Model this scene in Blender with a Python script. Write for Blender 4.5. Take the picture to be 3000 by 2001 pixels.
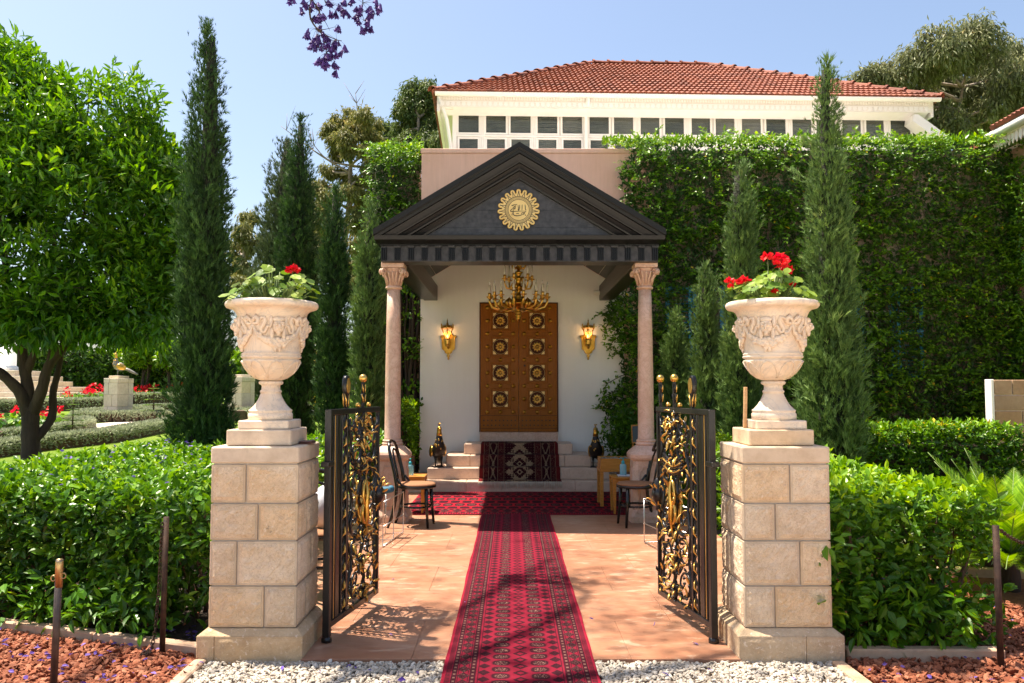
import bpy, math, random
import numpy as np
from mathutils import Vector, Matrix

random.seed(11)
rng = np.random.default_rng(11)
PI = math.pi
scene = bpy.context.scene
for _o in list(bpy.data.objects):
    bpy.data.objects.remove(_o, do_unlink=True)
COL = scene.collection

# ------------------------------------------------------------------ camera
FPX, EYE = 2450.0, 1.45                       # focal length in photo pixels, eye height
PITCH = math.atan(141.5 / FPX)
cam_data = bpy.data.cameras.new('camera')
cam_data.sensor_width = 36.0
cam_data.lens = 36.0 * FPX / 3000.0
cam_data.clip_start = 0.05
cam_data.clip_end = 3000.0
cam = bpy.data.objects.new('camera', cam_data)
COL.objects.link(cam)
cam.location = (0, 0, EYE)
cam.rotation_euler = (PI / 2 + PITCH, 0, 0)
scene.camera = cam

# ------------------------------------------------------------------ sky, sun, exposure
SUN_VEC = Vector((-0.375, 0.13, 1.0)).normalized()      # towards the sun
SUN_EL = math.asin(SUN_VEC.z)
SUN_AZ = math.atan2(SUN_VEC.x, SUN_VEC.y)               # clockwise from +Y
world = bpy.data.worlds.new('World')
scene.world = world
world.use_nodes = True
_nt = world.node_tree
_sky = _nt.nodes.new('ShaderNodeTexSky')
_sky.sky_type = 'NISHITA'
_sky.sun_disc = False
_sky.sun_elevation = SUN_EL
_sky.sun_rotation = SUN_AZ
_sky.altitude = 0
_sky.air_density = 1.0
_sky.dust_density = 2.6
_sky.ozone_density = 2.0
_nt.links.new(_sky.outputs['Color'], _nt.nodes['Background'].inputs['Color'])
_nt.nodes['Background'].inputs['Strength'].default_value = 0.063
sun_data = bpy.data.lights.new('sun', 'SUN')
sun_data.energy = 3.4
sun_data.angle = math.radians(0.8)
sun_data.color = (1.0, 0.92, 0.80)
sun = bpy.data.objects.new('sun', sun_data)
COL.objects.link(sun)
sun.rotation_euler = SUN_VEC.to_track_quat('Z', 'Y').to_euler()
sun.location = (-10, 10, 30)
scene.view_settings.view_transform = 'Standard'
scene.view_settings.look = 'None'
scene.view_settings.exposure = 1.95
scene.view_settings.gamma = 1.0
scene.view_settings.use_curve_mapping = False
scene.view_settings.use_white_balance = True          # camera balanced for open shade
scene.view_settings.white_balance_temperature = 6800
scene.view_settings.white_balance_tint = 10
try:
    scene.cycles.max_bounces = 8
    scene.cycles.transparent_max_bounces = 8
    scene.cycles.use_denoising = True
    scene.cycles.caustics_reflective = False
    scene.cycles.caustics_refractive = False
except Exception:
    pass

# ------------------------------------------------------------------ surveying: where a sight line meets a depth or a level
_S = 3000.0 / 2351.0
_c, _s = math.cos(PITCH), math.sin(PITCH)
def _ray(x, y):
    a = (x * _S - 1500) / FPX
    b = (1000.5 - y * _S) / FPX
    return a, _c - b * _s, _s + b * _c
def P(x, y, Y):
    a, d, e = _ray(x, y)
    k = Y / d
    return Vector((a * k, Y, EYE + e * k))
def G(x, y, z=0.0):
    a, d, e = _ray(x, y)
    k = (z - EYE) / e
    return Vector((a * k, d * k, z))

# ------------------------------------------------------------------ objects
def tag(o, label=None, cat=None, group=None, kind=None):
    if label: o['label'] = label
    if cat: o['category'] = cat
    if group: o['group'] = group
    if kind: o['kind'] = kind
    return o
def thing(name, label, cat, loc=(0, 0, 0), group=None, rz=0.0):
    o = bpy.data.objects.new(name, None)
    o.empty_display_size = 0.1
    COL.objects.link(o)
    o.location = loc
    o.rotation_euler = (0, 0, rz)
    return tag(o, label, cat, group)
def world_of(o):
    m = Matrix.Translation(o.location) @ o.rotation_euler.to_matrix().to_4x4() @ Matrix.Diagonal((*o.scale, 1))
    if o.parent:
        return world_of(o.parent) @ o.matrix_parent_inverse @ m
    return m
def link(name, me, parent=None, local=False):
    o = bpy.data.objects.new(name, me)
    COL.objects.link(o)
    if parent is not None:
        o.parent = parent
        if not local:
            o.matrix_parent_inverse = world_of(parent).inverted()
    return o
def piece(src, parent, loc=(0, 0, 0), rot=(0, 0, 0), scale=(1, 1, 1), name=None, local=False):
    """another object sharing src's mesh"""
    o = link(name or src.name.split('.')[0], src.data, parent, local)
    o.location = loc; o.rotation_euler = rot; o.scale = scale
    return o
def dup(root, loc, rz=None, label=None, group=None, scale=None):
    r = root.copy(); COL.objects.link(r); r.location = loc
    if rz is not None: r.rotation_euler = (0, 0, rz)
    if scale is not None: r.scale = scale
    if label: r['label'] = label
    if group: r['group'] = group
    for ch in [o for o in COL.objects if o.parent == root]:
        c = ch.copy(); COL.objects.link(c); c.parent = r
        for g in [o for o in COL.objects if o.parent == ch]:
            d = g.copy(); COL.objects.link(d); d.parent = c
    return r

class MB:
    """collects faces, then becomes ONE mesh object"""
    def __init__(self):
        self.v = []; self.f = []; self.sm = []; self.alt = set()
    def add(self, verts, faces, smooth=False):
        b = len(self.v)
        self.v.extend([tuple(p) for p in verts])
        for f in faces:
            self.f.append(tuple(i + b for i in f)); self.sm.append(smooth)
        return self
    def box(self, x0, x1, y0, y1, z0, z1, M=None):
        vs = [(x0,y0,z0),(x1,y0,z0),(x1,y1,z0),(x0,y1,z0),(x0,y0,z1),(x1,y0,z1),(x1,y1,z1),(x0,y1,z1)]
        if M is not None: vs = [M @ Vector(p) for p in vs]
        return self.add(vs, [(0,3,2,1),(4,5,6,7),(0,1,5,4),(1,2,6,5),(2,3,7,6),(3,0,4,7)])
    def cbox(self, x0, x1, y0, y1, z0, z1, c=0.006, M=None):
        """box with chamfered edges"""
        X, Y, Z = (x0, x1), (y0, y1), (z0, z1)
        vs = []; idx = {}
        for i in (0, 1):
            for j in (0, 1):
                for k in (0, 1):
                    sx, sy, sz = (1, -1)[i], (1, -1)[j], (1, -1)[k]
                    for a, p in enumerate(((X[i], Y[j]+sy*c, Z[k]+sz*c), (X[i]+sx*c, Y[j], Z[k]+sz*c), (X[i]+sx*c, Y[j]+sy*c, Z[k]))):
                        idx[(i, j, k, a)] = len(vs); vs.append(p)
        fs = []
        for a in range(3):
            for s_ in (0, 1):
                cyc = [(0,0),(1,0),(1,1),(0,1)]
                q = []
                for (m, n) in cyc:
                    t = [0,0,0]; t[a] = s_; t[(a+1)%3] = m; t[(a+2)%3] = n
                    q.append(idx[(t[0],t[1],t[2],a)])
                fs.append(tuple(q if s_ else q[::-1]))
        for a in range(3):
            b, d = (a+1)%3, (a+2)%3
            for m in (0,1):
                for n in (0,1):
                    t0 = [0,0,0]; t0[b] = m; t0[d] = n; t1 = list(t0); t1[a] = 1
                    q = (idx[(*t0,b)], idx[(*t0,d)], idx[(*t1,d)], idx[(*t1,b)])
                    fs.append(q if (m == n) else q[::-1])
        for i in (0,1):
            for j in (0,1):
                for k in (0,1):
                    q = (idx[(i,j,k,0)], idx[(i,j,k,1)], idx[(i,j,k,2)])
                    fs.append(q if (i+j+k) % 2 else q[::-1])
        if M is not None: vs = [M @ Vector(p) for p in vs]
        return self.add(vs, fs)
    def lathe(self, prof, n=24, c=(0, 0, 0), smooth=True, a0=0.0, cap=True, M=None, ell=(1, 1)):
        vs = []; fs = []
        for (r, z) in prof:
            for i in range(n):
                a = a0 + 2*PI*i/n
                vs.append((c[0]+r*math.cos(a)*ell[0], c[1]+r*math.sin(a)*ell[1], c[2]+z))
        m = len(prof)
        for j in range(m-1):
            for i in range(n):
                k = (i+1) % n
                fs.append((j*n+i, j*n+k, (j+1)*n+k, (j+1)*n+i))
        if M is not None: vs = [M @ Vector(p) for p in vs]
        self.add(vs, fs, smooth)
        if cap:
            b = len(self.v) - len(vs)
            if prof[0][0] > 1e-5: self.f.append(tuple(b+i for i in range(n))[::-1]); self.sm.append(False)
            if prof[-1][0] > 1e-5: self.f.append(tuple(b+(m-1)*n+i for i in range(n))); self.sm.append(False)
        return self
    def tube(self, pts, rad, n=6, smooth=True, cap=True, flat=None):
        """flat=(normal, k): squash the section to k along normal"""
        pts = [Vector(p) for p in pts]
        m = len(pts)
        if not hasattr(rad, '__len__'): rad = [rad]*m
        vs = []; fs = []
        up = None
        for i in range(m):
            t = (pts[min(i+1, m-1)] - pts[max(i-1, 0)])
            if t.length < 1e-9: t = Vector((0, 0, 1))
            t.normalize()
            if up is None:
                up = Vector((0, 0, 1)) if abs(t.z) < 0.9 else Vector((1, 0, 0))
            a = t.cross(up)
            if a.length < 1e-6: a = t.orthogonal()
            a.normalize(); b = t.cross(a).normalized(); up = -b if (-b).dot(up) > 0 else b
            for k in range(n):
                g = 2*PI*k/n
                d = a*math.cos(g) + b*math.sin(g)
                if flat is not None:
                    nn = Vector(flat[0]); d = d - nn*d.dot(nn)*(1-flat[1])
                vs.append(pts[i] + d*rad[i])
        for i in range(m-1):
            for k in range(n):
                l = (k+1) % n
                fs.append((i*n+k, i*n+l, (i+1)*n+l, (i+1)*n+k))
        self.add(vs, fs, smooth)
        if cap:
            b = len(self.v) - len(vs)
            self.f.append(tuple(b+k for k in range(n))[::-1]); self.sm.append(False)
            self.f.append(tuple(b+(m-1)*n+k for k in range(n))); self.sm.append(False)
        return self
    def prism(self, poly, d0, d1, axis='y', M=None):
        """poly: 2-D outline, extruded along an axis"""
        n = len(poly)
        def pt(p, d):
            if axis == 'y': return (p[0], d, p[1])
            if axis == 'x': return (d, p[0], p[1])
            return (p[0], p[1], d)
        vs = [pt(p, d0) for p in poly] + [pt(p, d1) for p in poly]
        if M is not None: vs = [M @ Vector(p) for p in vs]
        fs = [tuple(range(n)), tuple(range(2*n-1, n-1, -1))]
        fs += [(i, i+n, (i+1) % n+n, (i+1) % n) for i in range(n)]
        return self.add(vs, fs)
    def ball(self, c, r, n=10, m=7, M=None, smooth=True):
        if not hasattr(r, '__len__'): r = (r, r, r)
        vs = []; fs = []
        for j in range(m+1):
            th = PI*j/m
            for i in range(n):
                a = 2*PI*i/n
                p = Vector((r[0]*math.sin(th)*math.cos(a), r[1]*math.sin(th)*math.sin(a), r[2]*math.cos(th)))
                if M is not None: p = M @ p
                vs.append((c[0]+p.x, c[1]+p.y, c[2]+p.z))
        for j in range(m):
            for i in range(n):
                k = (i+1) % n
                fs.append((j*n+i, (j+1)*n+i, (j+1)*n+k, j*n+k))
        return self.add(vs, fs, smooth)
    def build(self, name, mat, parent=None, local=False, mat2=None):
        me = bpy.data.meshes.new(name)
        me.from_pydata(self.v, [], self.f)
        me.polygons.foreach_set('use_smooth', self.sm)
        me.materials.append(mat)
        if mat2 is not None:
            me.materials.append(mat2)
            for i in self.alt: me.polygons[i].material_index = 1
        me.validate(); me.update()
        fix_normals(me)
        return link(name, me, parent, local)
import bmesh
def fix_normals(me):
    bm = bmesh.new(); bm.from_mesh(me)
    bmesh.ops.recalc_face_normals(bm, faces=bm.faces)
    bm.to_mesh(me); bm.free()

# ------------------------------------------------------------------ big leaf meshes (numpy)
def unit(a):
    return a / np.maximum(np.linalg.norm(a, axis=1, keepdims=True), 1e-9)
TMPL = {
    # x along the leaf, y across, z off the blade
    'leaf8': (np.array([(0,0,0),(.38,0,-.02),(.72,0,-.05),(1,0,-.13),(.34,.5,.07),(.7,.36,.03),(.34,-.5,.07),(.7,-.36,.03)]),
              [(0,6,1),(0,1,4),(1,6,7),(1,7,2),(1,2,5),(1,5,4),(2,7,3),(2,3,5)]),
    'leaf4': (np.array([(0,0,0),(.45,.5,.06),(.45,-.5,.06),(1,0,-.1),(.5,0,-.03)]),
              [(0,2,4),(0,4,1),(4,2,3),(4,3,1)]),
    'leaf2': (np.array([(0,0,0),(.45,.5,.05),(.45,-.5,.05),(1,0,-.05)]), [(0,2,3),(0,3,1)]),
    'spray': (np.array([(0,.11,0),(0,-.11,0),(1,0,0),
                        (.10,0,0),(.32,0,.02),(.68,.5,.06),(.32,0,0),(.54,0,.02),(.90,.38,.1),
                        (.08,0,0),(.30,0,-.02),(.62,-.5,.04),(.34,0,0),(.56,0,-.02),(.92,-.36,.08),
                        (.15,0,0),(.38,.05,0),(.74,.05,.28),(.2,0,0),(.44,-.05,0),(.78,-.08,-.24)]),
              [(0,1,2),(3,4,5),(6,7,8),(9,11,10),(12,14,13),(15,16,17),(18,19,20)]),
    'strap': (np.array([(0,.5,0),(0,-.5,0),(.5,.5,.03),(.5,-.5,.03),(1,0,-.08)]), [(0,1,3),(0,3,2),(2,3,4)]),
    'disc': (np.array([(0,0,0)] + [(.5+.55*math.cos(a)*(1 if i % 2 else .84), .55*math.sin(a)*(1 if i % 2 else .84), .1+.03*math.sin(3*a)) for i, a in enumerate(np.linspace(-PI*.86, PI*.86, 13))] + [(.46,0,0)]),
             [(14, i, i+1) for i in range(1, 13)] + [(0, 14, 13), (0, 1, 14)]),
}
def leaves(name, mat, parent, pos, axis, nrm, length, wr, tmpl='leaf4', tint=None, wjit=0.15, kind=None):
    n = len(pos)
    tv, tf = TMPL[tmpl]
    axis = unit(axis)
    side = unit(np.cross(nrm, axis))
    nr = np.cross(axis, side)
    L = np.broadcast_to(np.asarray(length, float), (n,)).reshape(n, 1, 1)
    W = L * wr * (1 + wjit*rng.standard_normal((n, 1, 1)))
    v = pos[:, None, :] + L*tv[None, :, 0:1]*axis[:, None, :] + W*tv[None, :, 1:2]*side[:, None, :] + L*tv[None, :, 2:3]*nr[:, None, :]
    k = len(tv)
    tf = np.array(tf)
    faces = (np.arange(n)[:, None, None]*k + tf[None]).reshape(-1, 3)
    if tint is None: tint = rng.random(n)
    return raw_mesh(name, v.reshape(-1, 3), faces, mat, parent, np.repeat(tint, k), kind)
def raw_mesh(name, v, faces, mat, parent, tint=None, kind=None, smooth=False):
    me = bpy.data.meshes.new(name)
    nf, q = faces.shape
    me.vertices.add(len(v)); me.vertices.foreach_set('co', np.ascontiguousarray(v, dtype=np.float32).ravel())
    me.loops.add(nf*q); me.loops.foreach_set('vertex_index', faces.astype(np.int32).ravel())
    me.polygons.add(nf); me.polygons.foreach_set('loop_start', np.arange(0, nf*q, q, dtype=np.int32))
    me.polygons.foreach_set('use_smooth', np.full(nf, smooth))
    me.update(calc_edges=True)
    if tint is not None:
        at = me.attributes.new('tint', 'FLOAT', 'POINT')
        at.data.foreach_set('value', np.asarray(tint, dtype=np.float32))
    me.materials.append(mat)
    o = link(name, me, parent)
    if kind: o['kind'] = kind
    return o
def rand_dir(n):
    return unit(rng.standard_normal((n, 3)))
def in_view(p, m=0.08):
    """rough test whether points can matter to the picture (keeps hidden masses cheap)"""
    y = np.maximum(p[:, 1], 0.1)
    return (np.abs(p[:, 0]/y) < 0.6125*(1+m)+0.05)
# ================================================================== materials
class X:
    """a scalar in a node tree"""
    def __init__(s, t, k): s.t = t; s.k = k
    def _op(s, op, *o):
        n = s.t.nodes.new('ShaderNodeMath'); n.operation = op
        for i, a in enumerate((s,)+o):
            if isinstance(a, X): s.t.links.new(a.k, n.inputs[i])
            else: n.inputs[i].default_value = float(a)
        return X(s.t, n.outputs[0])
    def __add__(s, o): return s._op('ADD', o)
    def __radd__(s, o): return s._op('ADD', o)
    def __sub__(s, o): return s._op('SUBTRACT', o)
    def __rsub__(s, o): return (s*-1)+o
    def __mul__(s, o): return s._op('MULTIPLY', o)
    def __rmul__(s, o): return s._op('MULTIPLY', o)
    def __truediv__(s, o): return s._op('DIVIDE', o)
    def abs(s): return s._op('ABSOLUTE')
    def fract(s): return s._op('FRACT')
    def floor(s): return s._op('FLOOR')
    def pow(s, o): return s._op('POWER', o)
    def lt(s, o): return s._op('LESS_THAN', o)
    def gt(s, o): return s._op('GREATER_THAN', o)
    def max(s, o): return s._op('MAXIMUM', o)
    def min(s, o): return s._op('MINIMUM', o)
    def ping(s, o): return s._op('PINGPONG', o)
    def between(s, a, b): return s.gt(a)*s.lt(b)

def new_mat(name):
    m = bpy.data.materials.new(name); m.use_nodes = True
    t = m.node_tree
    return m, t, t.nodes['Principled BSDF']
def rgba(c): return (c[0], c[1], c[2], 1.0)
def coords(t, what='world'):
    if what == 'world':
        return t.nodes.new('ShaderNodeNewGeometry').outputs['Position']
    return t.nodes.new('ShaderNodeTexCoord').outputs['Object']
def noise(t, co, scale, detail=4, rough=0.55, dist=0.0):
    n = t.nodes.new('ShaderNodeTexNoise'); n.inputs['Scale'].default_value = scale
    n.inputs['Detail'].default_value = detail; n.inputs['Roughness'].default_value = rough
    n.inputs['Distortion'].default_value = dist
    t.links.new(co, n.inputs['Vector'])
    return n.outputs['Fac']
def ramp(t, fac, stops, interp='LINEAR'):
    r = t.nodes.new('ShaderNodeValToRGB'); r.color_ramp.interpolation = interp
    e = r.color_ramp.elements
    while len(e) < len(stops): e.new(0.5)
    for i, (p, c) in enumerate(stops):
        e[i].position = p; e[i].color = rgba(c)
    if isinstance(fac, X): fac = fac.k
    t.links.new(fac, r.inputs['Fac'])
    return r.outputs['Color']
def mix(t, fac, a, b, blend='MIX'):
    n = t.nodes.new('ShaderNodeMix'); n.data_type = 'RGBA'; n.blend_type = blend
    if isinstance(fac, X): fac = fac.k
    if hasattr(fac, 'is_output'): t.links.new(fac, n.inputs[0])
    else: n.inputs[0].default_value = fac
    for s_, i in ((a, 6), (b, 7)):
        if hasattr(s_, 'is_output'): t.links.new(s_, n.inputs[i])
        else: n.inputs[i].default_value = rgba(s_)
    return n.outputs[2]
def bump(t, b, h, strength=0.3, dist=0.01):
    n = t.nodes.new('ShaderNodeBump'); n.inputs['Strength'].default_value = strength
    n.inputs['Distance'].default_value = dist
    t.links.new(h, n.inputs['Height']); t.links.new(n.outputs['Normal'], b.inputs['Normal'])
def scaled(t, co, s):
    n = t.nodes.new('ShaderNodeMapping'); n.inputs['Scale'].default_value = s
    t.links.new(co, n.inputs['Vector']); return n.outputs['Vector']
def simple(name, c1, c2=None, scale=6, rough=0.6, metal=0.0, bs=0.0, bscale=60, bd=0.004, spec=0.5, stretch=None, co='world'):
    m, t, b = new_mat(name)
    cc = coords(t, co)
    if stretch: cc = scaled(t, cc, stretch)
    if c2 is not None:
        col = ramp(t, noise(t, cc, scale, 5), [(0.3, c1), (0.7, c2)])
        t.links.new(col, b.inputs['Base Color'])
    else:
        b.inputs['Base Color'].default_value = rgba(c1)
    b.inputs['Roughness'].default_value = rough
    b.inputs['Metallic'].default_value = metal
    b.inputs['Specular IOR Level'].default_value = spec
    if bs: bump(t, b, noise(t, cc, bscale, 4), bs, bd)
    return m
def leaf_mat(name, stops, rough=0.38, trans=0.3, spec=0.3, tcol=None):
    m, t, b = new_mat(name)
    a = t.nodes.new('ShaderNodeAttribute'); a.attribute_name = 'tint'
    col = ramp(t, a.outputs['Fac'], stops)
    t.links.new(col, b.inputs['Base Color'])
    b.inputs['Roughness'].default_value = rough
    b.inputs['Specular IOR Level'].default_value = spec
    tr = t.nodes.new('ShaderNodeBsdfTranslucent')
    hs = t.nodes.new('ShaderNodeHueSaturation'); hs.inputs['Hue'].default_value = 0.488; hs.inputs['Saturation'].default_value = 1.05; hs.inputs['Value'].default_value = 1.5
    t.links.new(col, hs.inputs['Color']); t.links.new(hs.outputs['Color'], tr.inputs['Color'])
    mx = t.nodes.new('ShaderNodeMixShader'); mx.inputs[0].default_value = trans
    t.links.new(b.outputs[0], mx.inputs[1]); t.links.new(tr.outputs[0], mx.inputs[2])
    t.links.new(mx.outputs[0], t.nodes['Material Output'].inputs['Surface'])
    return m

M = {}
def limestone(name, cA, cB, cStain, rough=0.85, bs=.7, bscale=42, bd=0.022, joints=False, crev=0.0):
    m, t, b = new_mat(name); co = coords(t)
    base = ramp(t, noise(t, co, 3.2, 6, .6), [(0.3, cA), (0.7, cB)])
    oi = t.nodes.new('ShaderNodeObjectInfo')
    base = mix(t, 1.0, base, ramp(t, oi.outputs['Random'], [(0, (1, .90, .76)), (.35, (1, .98, .94)), (.6, (.90, .88, .86)), (.8, (1, 1, 1)), (1, (1, .93, .82))]), 'MULTIPLY')
    n2 = noise(t, co, 16, 5, .65)
    base = mix(t, 0.4, base, ramp(t, n2, [(0.35, (0.66, 0.60, 0.54)), (0.6, (1, 1, 1))]), 'MULTIPLY')
    st = noise(t, scaled(t, co, (1, 1, .6)), 5.2, 6, .7)
    base = mix(t, ramp(t, st, [(0.62, (0, 0, 0)), (0.74, (.7, .7, .7))]), base, cStain)
    if crev:
        cv = (X(t, noise(t, co, 26, 5, .6, 1.6))-.5).abs()
        base = mix(t, ramp(t, cv, [(0.0, (crev, crev, crev)), (0.030, (0, 0, 0))]), base, (0.46, 0.30, 0.17))  # crevice lines darkened in the colour to stand for relief shade
        cv2 = X(t, noise(t, co, 48, 4, .6, .8))
        base = mix(t, ramp(t, cv2, [(0.58, (0, 0, 0)), (0.70, (.55, .55, .55))]), base, (0.86, 0.74, 0.60))
    dk = X(t, noise(t, scaled(t, co, (1, 1, .5)), 2.3, 7, .75)).gt(.0)*X(t, noise(t, co, 11, 6, .75))
    base = mix(t, ramp(t, dk, [(0.66, (0, 0, 0)), (0.74, (.75, .75, .75))]), base, (0.13, 0.105, 0.085))
    t.links.new(base, b.inputs['Base Color']); b.inputs['Roughness'].default_value = rough
    h = X(t, noise(t, co, bscale, 6, .6, .6)) + X(t, noise(t, co, bscale*4, 4, .6))*0.3
    bump(t, b, h.k, bs, bd)
    return m
M['rockface'] = limestone('rock_faced_limestone', (0.76, 0.56, 0.36), (0.85, 0.71, 0.55), (0.74, 0.48, 0.22), crev=.6)
M['margin'] = limestone('drafted_margin', (0.56, 0.43, 0.30), (0.68, 0.55, 0.41), (0.42, 0.33, 0.25), bs=0.3, bscale=60, bd=0.005)
M['dressed'] = limestone('dressed_limestone', (0.60, 0.48, 0.36), (0.70, 0.58, 0.46), (0.42, 0.34, 0.27), bs=0.35, bscale=55, bd=0.006)
M['plinthstone'] = limestone('plinth_limestone', (0.50, 0.36, 0.22), (0.64, 0.49, 0.33), (0.32, 0.23, 0.15), crev=.4, bs=0.6, bscale=34, bd=0.012)
M['mortar'] = simple('mortar', (0.42, 0.37, 0.32), (0.55, 0.50, 0.45), 14, 0.9, bs=0.4, bscale=90)
M['ashlar'] = limestone('sandstone_ashlar', (0.36, 0.235, 0.15), (0.46, 0.32, 0.215), (0.18, 0.13, 0.10), bs=0.4, bscale=50, bd=0.008)
M['palemortar'] = simple('pale_mortar', (0.66, 0.56, 0.46), (0.72, 0.62, 0.52), 12, .9)
M['gardenstone'] = limestone('garden_stone', (0.60, 0.52, 0.42), (0.72, 0.65, 0.55), (0.5, 0.36, 0.22), bs=0.3, bscale=20, bd=0.01)
def marble(name, cA, cB, vein, vs=2.4, rough=0.35, amt=0.55, bs=0.0):
    m, t, b = new_mat(name); co = coords(t)
    base = ramp(t, noise(t, co, vs*1.3, 5, .6, 1.2), [(0.3, cA), (0.7, cB)])
    w = noise(t, co, vs, 8, .65, 2.2)
    v = (X(t, w) - 0.5).abs()
    base = mix(t, ramp(t, v, [(0.0, (amt, amt, amt)), (0.035, (0, 0, 0))]), base, vein)
    t.links.new(base, b.inputs['Base Color']); b.inputs['Roughness'].default_value = rough
    if bs: bump(t, b, noise(t, co, 40, 4), bs, .004)
    return m
M['urn'] = marble('weathered_marble', (0.68, 0.52, 0.37), (0.80, 0.67, 0.53), (0.42, 0.37, 0.33), 5.0, 0.5, 0.45, 0.12)
M['pinkmarble'] = marble('pink_marble', (0.56, 0.33, 0.23), (0.68, 0.47, 0.36), (0.38, 0.21, 0.14), 6.0, 0.42, 0.5)
M['stepmarble'] = marble('step_marble', (0.58, 0.40, 0.29), (0.67, 0.49, 0.37), (0.42, 0.26, 0.18), 4.0, 0.38, 0.35)
def floor_mat():
    m, t, b = new_mat('peach_paving'); co = coords(t)
    st = scaled(t, co, (.55, 1.5, 1))
    base = ramp(t, noise(t, st, 3.0, 6, .62, .6), [(0.28, (0.27, 0.110, 0.060)), (0.55, (0.335, 0.158, 0.092)), (0.75, (0.37, 0.205, 0.128))])
    fl = noise(t, st, 4.6, 6, .62, 1.4)
    base = mix(t, ramp(t, fl, [(0.57, (0, 0, 0)), (0.63, (.5, .5, .5))]), base, (0.50, 0.345, 0.24))
    f2 = noise(t, scaled(t, co, (.7, 1.3, 1)), 2.1, 7, .7, .8)
    base = mix(t, ramp(t, f2, [(0.5, (0, 0, 0)), (0.7, (.45, .45, .45))]), base, (0.44, 0.27, 0.19))
    rd = noise(t, st, 6.0, 5, .6, .3)
    base = mix(t, ramp(t, rd, [(0.62, (0, 0, 0)), (0.72, (.55, .55, .55))]), base, (0.30, 0.10, 0.056))
    t.links.new(base, b.inputs['Base Color'])
    t.links.new(ramp(t, fl, [(0.3, (.32, .32, .32)), (.7, (.5, .5, .5))]), b.inputs['Roughness'])
    bump(t, b, noise(t, co, 70, 4), .06, .003)
    return m
M['floor'] = floor_mat()
M['friezewood'] = simple('worn_skylit_black', (0.028, 0.030, 0.035), (0.074, 0.074, 0.080), 2.2, 0.42, spec=.3, bs=.12, bscale=30, bd=.004, stretch=(9, 1, 9))  # wear streaks over black greyed to paint in the sky's sheen
M['blackwood'] = simple('black_painted_wood', (0.005, 0.005, 0.006), (0.010, 0.009, 0.009), 3, 0.30, spec=.28, bs=.12, bscale=30, bd=.004, stretch=(1, 1, 9))
M['darkwood'] = simple('dark_stained_wood', (0.016, 0.008, 0.005), (0.036, 0.020, 0.013), 6, 0.36, spec=.3, bs=.1, bscale=40, stretch=(6, .6, 6))
M['blackgloss'] = simple('black_lacquer', (0.006, 0.006, 0.006), (0.012, 0.010, 0.009), 6, 0.22)
M['iron'] = simple('black_enamelled_iron', (0.007, 0.007, 0.008), (0.014, 0.012, 0.012), 20, 0.28, bs=.35, bscale=110, bd=.004)
M['gold'] = simple('gilding', (0.62, 0.33, 0.06), (0.80, 0.50, 0.14), 9, 0.30, 1.0, bs=.15, bscale=60)
M['goldpaint'] = simple('gold_paint', (0.66, 0.36, 0.07), (0.80, 0.50, 0.15), 14, 0.34, 0.75, bs=.2, bscale=70)
M['goldplate'] = simple('gold_plate', (0.74, 0.50, 0.17), (0.82, 0.60, 0.24), 4, 0.38, 0.25)
M['darkgold'] = simple('old_gilding', (0.40, 0.19, 0.02), (0.62, 0.34, 0.06), 9, 0.30, 1.0)
M['bronze'] = simple('dark_bronze', (0.02, 0.016, 0.014), (0.05, 0.036, 0.03), 20, 0.4, 0.6, bs=.5, bscale=50, bd=.01)
M['steel'] = simple('bright_steel', (0.55, 0.54, 0.52), None, 1, 0.3, 1.0)
M['rust'] = simple('rusty_steel', (0.035, 0.022, 0.018), (0.10, 0.055, 0.035), 22, 0.7, .5, bs=.4, bscale=90)
M['postmetal'] = simple('weathered_post', (0.07, 0.055, 0.05), (0.13, 0.10, 0.085), 18, 0.5, .7, bs=.2, bscale=60)
M['brass'] = simple('worn_brass', (0.34, 0.22, 0.10), (0.52, 0.37, 0.18), 14, 0.35, 1.0)
def wood(name, a, b_, rough=.35, st=(1.5, 1.5, 14)):
    m, t, b = new_mat(name); b.inputs['Specular IOR Level'].default_value = .12; co = scaled(t, coords(t), st)
    w = noise(t, co, 5, 6, .6, .6)
    t.links.new(ramp(t, w, [(.3, a), (.7, b_)]), b.inputs['Base Color'])
    b.inputs['Roughness'].default_value = rough
    bump(t, b, w, .06, .004)
    return m
M['door'] = wood('polished_oak_door', (0.24, 0.068, 0.004), (0.34, 0.112, 0.007), .3, (14, 14, 1.4))
M['doordark'] = wood('dark_oak', (0.07, 0.020, 0.006), (0.12, 0.036, 0.010), .35, (14, 14, 1.4))
M['orangewood'] = wood('honey_varnished_wood', (0.42, 0.165, 0.03), (0.55, 0.245, 0.055), .3)
M['stickwood'] = wood('raw_wood', (0.48, 0.28, 0.13), (0.6, 0.38, 0.2), .6)
def plaster(name, a, b_, streak=0.25):
    m, t, b = new_mat(name); co = coords(t)
    base = ramp(t, noise(t, co, 1.6, 6, .6), [(.3, a), (.7, b_)])
    sk = noise(t, scaled(t, co, (7, 7, .5)), 2.4, 5, .65)
    base = mix(t, streak, base, ramp(t, sk, [(.35, (.72, .68, .64)), (.6, (1, 1, 1))]), 'MULTIPLY')
    t.links.new(base, b.inputs['Base Color']); b.inputs['Roughness'].default_value = .85
    bump(t, b, noise(t, co, 45, 5, .6), .15, .006)
    return m
M['white'] = plaster('white_plaster', (0.86, 0.83, 0.77), (0.90, 0.87, 0.82), .06)
M['pink'] = plaster('pink_plaster', (0.68, 0.41, 0.31), (0.76, 0.49, 0.39), .25)
M['ivywall'] = plaster('stained_beige_plaster', (0.26, 0.21, 0.155), (0.36, 0.30, 0.23), .5)
M['paintwhite'] = simple('white_paint', (0.84, 0.80, 0.76), (0.89, 0.86, 0.83), 5, .5)
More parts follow.
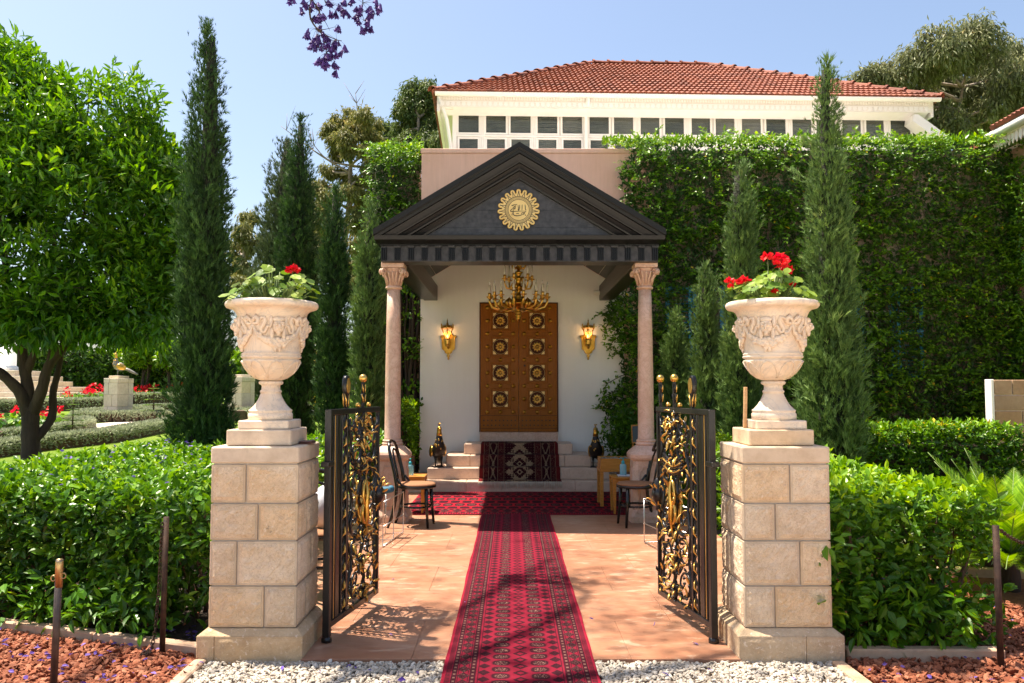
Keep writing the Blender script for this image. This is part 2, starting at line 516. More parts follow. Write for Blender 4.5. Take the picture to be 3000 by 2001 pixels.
M['creamwhite'] = simple('cream_paint', (0.78, 0.73, 0.67), (0.84, 0.79, 0.73), 4, .55)  # cream white, slightly darker than the white paint
M['teal'] = simple('teal_paint', (0.01, 0.16, 0.27), (0.015, 0.22, 0.34), 7, .5)
M['blind'] = simple('grey_green_louvre', (0.17, 0.185, 0.155), (0.23, 0.24, 0.205), 3, .55)
def blind_mat():
    m, t, b = new_mat('grey_green_louvres'); oi = t.nodes.new('ShaderNodeObjectInfo'); co = coords(t)
    c = ramp(t, oi.outputs['Random'], [(0, (0.17, 0.195, 0.16)), (.5, (0.28, 0.30, 0.255)), (1, (0.42, 0.43, 0.37))])
    c = mix(t, .6, c, ramp(t, noise(t, co, 2.0, 5, .7), [(.35, (.5, .52, .5)), (.65, (1, 1, 1))]), 'MULTIPLY')
    t.links.new(c, b.inputs['Base Color']); b.inputs['Roughness'].default_value = .55
    return m
M['blind'] = blind_mat()
def glass_pane():
    m, t, b = new_mat('window_glass')
    b.inputs['Base Color'].default_value = (0.02, 0.025, 0.025, 1)
    b.inputs['Roughness'].default_value = 0.06
    b.inputs['Alpha'].default_value = 0.22
    b.inputs['Specular IOR Level'].default_value = .8
    co = coords(t); bump(t, b, noise(t, co, 3.5, 3), .22, .05)
    return m
M['pane'] = glass_pane()
def clear(name, col, rough=.05, alpha=.35):
    m, t, b = new_mat(name)
    b.inputs['Base Color'].default_value = rgba(col); b.inputs['Roughness'].default_value = rough
    b.inputs['Alpha'].default_value = alpha; b.inputs['Specular IOR Level'].default_value = .7
    return m
M['lanternglass'] = clear('lantern_glass', (0.7, 0.5, 0.25), .08, .3)
M['bottle'] = clear('clear_blue_plastic', (0.25, 0.62, 0.72), .12, .6)
M['tealplastic'] = simple('teal_plastic', (0.01, 0.36, 0.42), None, 1, .35)
def emit(name, col, s):
    m, t, b = new_mat(name)
    b.inputs['Base Color'].default_value = rgba(col)
    b.inputs['Emission Color'].default_value = rgba(col); b.inputs['Emission Strength'].default_value = s
    return m
M['bulb'] = emit('lit_bulb', (1.0, 0.60, 0.22), 2.2)
M['globe'] = simple('white_globe', (0.8, 0.8, 0.8), None, 1, .25)
M['candle'] = simple('candle_tube', (0.62, 0.58, 0.48), (0.7, 0.66, 0.57), 9, .5)
M['clearbulb'] = clear('clear_bulb', (.8, .8, .8), .05, .4)
M['seat'] = simple('brown_seat_fabric', (0.22, 0.095, 0.04), (0.28, 0.125, 0.055), 40, .85, bs=.3, bscale=300, bd=.002)
def tile_mat():
    m, t, b = new_mat('terracotta_tiles'); co = coords(t)
    oi = t.nodes.new('ShaderNodeObjectInfo')
    base = ramp(t, noise(t, co, 4.5, 5, .65), [(.28, (0.17, 0.043, 0.022)), (.5, (0.265, 0.074, 0.038)), (.75, (0.36, 0.125, 0.072))])
    vc = t.nodes.new('ShaderNodeTexVoronoi'); vc.inputs['Scale'].default_value = 4.2; t.links.new(co, vc.inputs['Vector'])
    sv = t.nodes.new('ShaderNodeSeparateColor'); t.links.new(vc.outputs['Color'], sv.inputs[0])
    base = mix(t, .85, base, ramp(t, sv.outputs[0], [(0, (.52, .48, .46)), (.3, (.85, .8, .78)), (.6, (1, 1, 1)), (1, (1, .95, .86))]), 'MULTIPLY')
    base = mix(t, .5, base, ramp(t, noise(t, co, 30, 3), [(.3, (.62, .58, .54)), (.6, (1, 1, 1))]), 'MULTIPLY')
    t.links.new(base, b.inputs['Base Color']); b.inputs['Roughness'].default_value = .75
    bump(t, b, noise(t, co, 70, 4), .2, .006)
    return m
M['tile'] = tile_mat()
M['bark'] = simple('dark_bark', (0.030, 0.019, 0.013), (0.075, 0.05, 0.035), 9, .9, bs=.9, bscale=30, bd=.02, stretch=(1, 1, .25))
M['palebark'] = simple('pale_bark', (0.16, 0.12, 0.09), (0.34, 0.28, 0.23), 4, .9, bs=.5, bscale=20, bd=.02, stretch=(1, 1, .3))
M['twig'] = simple('brown_twig', (0.06, 0.035, 0.02), (0.12, 0.075, 0.045), 20, .9)
M['ivystem'] = simple('ivy_stem', (0.045, 0.03, 0.022), (0.11, 0.078, 0.055), 12, .9)
M['greenstem'] = simple('green_stem', (0.10, 0.17, 0.04), (0.16, 0.22, 0.06), 10, .6)
# foliage
M['orange_leaf'] = leaf_mat('citrus_leaves', [(0, (0.0241, 0.0784, 0.006)), (0.45, (0.0602, 0.1715, 0.0096)), (0.8, (0.1376, 0.3038, 0.0144)), (1, (0.2494, 0.4116, 0.024))], .33, .30)
M['hedge_leaf'] = leaf_mat('hedge_leaves', [(0, (0.0292, 0.0931, 0.0072)), (0.45, (0.0645, 0.1764, 0.0108)), (0.8, (0.1462, 0.3038, 0.0156)), (1, (0.2408, 0.392, 0.024))], .32, .28)
M['hedge_leaf2'] = leaf_mat('yellow_green_hedge_leaves', [(0, (0.0387, 0.1127, 0.0072)), (0.4, (0.086, 0.2156, 0.0108)), (0.8, (0.2064, 0.3724, 0.0144)), (1, (0.3268, 0.4704, 0.024))], .34, .32)
M['ivy_leaf'] = leaf_mat('creeper_leaves', [(0, (0.0235, 0.0706, 0.0045)), (0.5, (0.0823, 0.1999, 0.0078)), (0.9, (0.2117, 0.3881, 0.0134)), (0.96, (0.2352, 0.3998, 0.0168)), (1, (0.5645, 0.4234, 0.0224))], .34, .25)
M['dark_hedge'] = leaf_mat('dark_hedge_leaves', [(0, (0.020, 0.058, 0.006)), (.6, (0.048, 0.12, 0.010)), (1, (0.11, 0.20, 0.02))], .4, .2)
M['bush_leaf'] = leaf_mat('bright_shrub_leaves', [(0, (0.06, 0.15, 0.008)), (.6, (0.16, 0.31, 0.012)), (1, (0.32, 0.44, 0.03))], .4, .35)
M['cyp_leaf'] = leaf_mat('cypress_sprays', [(0, (0.0208, 0.052, 0.0156)), (0.5, (0.0442, 0.104, 0.0234)), (0.9, (0.078, 0.1625, 0.0338)), (1, (0.156, 0.234, 0.065))], .6, .12, .25)
M['cyp_leaf2'] = leaf_mat('grey_green_cypress_sprays', [(0, (0.0675, 0.1242, 0.0324)), (0.5, (0.1242, 0.2133, 0.054)), (0.9, (0.189, 0.2903, 0.0756)), (1, (0.3105, 0.378, 0.1215))], .6, .15, .25)
M['cyp_dark'] = leaf_mat('old_cypress_sprays', [(0, (0.0425, 0.0625, 0.0275)), (0.5, (0.08, 0.11, 0.0475)), (1, (0.15, 0.175, 0.0813))], .7, .1, .2)
M['euc_leaf'] = leaf_mat('eucalyptus_leaves', [(0, (0.105, 0.125, 0.055)), (.5, (0.17, 0.19, 0.085)), (.85, (0.24, 0.24, 0.11)), (1, (0.30, 0.24, 0.10))], .55, .25, .3)
M['euc_gold'] = leaf_mat('yellowing_eucalyptus_leaves', [(0, (0.095, 0.11, 0.030)), (.5, (0.18, 0.185, 0.055)), (.8, (0.27, 0.24, 0.08)), (1, (0.34, 0.26, 0.10))], .55, .3, .3)
M['euc_green'] = leaf_mat('green_eucalyptus_leaves', [(0, (0.050, 0.085, 0.022)), (.5, (0.10, 0.145, 0.036)), (1, (0.21, 0.23, 0.06))], .55, .25, .3)
M['santolina'] = leaf_mat('grey_green_border', [(0, (0.17, 0.205, 0.12)), (.5, (0.30, 0.34, 0.215)), (1, (0.45, 0.49, 0.33))], .8, .15, .15)
M['geranium_leaf'] = leaf_mat('geranium_leaves', [(0, (0.07, 0.15, 0.012)), (.5, (0.15, 0.26, 0.022)), (1, (0.28, 0.38, 0.05))], .5, .3)
M['red_petal'] = leaf_mat('red_petals', [(0, (0.50, 0.006, 0.004)), (.6, (0.72, 0.012, 0.008)), (1, (0.85, 0.05, 0.03))], .5, .25)
M['purple_petal'] = leaf_mat('purple_petals', [(0, (0.075, 0.035, 0.22)), (.6, (0.13, 0.075, 0.36)), (1, (0.23, 0.15, 0.50))], .6, .25)
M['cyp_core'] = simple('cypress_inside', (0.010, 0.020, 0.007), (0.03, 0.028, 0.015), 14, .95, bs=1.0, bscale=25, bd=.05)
M['jac_flower'] = leaf_mat('jacaranda_flowers', [(0, (0.045, 0.018, 0.13)), (.6, (0.08, 0.036, 0.21)), (1, (0.14, 0.08, 0.32))], .6, .12)  # petal purple darkened in the colour to look backlit
M['cycad_leaf'] = leaf_mat('cycad_leaflets', [(0, (0.06, 0.15, 0.008)), (.5, (0.15, 0.30, 0.012)), (1, (0.30, 0.44, 0.03))], .35, .25)
M['pine_leaf'] = leaf_mat('soft_pine_needles', [(0, (0.07, 0.16, 0.025)), (.5, (0.15, 0.27, 0.05)), (1, (0.27, 0.38, 0.09))], .6, .25)
M['jac_leaf'] = leaf_mat('jacaranda_leaflets', [(0, (0.04, 0.10, 0.015)), (1, (0.10, 0.19, 0.03))], .5, .3)
M['white_pebble'] = leaf_mat('white_pebbles', [(0, (0.24, 0.20, 0.155)), (.25, (0.38, 0.325, 0.26)), (.7, (0.49, 0.43, 0.355)), (1, (0.58, 0.53, 0.46))], .55, 0.0)
M['red_gravel'] = leaf_mat('crushed_terracotta', [(0, (0.16, 0.045, 0.022)), (.5, (0.265, 0.088, 0.044)), (1, (0.36, 0.15, 0.088))], .85, 0.0, .2)
M['grass'] = leaf_mat('grass_blades', [(0, (0.07, 0.15, 0.012)), (.5, (0.14, 0.24, 0.02)), (1, (0.26, 0.34, 0.06))], .6, .25)
M['soil'] = simple('dark_soil', (0.020, 0.013, 0.009), (0.055, 0.034, 0.023), 16, .95, bs=.9, bscale=60, bd=.02)
M['bedding'] = simple('gravel_bedding', (0.22, 0.17, 0.13), (0.34, 0.27, 0.21), 40, .95, bs=.8, bscale=90, bd=.01)
M['redbed'] = simple('red_bedding', (0.20, 0.065, 0.035), (0.34, 0.12, 0.065), 40, .95, bs=.9, bscale=70, bd=.015)
M['pinkgravel'] = simple('pale_pink_gravel', (0.50, 0.40, 0.33), (0.66, 0.55, 0.47), 60, .95, bs=.6, bscale=120, bd=.01)
M['kerb'] = limestone('kerb_stone', (0.50, 0.33, 0.22), (0.62, 0.44, 0.32), (0.36, 0.22, 0.15), bs=.3, bscale=40, bd=.006)
def lawn_mat():
    m, t, b = new_mat('mown_lawn'); co = coords(t)
    base = ramp(t, noise(t, co, 1.3, 6, .7), [(.3, (0.115, 0.20, 0.018)), (.55, (0.17, 0.255, 0.028)), (.75, (0.24, 0.30, 0.05))])
    base = mix(t, .6, base, ramp(t, noise(t, co, 60, 4, .7), [(.3, (.55, .6, .5)), (.65, (1, 1, 1))]), 'MULTIPLY')
    t.links.new(base, b.inputs['Base Color']); b.inputs['Roughness'].default_value = .9
    b.inputs['Specular IOR Level'].default_value = .15
    bump(t, b, noise(t, co, 90, 5, .7), .9, .03)
    return m
M['lawn'] = lawn_mat()
M['bag'] = simple('white_plastic_bag', (0.62, 0.63, 0.68), (0.72, 0.73, 0.78), 5, .45)
M['leather'] = simple('brown_leather', (0.09, 0.035, 0.028), (0.13, 0.05, 0.04), 30, .45)
M['bluecloth'] = simple('blue_cloth', (0.012, 0.085, 0.14), (0.02, 0.12, 0.19), 12, .75, bs=.3, bscale=60)
M['fringe'] = simple('cream_fringe', (0.55, 0.46, 0.35), (0.68, 0.60, 0.48), 30, .9)
M['claypot'] = simple('clay_pot', (0.20, 0.10, 0.06), (0.28, 0.15, 0.10), 8, .8)
M['blackboard'] = simple('dark_board', (0.02, 0.035, 0.032), (0.03, 0.05, 0.045), 5, .4)
M['smallthings'] = simple('mixed_booklets', (0.05, 0.06, 0.06), (0.5, 0.5, 0.48), 55, .5)

# ---- carpets: woven pattern computed from the carpet's own coordinates
def carpet_axes(t):
    s_ = t.nodes.new('ShaderNodeSeparateXYZ')
    t.links.new(coords(t, 'object'), s_.inputs[0])
    return X(t, s_.outputs[0]), X(t, s_.outputs[1]), X(t, s_.outputs[2])
RED, DRED, DARK = (0.175, 0.010, 0.024), (0.26, 0.010, 0.022), (0.030, 0.008, 0.012)
def weave(t, b, co_obj):
    n = noise(t, co_obj, 420, 2, .6)
    bump(t, b, n, .35, .002)
    b.inputs['Roughness'].default_value = .88
    b.inputs['Specular IOR Level'].default_value = .06
def runner_mat(name, half_w, along_y, red, dark, pitch=.103, lattice=False, half_l=None):
    m, t, b = new_mat(name)
    x, y, _ = carpet_axes(t)
    u, v = (x, y) if along_y else (y, x)
    a = u.abs()/half_w
    p = v/pitch
    v1 = (p.fract()-.5).abs(); v2 = ((p+.5).fract()-.5).abs()
    co = coords(t, 'object')
    sp = X(t, noise(t, co, 130, 2, .6))
    def disc(c, w, hgt, vv): return (((a-c).abs()/w).pow(2.6) + (vv/hgt).pow(2.6)).lt(1)
    def dia(c, w, hgt, vv): return ((a-c).abs()/w + vv/hgt).lt(1)
    gul = disc(.255, .118, .41, v1)
    if lattice: gul = gul.max(disc(.0, .118, .41, v2)).max(disc(.5, .1, .41, v2))
    core = (((a-.255).abs()/.085).pow(2.6) + (v1/.28).pow(2.6)).lt(1)*sp.gt(.57)
    ring = (((a-.255).abs()/.135).pow(2.6) + (v1/.47).pow(2.6)).lt(1)-gul
    d1 = dia(0, .105, .44, v2) if not lattice else gul*0
    d1c = dia(0, .05, .2, v2)
    d2 = dia(.475, .085, .42, v2)
    bd = dia(.735, .088, .52, v1)
    q = (v/(pitch*.25)).fract()
    guard = a.between(.575, .655).max(a.between(.815, .885))
    gdot = (((a-.615).abs()).min((a-.85).abs()).lt(.016))*((v/(pitch*.5)).fract().between(.3, .7))
    comb = a.between(.895, .962)*((v/(pitch*.2)).fract().gt(.42))
    lines = ((a-.545).abs().lt(.006)).max((a-.672).abs().lt(.006)).max((a-.80).abs().lt(.006))
    wob = sp.gt(.40)
    inf = a.lt(.54)
    darkm = ((gul.max(d1-d1c).max(d2))*inf).max(bd).max(comb)
    darkm = (darkm*(.62+.38*wob)).max(guard*.92).max(lines*.85).max(ring*inf*.25)
    darkm = darkm.min(1.0)
    col = mix(t, darkm, red, dark)
    hi = (core*inf*.36).max(gdot*.20).max(bd*sp.gt(.6)*.2)
    col = mix(t, hi, col, (0.55, 0.33, 0.24))
    ed = a.gt(.962)
    if half_l:
        ends = (v.abs()/half_l)
        ed = ed.max(ends.gt(.992))
        col = mix(t, ends.between(.93, .985)*((u/(pitch*.3)).fract().gt(.4))*.9, col, dark)
    col = mix(t, ed, col, (0.22, 0.010, 0.026))
    fade = noise(t, co, 2.2, 3)
    col = mix(t, .5, col, ramp(t, fade, [(.3, (.74, .72, .74)), (.7, (1, 1, 1))]), 'MULTIPLY')
    t.links.new(col, b.inputs['Base Color'])
    weave(t, b, co)
    return m
def stair_mat(half_w):
    """dark carpet with cream medallions; z of the mesh's own 'along' attribute runs down the carpet"""
    m, t, b = new_mat('stair_carpet_weave')
    x, _, _ = carpet_axes(t)
    at = t.nodes.new('ShaderNodeAttribute'); at.attribute_name = 'along'
    v = X(t, at.outputs['Fac'])
    co = coords(t, 'object')
    a = (x/half_w).abs()
    pitch = .285
    v1 = ((v/pitch).fract()-.5).abs()
    v2 = (((v/pitch)+.5).fract()-.5).abs()
    stair = ((a*24).floor()/24)
    med = (stair/.34 + v1/.62).lt(1)
    inner = (stair/.17 + v1/.30).lt(1)
    inner2 = (a/.085 + v1/.15).lt(1)
    inner3 = (a/.045 + v1/.08).lt(1)
    hook = ((a-.2).abs().between(.02, .045))*(v1.between(.1, .28))
    hook = hook.max(((v1-.19).abs().between(.03, .05))*a.between(.14, .27))
    cream = (med-inner-hook).max(inner2-inner3)
    tri = ((a-.68).abs()/.095 + v2/.5)
    zz = tri.between(.80, .90).max(tri.between(1.02, 1.12))*a.between(.585, .775)
    zz = zz.max((((a-.68).abs()/.095 + v1/.5).between(.2, .32))*a.between(.585, .775))
    bars = ((a-.56).abs().lt(.007)).max((a-.79).abs().lt(.007)).max((a-.40).abs().lt(.006)).max((a-.92).abs().lt(.006))
    sp = X(t, noise(t, co, 120, 2))
    star = (a.between(.42, .54).max(a.between(.81, .91)))*sp.gt(.62)
    fld = a.lt(.40)*(((x*26).fract()-.5).abs().lt(.14))*(((v*26).fract()-.5).abs().lt(.14))
    fac = cream.max(zz).max(bars*.6).max(star*.55).max(fld*.4)
    base = mix(t, a.between(.40, .56).max(a.between(.79, .93)), (0.030, 0.005, 0.008), (0.055, 0.008, 0.010))
    base = mix(t, a.gt(.93), base, (0.11, 0.012, 0.012))
    col = mix(t, (fac*(.55+.35*sp.gt(.45))).min(1.0), base, (0.34, 0.235, 0.14))
    t.links.new(col, b.inputs['Base Color'])
    weave(t, b, co)
    return m
# ================================================================== ground, paving, gravel
def sstep(a, b, x):
    t = np.clip((x-a)/(b-a), 0, 1); return t*t*(3-2*t)
def gz(x, y):
    """garden level: flat by the gate, rising gently to the back left"""
    x = np.asarray(x, float); y = np.asarray(y, float)
    w = sstep(1.8, 3.2, -x)*sstep(6.0, 8.0, y)
    return -0.06 + w*(0.06 + np.clip(0.042*(y-11), 0, 1.35))
def GP(xd, yd, lift=0.0):
    """sight line to the sloping garden"""
    a, d, e = _ray(xd, yd)
    den = 0.042*d-e
    k = (EYE+0.462-lift)/den if den > 1e-4 else 99.0
    if k*d < 11: k = (EYE-lift)/max(-e, 1e-4)
    k = min(k, 44.0/d)
    return Vector((a*k, d*k, float(gz(a*k, d*k))))

xs = np.unique(np.concatenate([np.linspace(-600, -60, 10), np.linspace(-60, -10, 26), np.linspace(-10, 10, 61), np.linspace(10, 60, 14), np.linspace(60, 600, 10)]))
ys = np.unique(np.concatenate([np.linspace(-300, -10, 8), np.linspace(-10, 4, 8), np.linspace(4, 60, 90), np.linspace(60, 900, 12)]))
gx, gy = np.meshgrid(xs, ys)
vz = np.stack([gx, gy, gz(gx, gy)], -1).reshape(-1, 3)
ii, jj = np.meshgrid(np.arange(len(xs)-1), np.arange(len(ys)-1))
b0 = (jj*len(xs)+ii).ravel()
gq = np.stack([b0, b0+1, b0+1+len(xs), b0+len(xs)], 1)
o = raw_mesh('ground', vz, gq, M['lawn'], None, smooth=True)
tag(o, 'mown green lawn rising gently behind the clipped borders', 'lawn', kind='structure')

def sheet(name, pts, z, mat, label, cat):
    mb = MB(); n = len(pts)
    mb.add([(p[0], p[1], z) for p in pts], [tuple(range(n))])
    return tag(mb.build(name, mat), label, cat, kind='structure')
def bounce_pebble_mat():
    m, t, b = new_mat('bounce_pebbles'); co = coords(t)
    v = t.nodes.new('ShaderNodeTexVoronoi'); v.inputs['Scale'].default_value = 38; t.links.new(co, v.inputs['Vector'])
    t.links.new(mix(t, .2, (0.70, 0.63, 0.53), v.outputs['Color'], 'MULTIPLY'), b.inputs['Base Color'])
    b.inputs['Roughness'].default_value = .8
    bump(t, b, v.outputs['Distance'], -.8, .02)
    return m
sheet('bounce_forecourt', [(-45, -70), (45, -70), (45, 2.2), (-45, 2.2)], -0.045, bounce_pebble_mat(), 'unseen forecourt of pale pebbles in front of the gate', 'ground')  # unseen pale ground added behind the camera to bounce warm light forward
sheet('pebble_bed', [(-1.66, 2.2), (1.76, 2.2), (1.74, 4.62), (-1.66, 4.66)], -0.034, M['bedding'], 'bedding under the white pebbles', 'ground')
sheet('gravel_bed', [(-9, 2.2), (-1.66, 2.2), (-1.66, 4.68), (-4.6, 5.72), (-9, 7.3)], -0.036, M['redbed'], 'bedding under the crushed terracotta', 'ground')
sheet('gravel_bed', [(1.74, 2.2), (9.0, 2.2), (9.0, 8.2), (2.62, 8.2), (2.62, 4.7), (1.74, 4.7)], -0.038, M['redbed'], 'bedding under the terracotta by the hedge', 'ground')
sheet('planting_soil', [(-4.7, 5.75), (-1.68, 4.70), (-1.15, 5.1), (-1.95, 6.0), (-1.95, 13.2), (-4.7, 11.5)], -0.028, M['soil'], 'dark soil under the left hedge', 'soil')
sheet('planting_soil', [(1.8, 4.72), (2.66, 4.72), (2.66, 7.2), (6.9, 8.4), (7.6, 13.2), (2.1, 13.2), (2.1, 6.0), (1.3, 5.2)], -0.03, M['soil'], 'dark soil under the right hedge', 'soil')

# porch floor, slab by slab
def tri_noise(mesh_o): pass
floor = thing('porch_floor', 'peach coloured stone paving between the gate pillars and the steps', 'paving', (0.05, 8, 0))
floor['kind'] = 'structure'
mb = MB(); mb.box(-1.135, 1.235, 4.605, 5.35, -0.07, -0.014); mb.box(-1.93, 2.06, 5.352, 12.0, -0.07, -0.014)
mb.build('bed', M['mortar'], floor)
row_y = [4.60, 5.35, 6.15, 6.95, 7.75, 8.55, 9.35, 10.15, 10.95, 11.96]
for r in range(len(row_y)-1):
    x0, x1 = (-1.14, 1.24) if r == 0 else (-1.93, 2.06)
    n = 4 if r == 0 else 6
    off = (r % 2)*0.5
    cuts = [x0] + [x0+(x1-x0)*(i+off*.8)/n for i in range(1, n)] + [x1]
    for i in range(len(cuts)-1):
        mb = MB()
        dz = random.uniform(-.0012, .0012)
        mb.cbox(cuts[i]+.0007, cuts[i+1]-.0007, row_y[r]+.0007, row_y[r+1]-.0007, -.03, dz*.6, .0012)
        mb.build('slab', M['floor'], floor)

# kerbs
def kerb(a, b, w, z0, z1, label, name='kerb'):
    a, b = Vector((*a, 0)), Vector((*b, 0)); d = (b-a); L = d.length
    ang = math.atan2(d.y, d.x)
    t = thing(name, label, 'kerb', (a.x, a.y, 0)); t['kind'] = 'structure'
    Mx = Matrix.Translation(a) @ Matrix.Rotation(ang, 4, 'Z')
    n = max(1, round(L/.75))
    for i in range(n):
        mb = MB(); mb.cbox(L*i/n+.002, L*(i+1)/n-.002, 0, w, z0, z1+random.uniform(-.003, .003), .008, Mx)
        mb.build('kerb_stone', M['kerb'], t)
kerb((-4.7, 5.77), (-1.71, 4.715), .075, -.1, .03, 'stone kerb along the foot of the left hedge')
kerb((1.835, 4.665), (2.70, 4.655), .075, -.1, .035, 'stone kerb along the foot of the right hedge')
kerb((-1.60, 1.2), (-1.645, 4.60), .07, -.1, .004, 'stone edging between red gravel and white pebbles on the left')
kerb((1.90, 1.2), (1.78, 4.58), .07, -.1, .004, 'stone edging between red gravel and white pebbles on the right')
kerb((2.72, 6.9), (7.0, 6.2), .08, -.1, .03, 'stone kerb of the grey green border at far right')

# loose stones
def ico(sub):
    import bmesh as _b
    bm = _b.new(); _b.ops.create_icosphere(bm, subdivisions=sub, radius=1.0)
    v = np.array([p.co[:] for p in bm.verts]); f = np.array([[q.index for q in p.verts] for p in bm.faces]); bm.free()
    return v, f
ICO1, ICO2 = ico(1), ico(2)
def stones(name, label, mat, pts, size, flat, base, rough, cat, zs=None):
    n = len(pts); tv, tf = base; k = len(tv)
    R = np.linalg.qr(rng.standard_normal((n, 3, 3)))[0]
    sc = size*(0.6+0.8*rng.random((n, 1)))*np.stack([1+.35*rng.standard_normal(n)*.6, .8+.15*rng.standard_normal(n), np.full(n, flat)], 1)
    v = tv[None]*(1+rough*rng.standard_normal((n, k, 1)))*sc[:, None, :]
    ang = rng.random(n)*2*PI; tl = .35*rng.standard_normal((n, 2))
    c, s = np.cos(ang), np.sin(ang)
    x = v[..., 0]*c[:, None]-v[..., 1]*s[:, None]; y = v[..., 0]*s[:, None]+v[..., 1]*c[:, None]
    z = v[..., 2]+x*tl[:, :1]+y*tl[:, 1:]
    v = np.stack([x, y, z], -1)+pts[:, None, :]
    f = (np.arange(n)[:, None, None]*k+tf[None]).reshape(-1, 3)
    o = raw_mesh(name, v.reshape(-1, 3), f, mat, None, np.repeat(rng.random(n), k), 'stuff', smooth=(rough < .1))
    return tag(o, label, cat, kind='stuff')
def scatter_poly(fn, x0, x1, y0, y1, dens):
    n = int((x1-x0)*(y1-y0)*dens)
    p = np.stack([x0+(x1-x0)*rng.random(n), y0+(y1-y0)*rng.random(n)], 1)
    return p[fn(p[:, 0], p[:, 1])]
p = scatter_poly(lambda x, y: (x > -1.59-(y-1.2)*.014) & (x < 1.86-(y-1.2)*.036) & (y < 4.60) & (np.abs(x-.04) > .36), -1.7, 1.9, 3.6, 4.61, 4600)
stones('white_pebbles', 'smooth white pebbles strewn in front of the porch paving', M['white_pebble'], np.c_[p, -.022+.010*rng.random(len(p))], .0108, .62, ICO2, .06, 'pebbles')
lk = lambda x: 4.72-(x+1.71)*.353
p1 = scatter_poly(lambda x, y: (x < -1.66) & (y < lk(x)-.01), -3.6, -1.64, 3.5, 5.4, 2300)
p2 = scatter_poly(lambda x, y: (y < 4.655) | (x > 2.72), 1.80, 3.4, 3.5, 6.75, 1900)
p2 = p2[(p2[:, 0] > 1.86-(p2[:, 1]-3.5)*.036)]
p3 = scatter_poly(lambda x, y: (x < -2.9) | (rng.random(len(x)) < .12), -4.4, -2.0, 5.3, 6.4, 900)
p4 = scatter_poly(lambda x, y: x > 1.95, 1.95, 2.72, 4.9, 6.6, 900)
pp = np.concatenate([p1, p2, p3, p4])
stones('red_gravel', 'crushed orange red terracotta gravel on both sides of the path', M['red_gravel'], np.c_[pp, -.024+.016*rng.random(len(pp))], .0165, .55, ICO1, .22, 'gravel')

# ================================================================== gate pillars
def rock_block(mb, x0, x1, y0, y1, z0, z1, faces, amp=.012, margin=.012):
    """block with a rough pitched face inside a drafted margin on the chosen sides"""
    mb.cbox(x0, x1, y0, y1, z0, z1, .004)
    for fc in faces:
        if fc in 'fb': a0, a1 = x0, x1
        else: a0, a1 = y0, y1
        na, nb = max(4, int((a1-a0)/.020)), max(4, int((z1-z0)/.020))
        vs = []; fs = []
        ph = rng.random((nb+1, na+1))
        for j in range(nb+1):
            for i in range(na+1):
                u, w = i/na, j/nb
                a = a0+margin+(a1-a0-2*margin)*u; z = z0+margin+(z1-z0-2*margin)*w
                e = 0 if (i in (0, na) or j in (0, nb)) else 1
                d = .0008+e*(amp*.45+amp*.55*ph[j, i])
                if e: a += (ph[j, i]-.5)*.008; z += (ph[j, (i+1) % na]-.5)*.008
                if fc == 'f': vs.append((a, y0-d, z))
                elif fc == 'b': vs.append((a, y1+d, z))
                elif fc == 'l': vs.append((x0-d, a, z))
                else: vs.append((x1+d, a, z))
        for j in range(nb):
            for i in range(na):
                q = (j*(na+1)+i, j*(na+1)+i+1, (j+1)*(na+1)+i+1, (j+1)*(na+1)+i)
                fs.append(q)
        b_ = len(mb.f); mb.add(vs, fs); mb.alt.update(range(b_, len(mb.f)))
def pillar(cx, cy, joints, label):
    t = thing('gate_pillar', label, 'pillar', (cx, cy, 0), 'stone pillars of the gateway')
    h = .24
    zc = [.15, .377, .622, .826, 1.041]
    MB().box(cx-h+.012, cx+h-.012, cy-h+.012, cy+h-.012, 0, 1.1).build('core', M['mortar'], t)
    hp = .288
    # plinth
    for (a, b) in ((-hp, .08 if cx > 0 else -.19), (.08 if cx > 0 else -.19, hp)):
        mb = MB(); rock_block(mb, cx+a+.001, cx+b-.001, cy-hp, cy-.002, -.05, .118, 'flr' if False else 'f', .006, .012)
        mb.build('plinth_stone', M['plinthstone'], t, mat2=M['plinthstone'])
    for (a, b) in ((-hp, -.01), (-.01, hp)):
        mb = MB(); rock_block(mb, cx+a+.001, cx+b-.001, cy+.002, cy+hp, -.05, .118, 'lr'[0 if a < -.1 else 1], .006, .012)
        mb.build('plinth_stone', M['plinthstone'], t, mat2=M['plinthstone'])
    mb = MB()
    q = [(hp-.001, .1185), (h+.004, .150)]
    mb.add([(cx+sx*r, cy+sy*r, z) for (r, z) in q for (sx, sy) in ((-1,-1),(1,-1),(1,1),(-1,1))], [(0,1,5,4),(1,2,6,5),(2,3,7,6),(3,0,4,7),(4,5,6,7),(3,2,1,0)])
    mb.build('plinth_bevel', M['plinthstone'], t)
    for k in range(4):
        z0, z1 = zc[k]+.0035, zc[k+1]-.0035
        jx = cx-h+2*h*joints[k]
        jb = cx-h+2*h*(1-joints[k])
        for (a, b, y0, y1, side) in ((cx-h, jx-.003, cy-h, cy+.02*(k % 2)-.003, 'l'), (jx+.003, cx+h, cy-h, cy+.1*(k % 2)-.05, 'r'),
                                     (cx-h, jb-.003, cy+.02*(k % 2)+.003, cy+h, 'l'), (jb+.003, cx+h, cy+.1*(k % 2)-.044, cy+h, 'r')):
            mb = MB()
            fr = 'f' if y0 < cy-.1 else 'b'
            rock_block(mb, a, b, y0, y1, z0, z1, fr+side)
            mb.build('stone', M['margin'], t, mat2=M['rockface'])
    mb = MB(); mb.cbox(cx-h-.004, cx+h+.004, cy-h-.004, cy+h+.004, 1.0445, 1.135, .007); mb.build('cap_stone', M['dressed'], t)
    h2 = .182
    mb = MB(); mb.cbox(cx-h2, cx+h2, cy-h2, cy+h2, 1.137, 1.226, .006); mb.build('upper_block', M['dressed'], t)
    return t
LPX, RPX, PY = -1.42, 1.512, 4.892
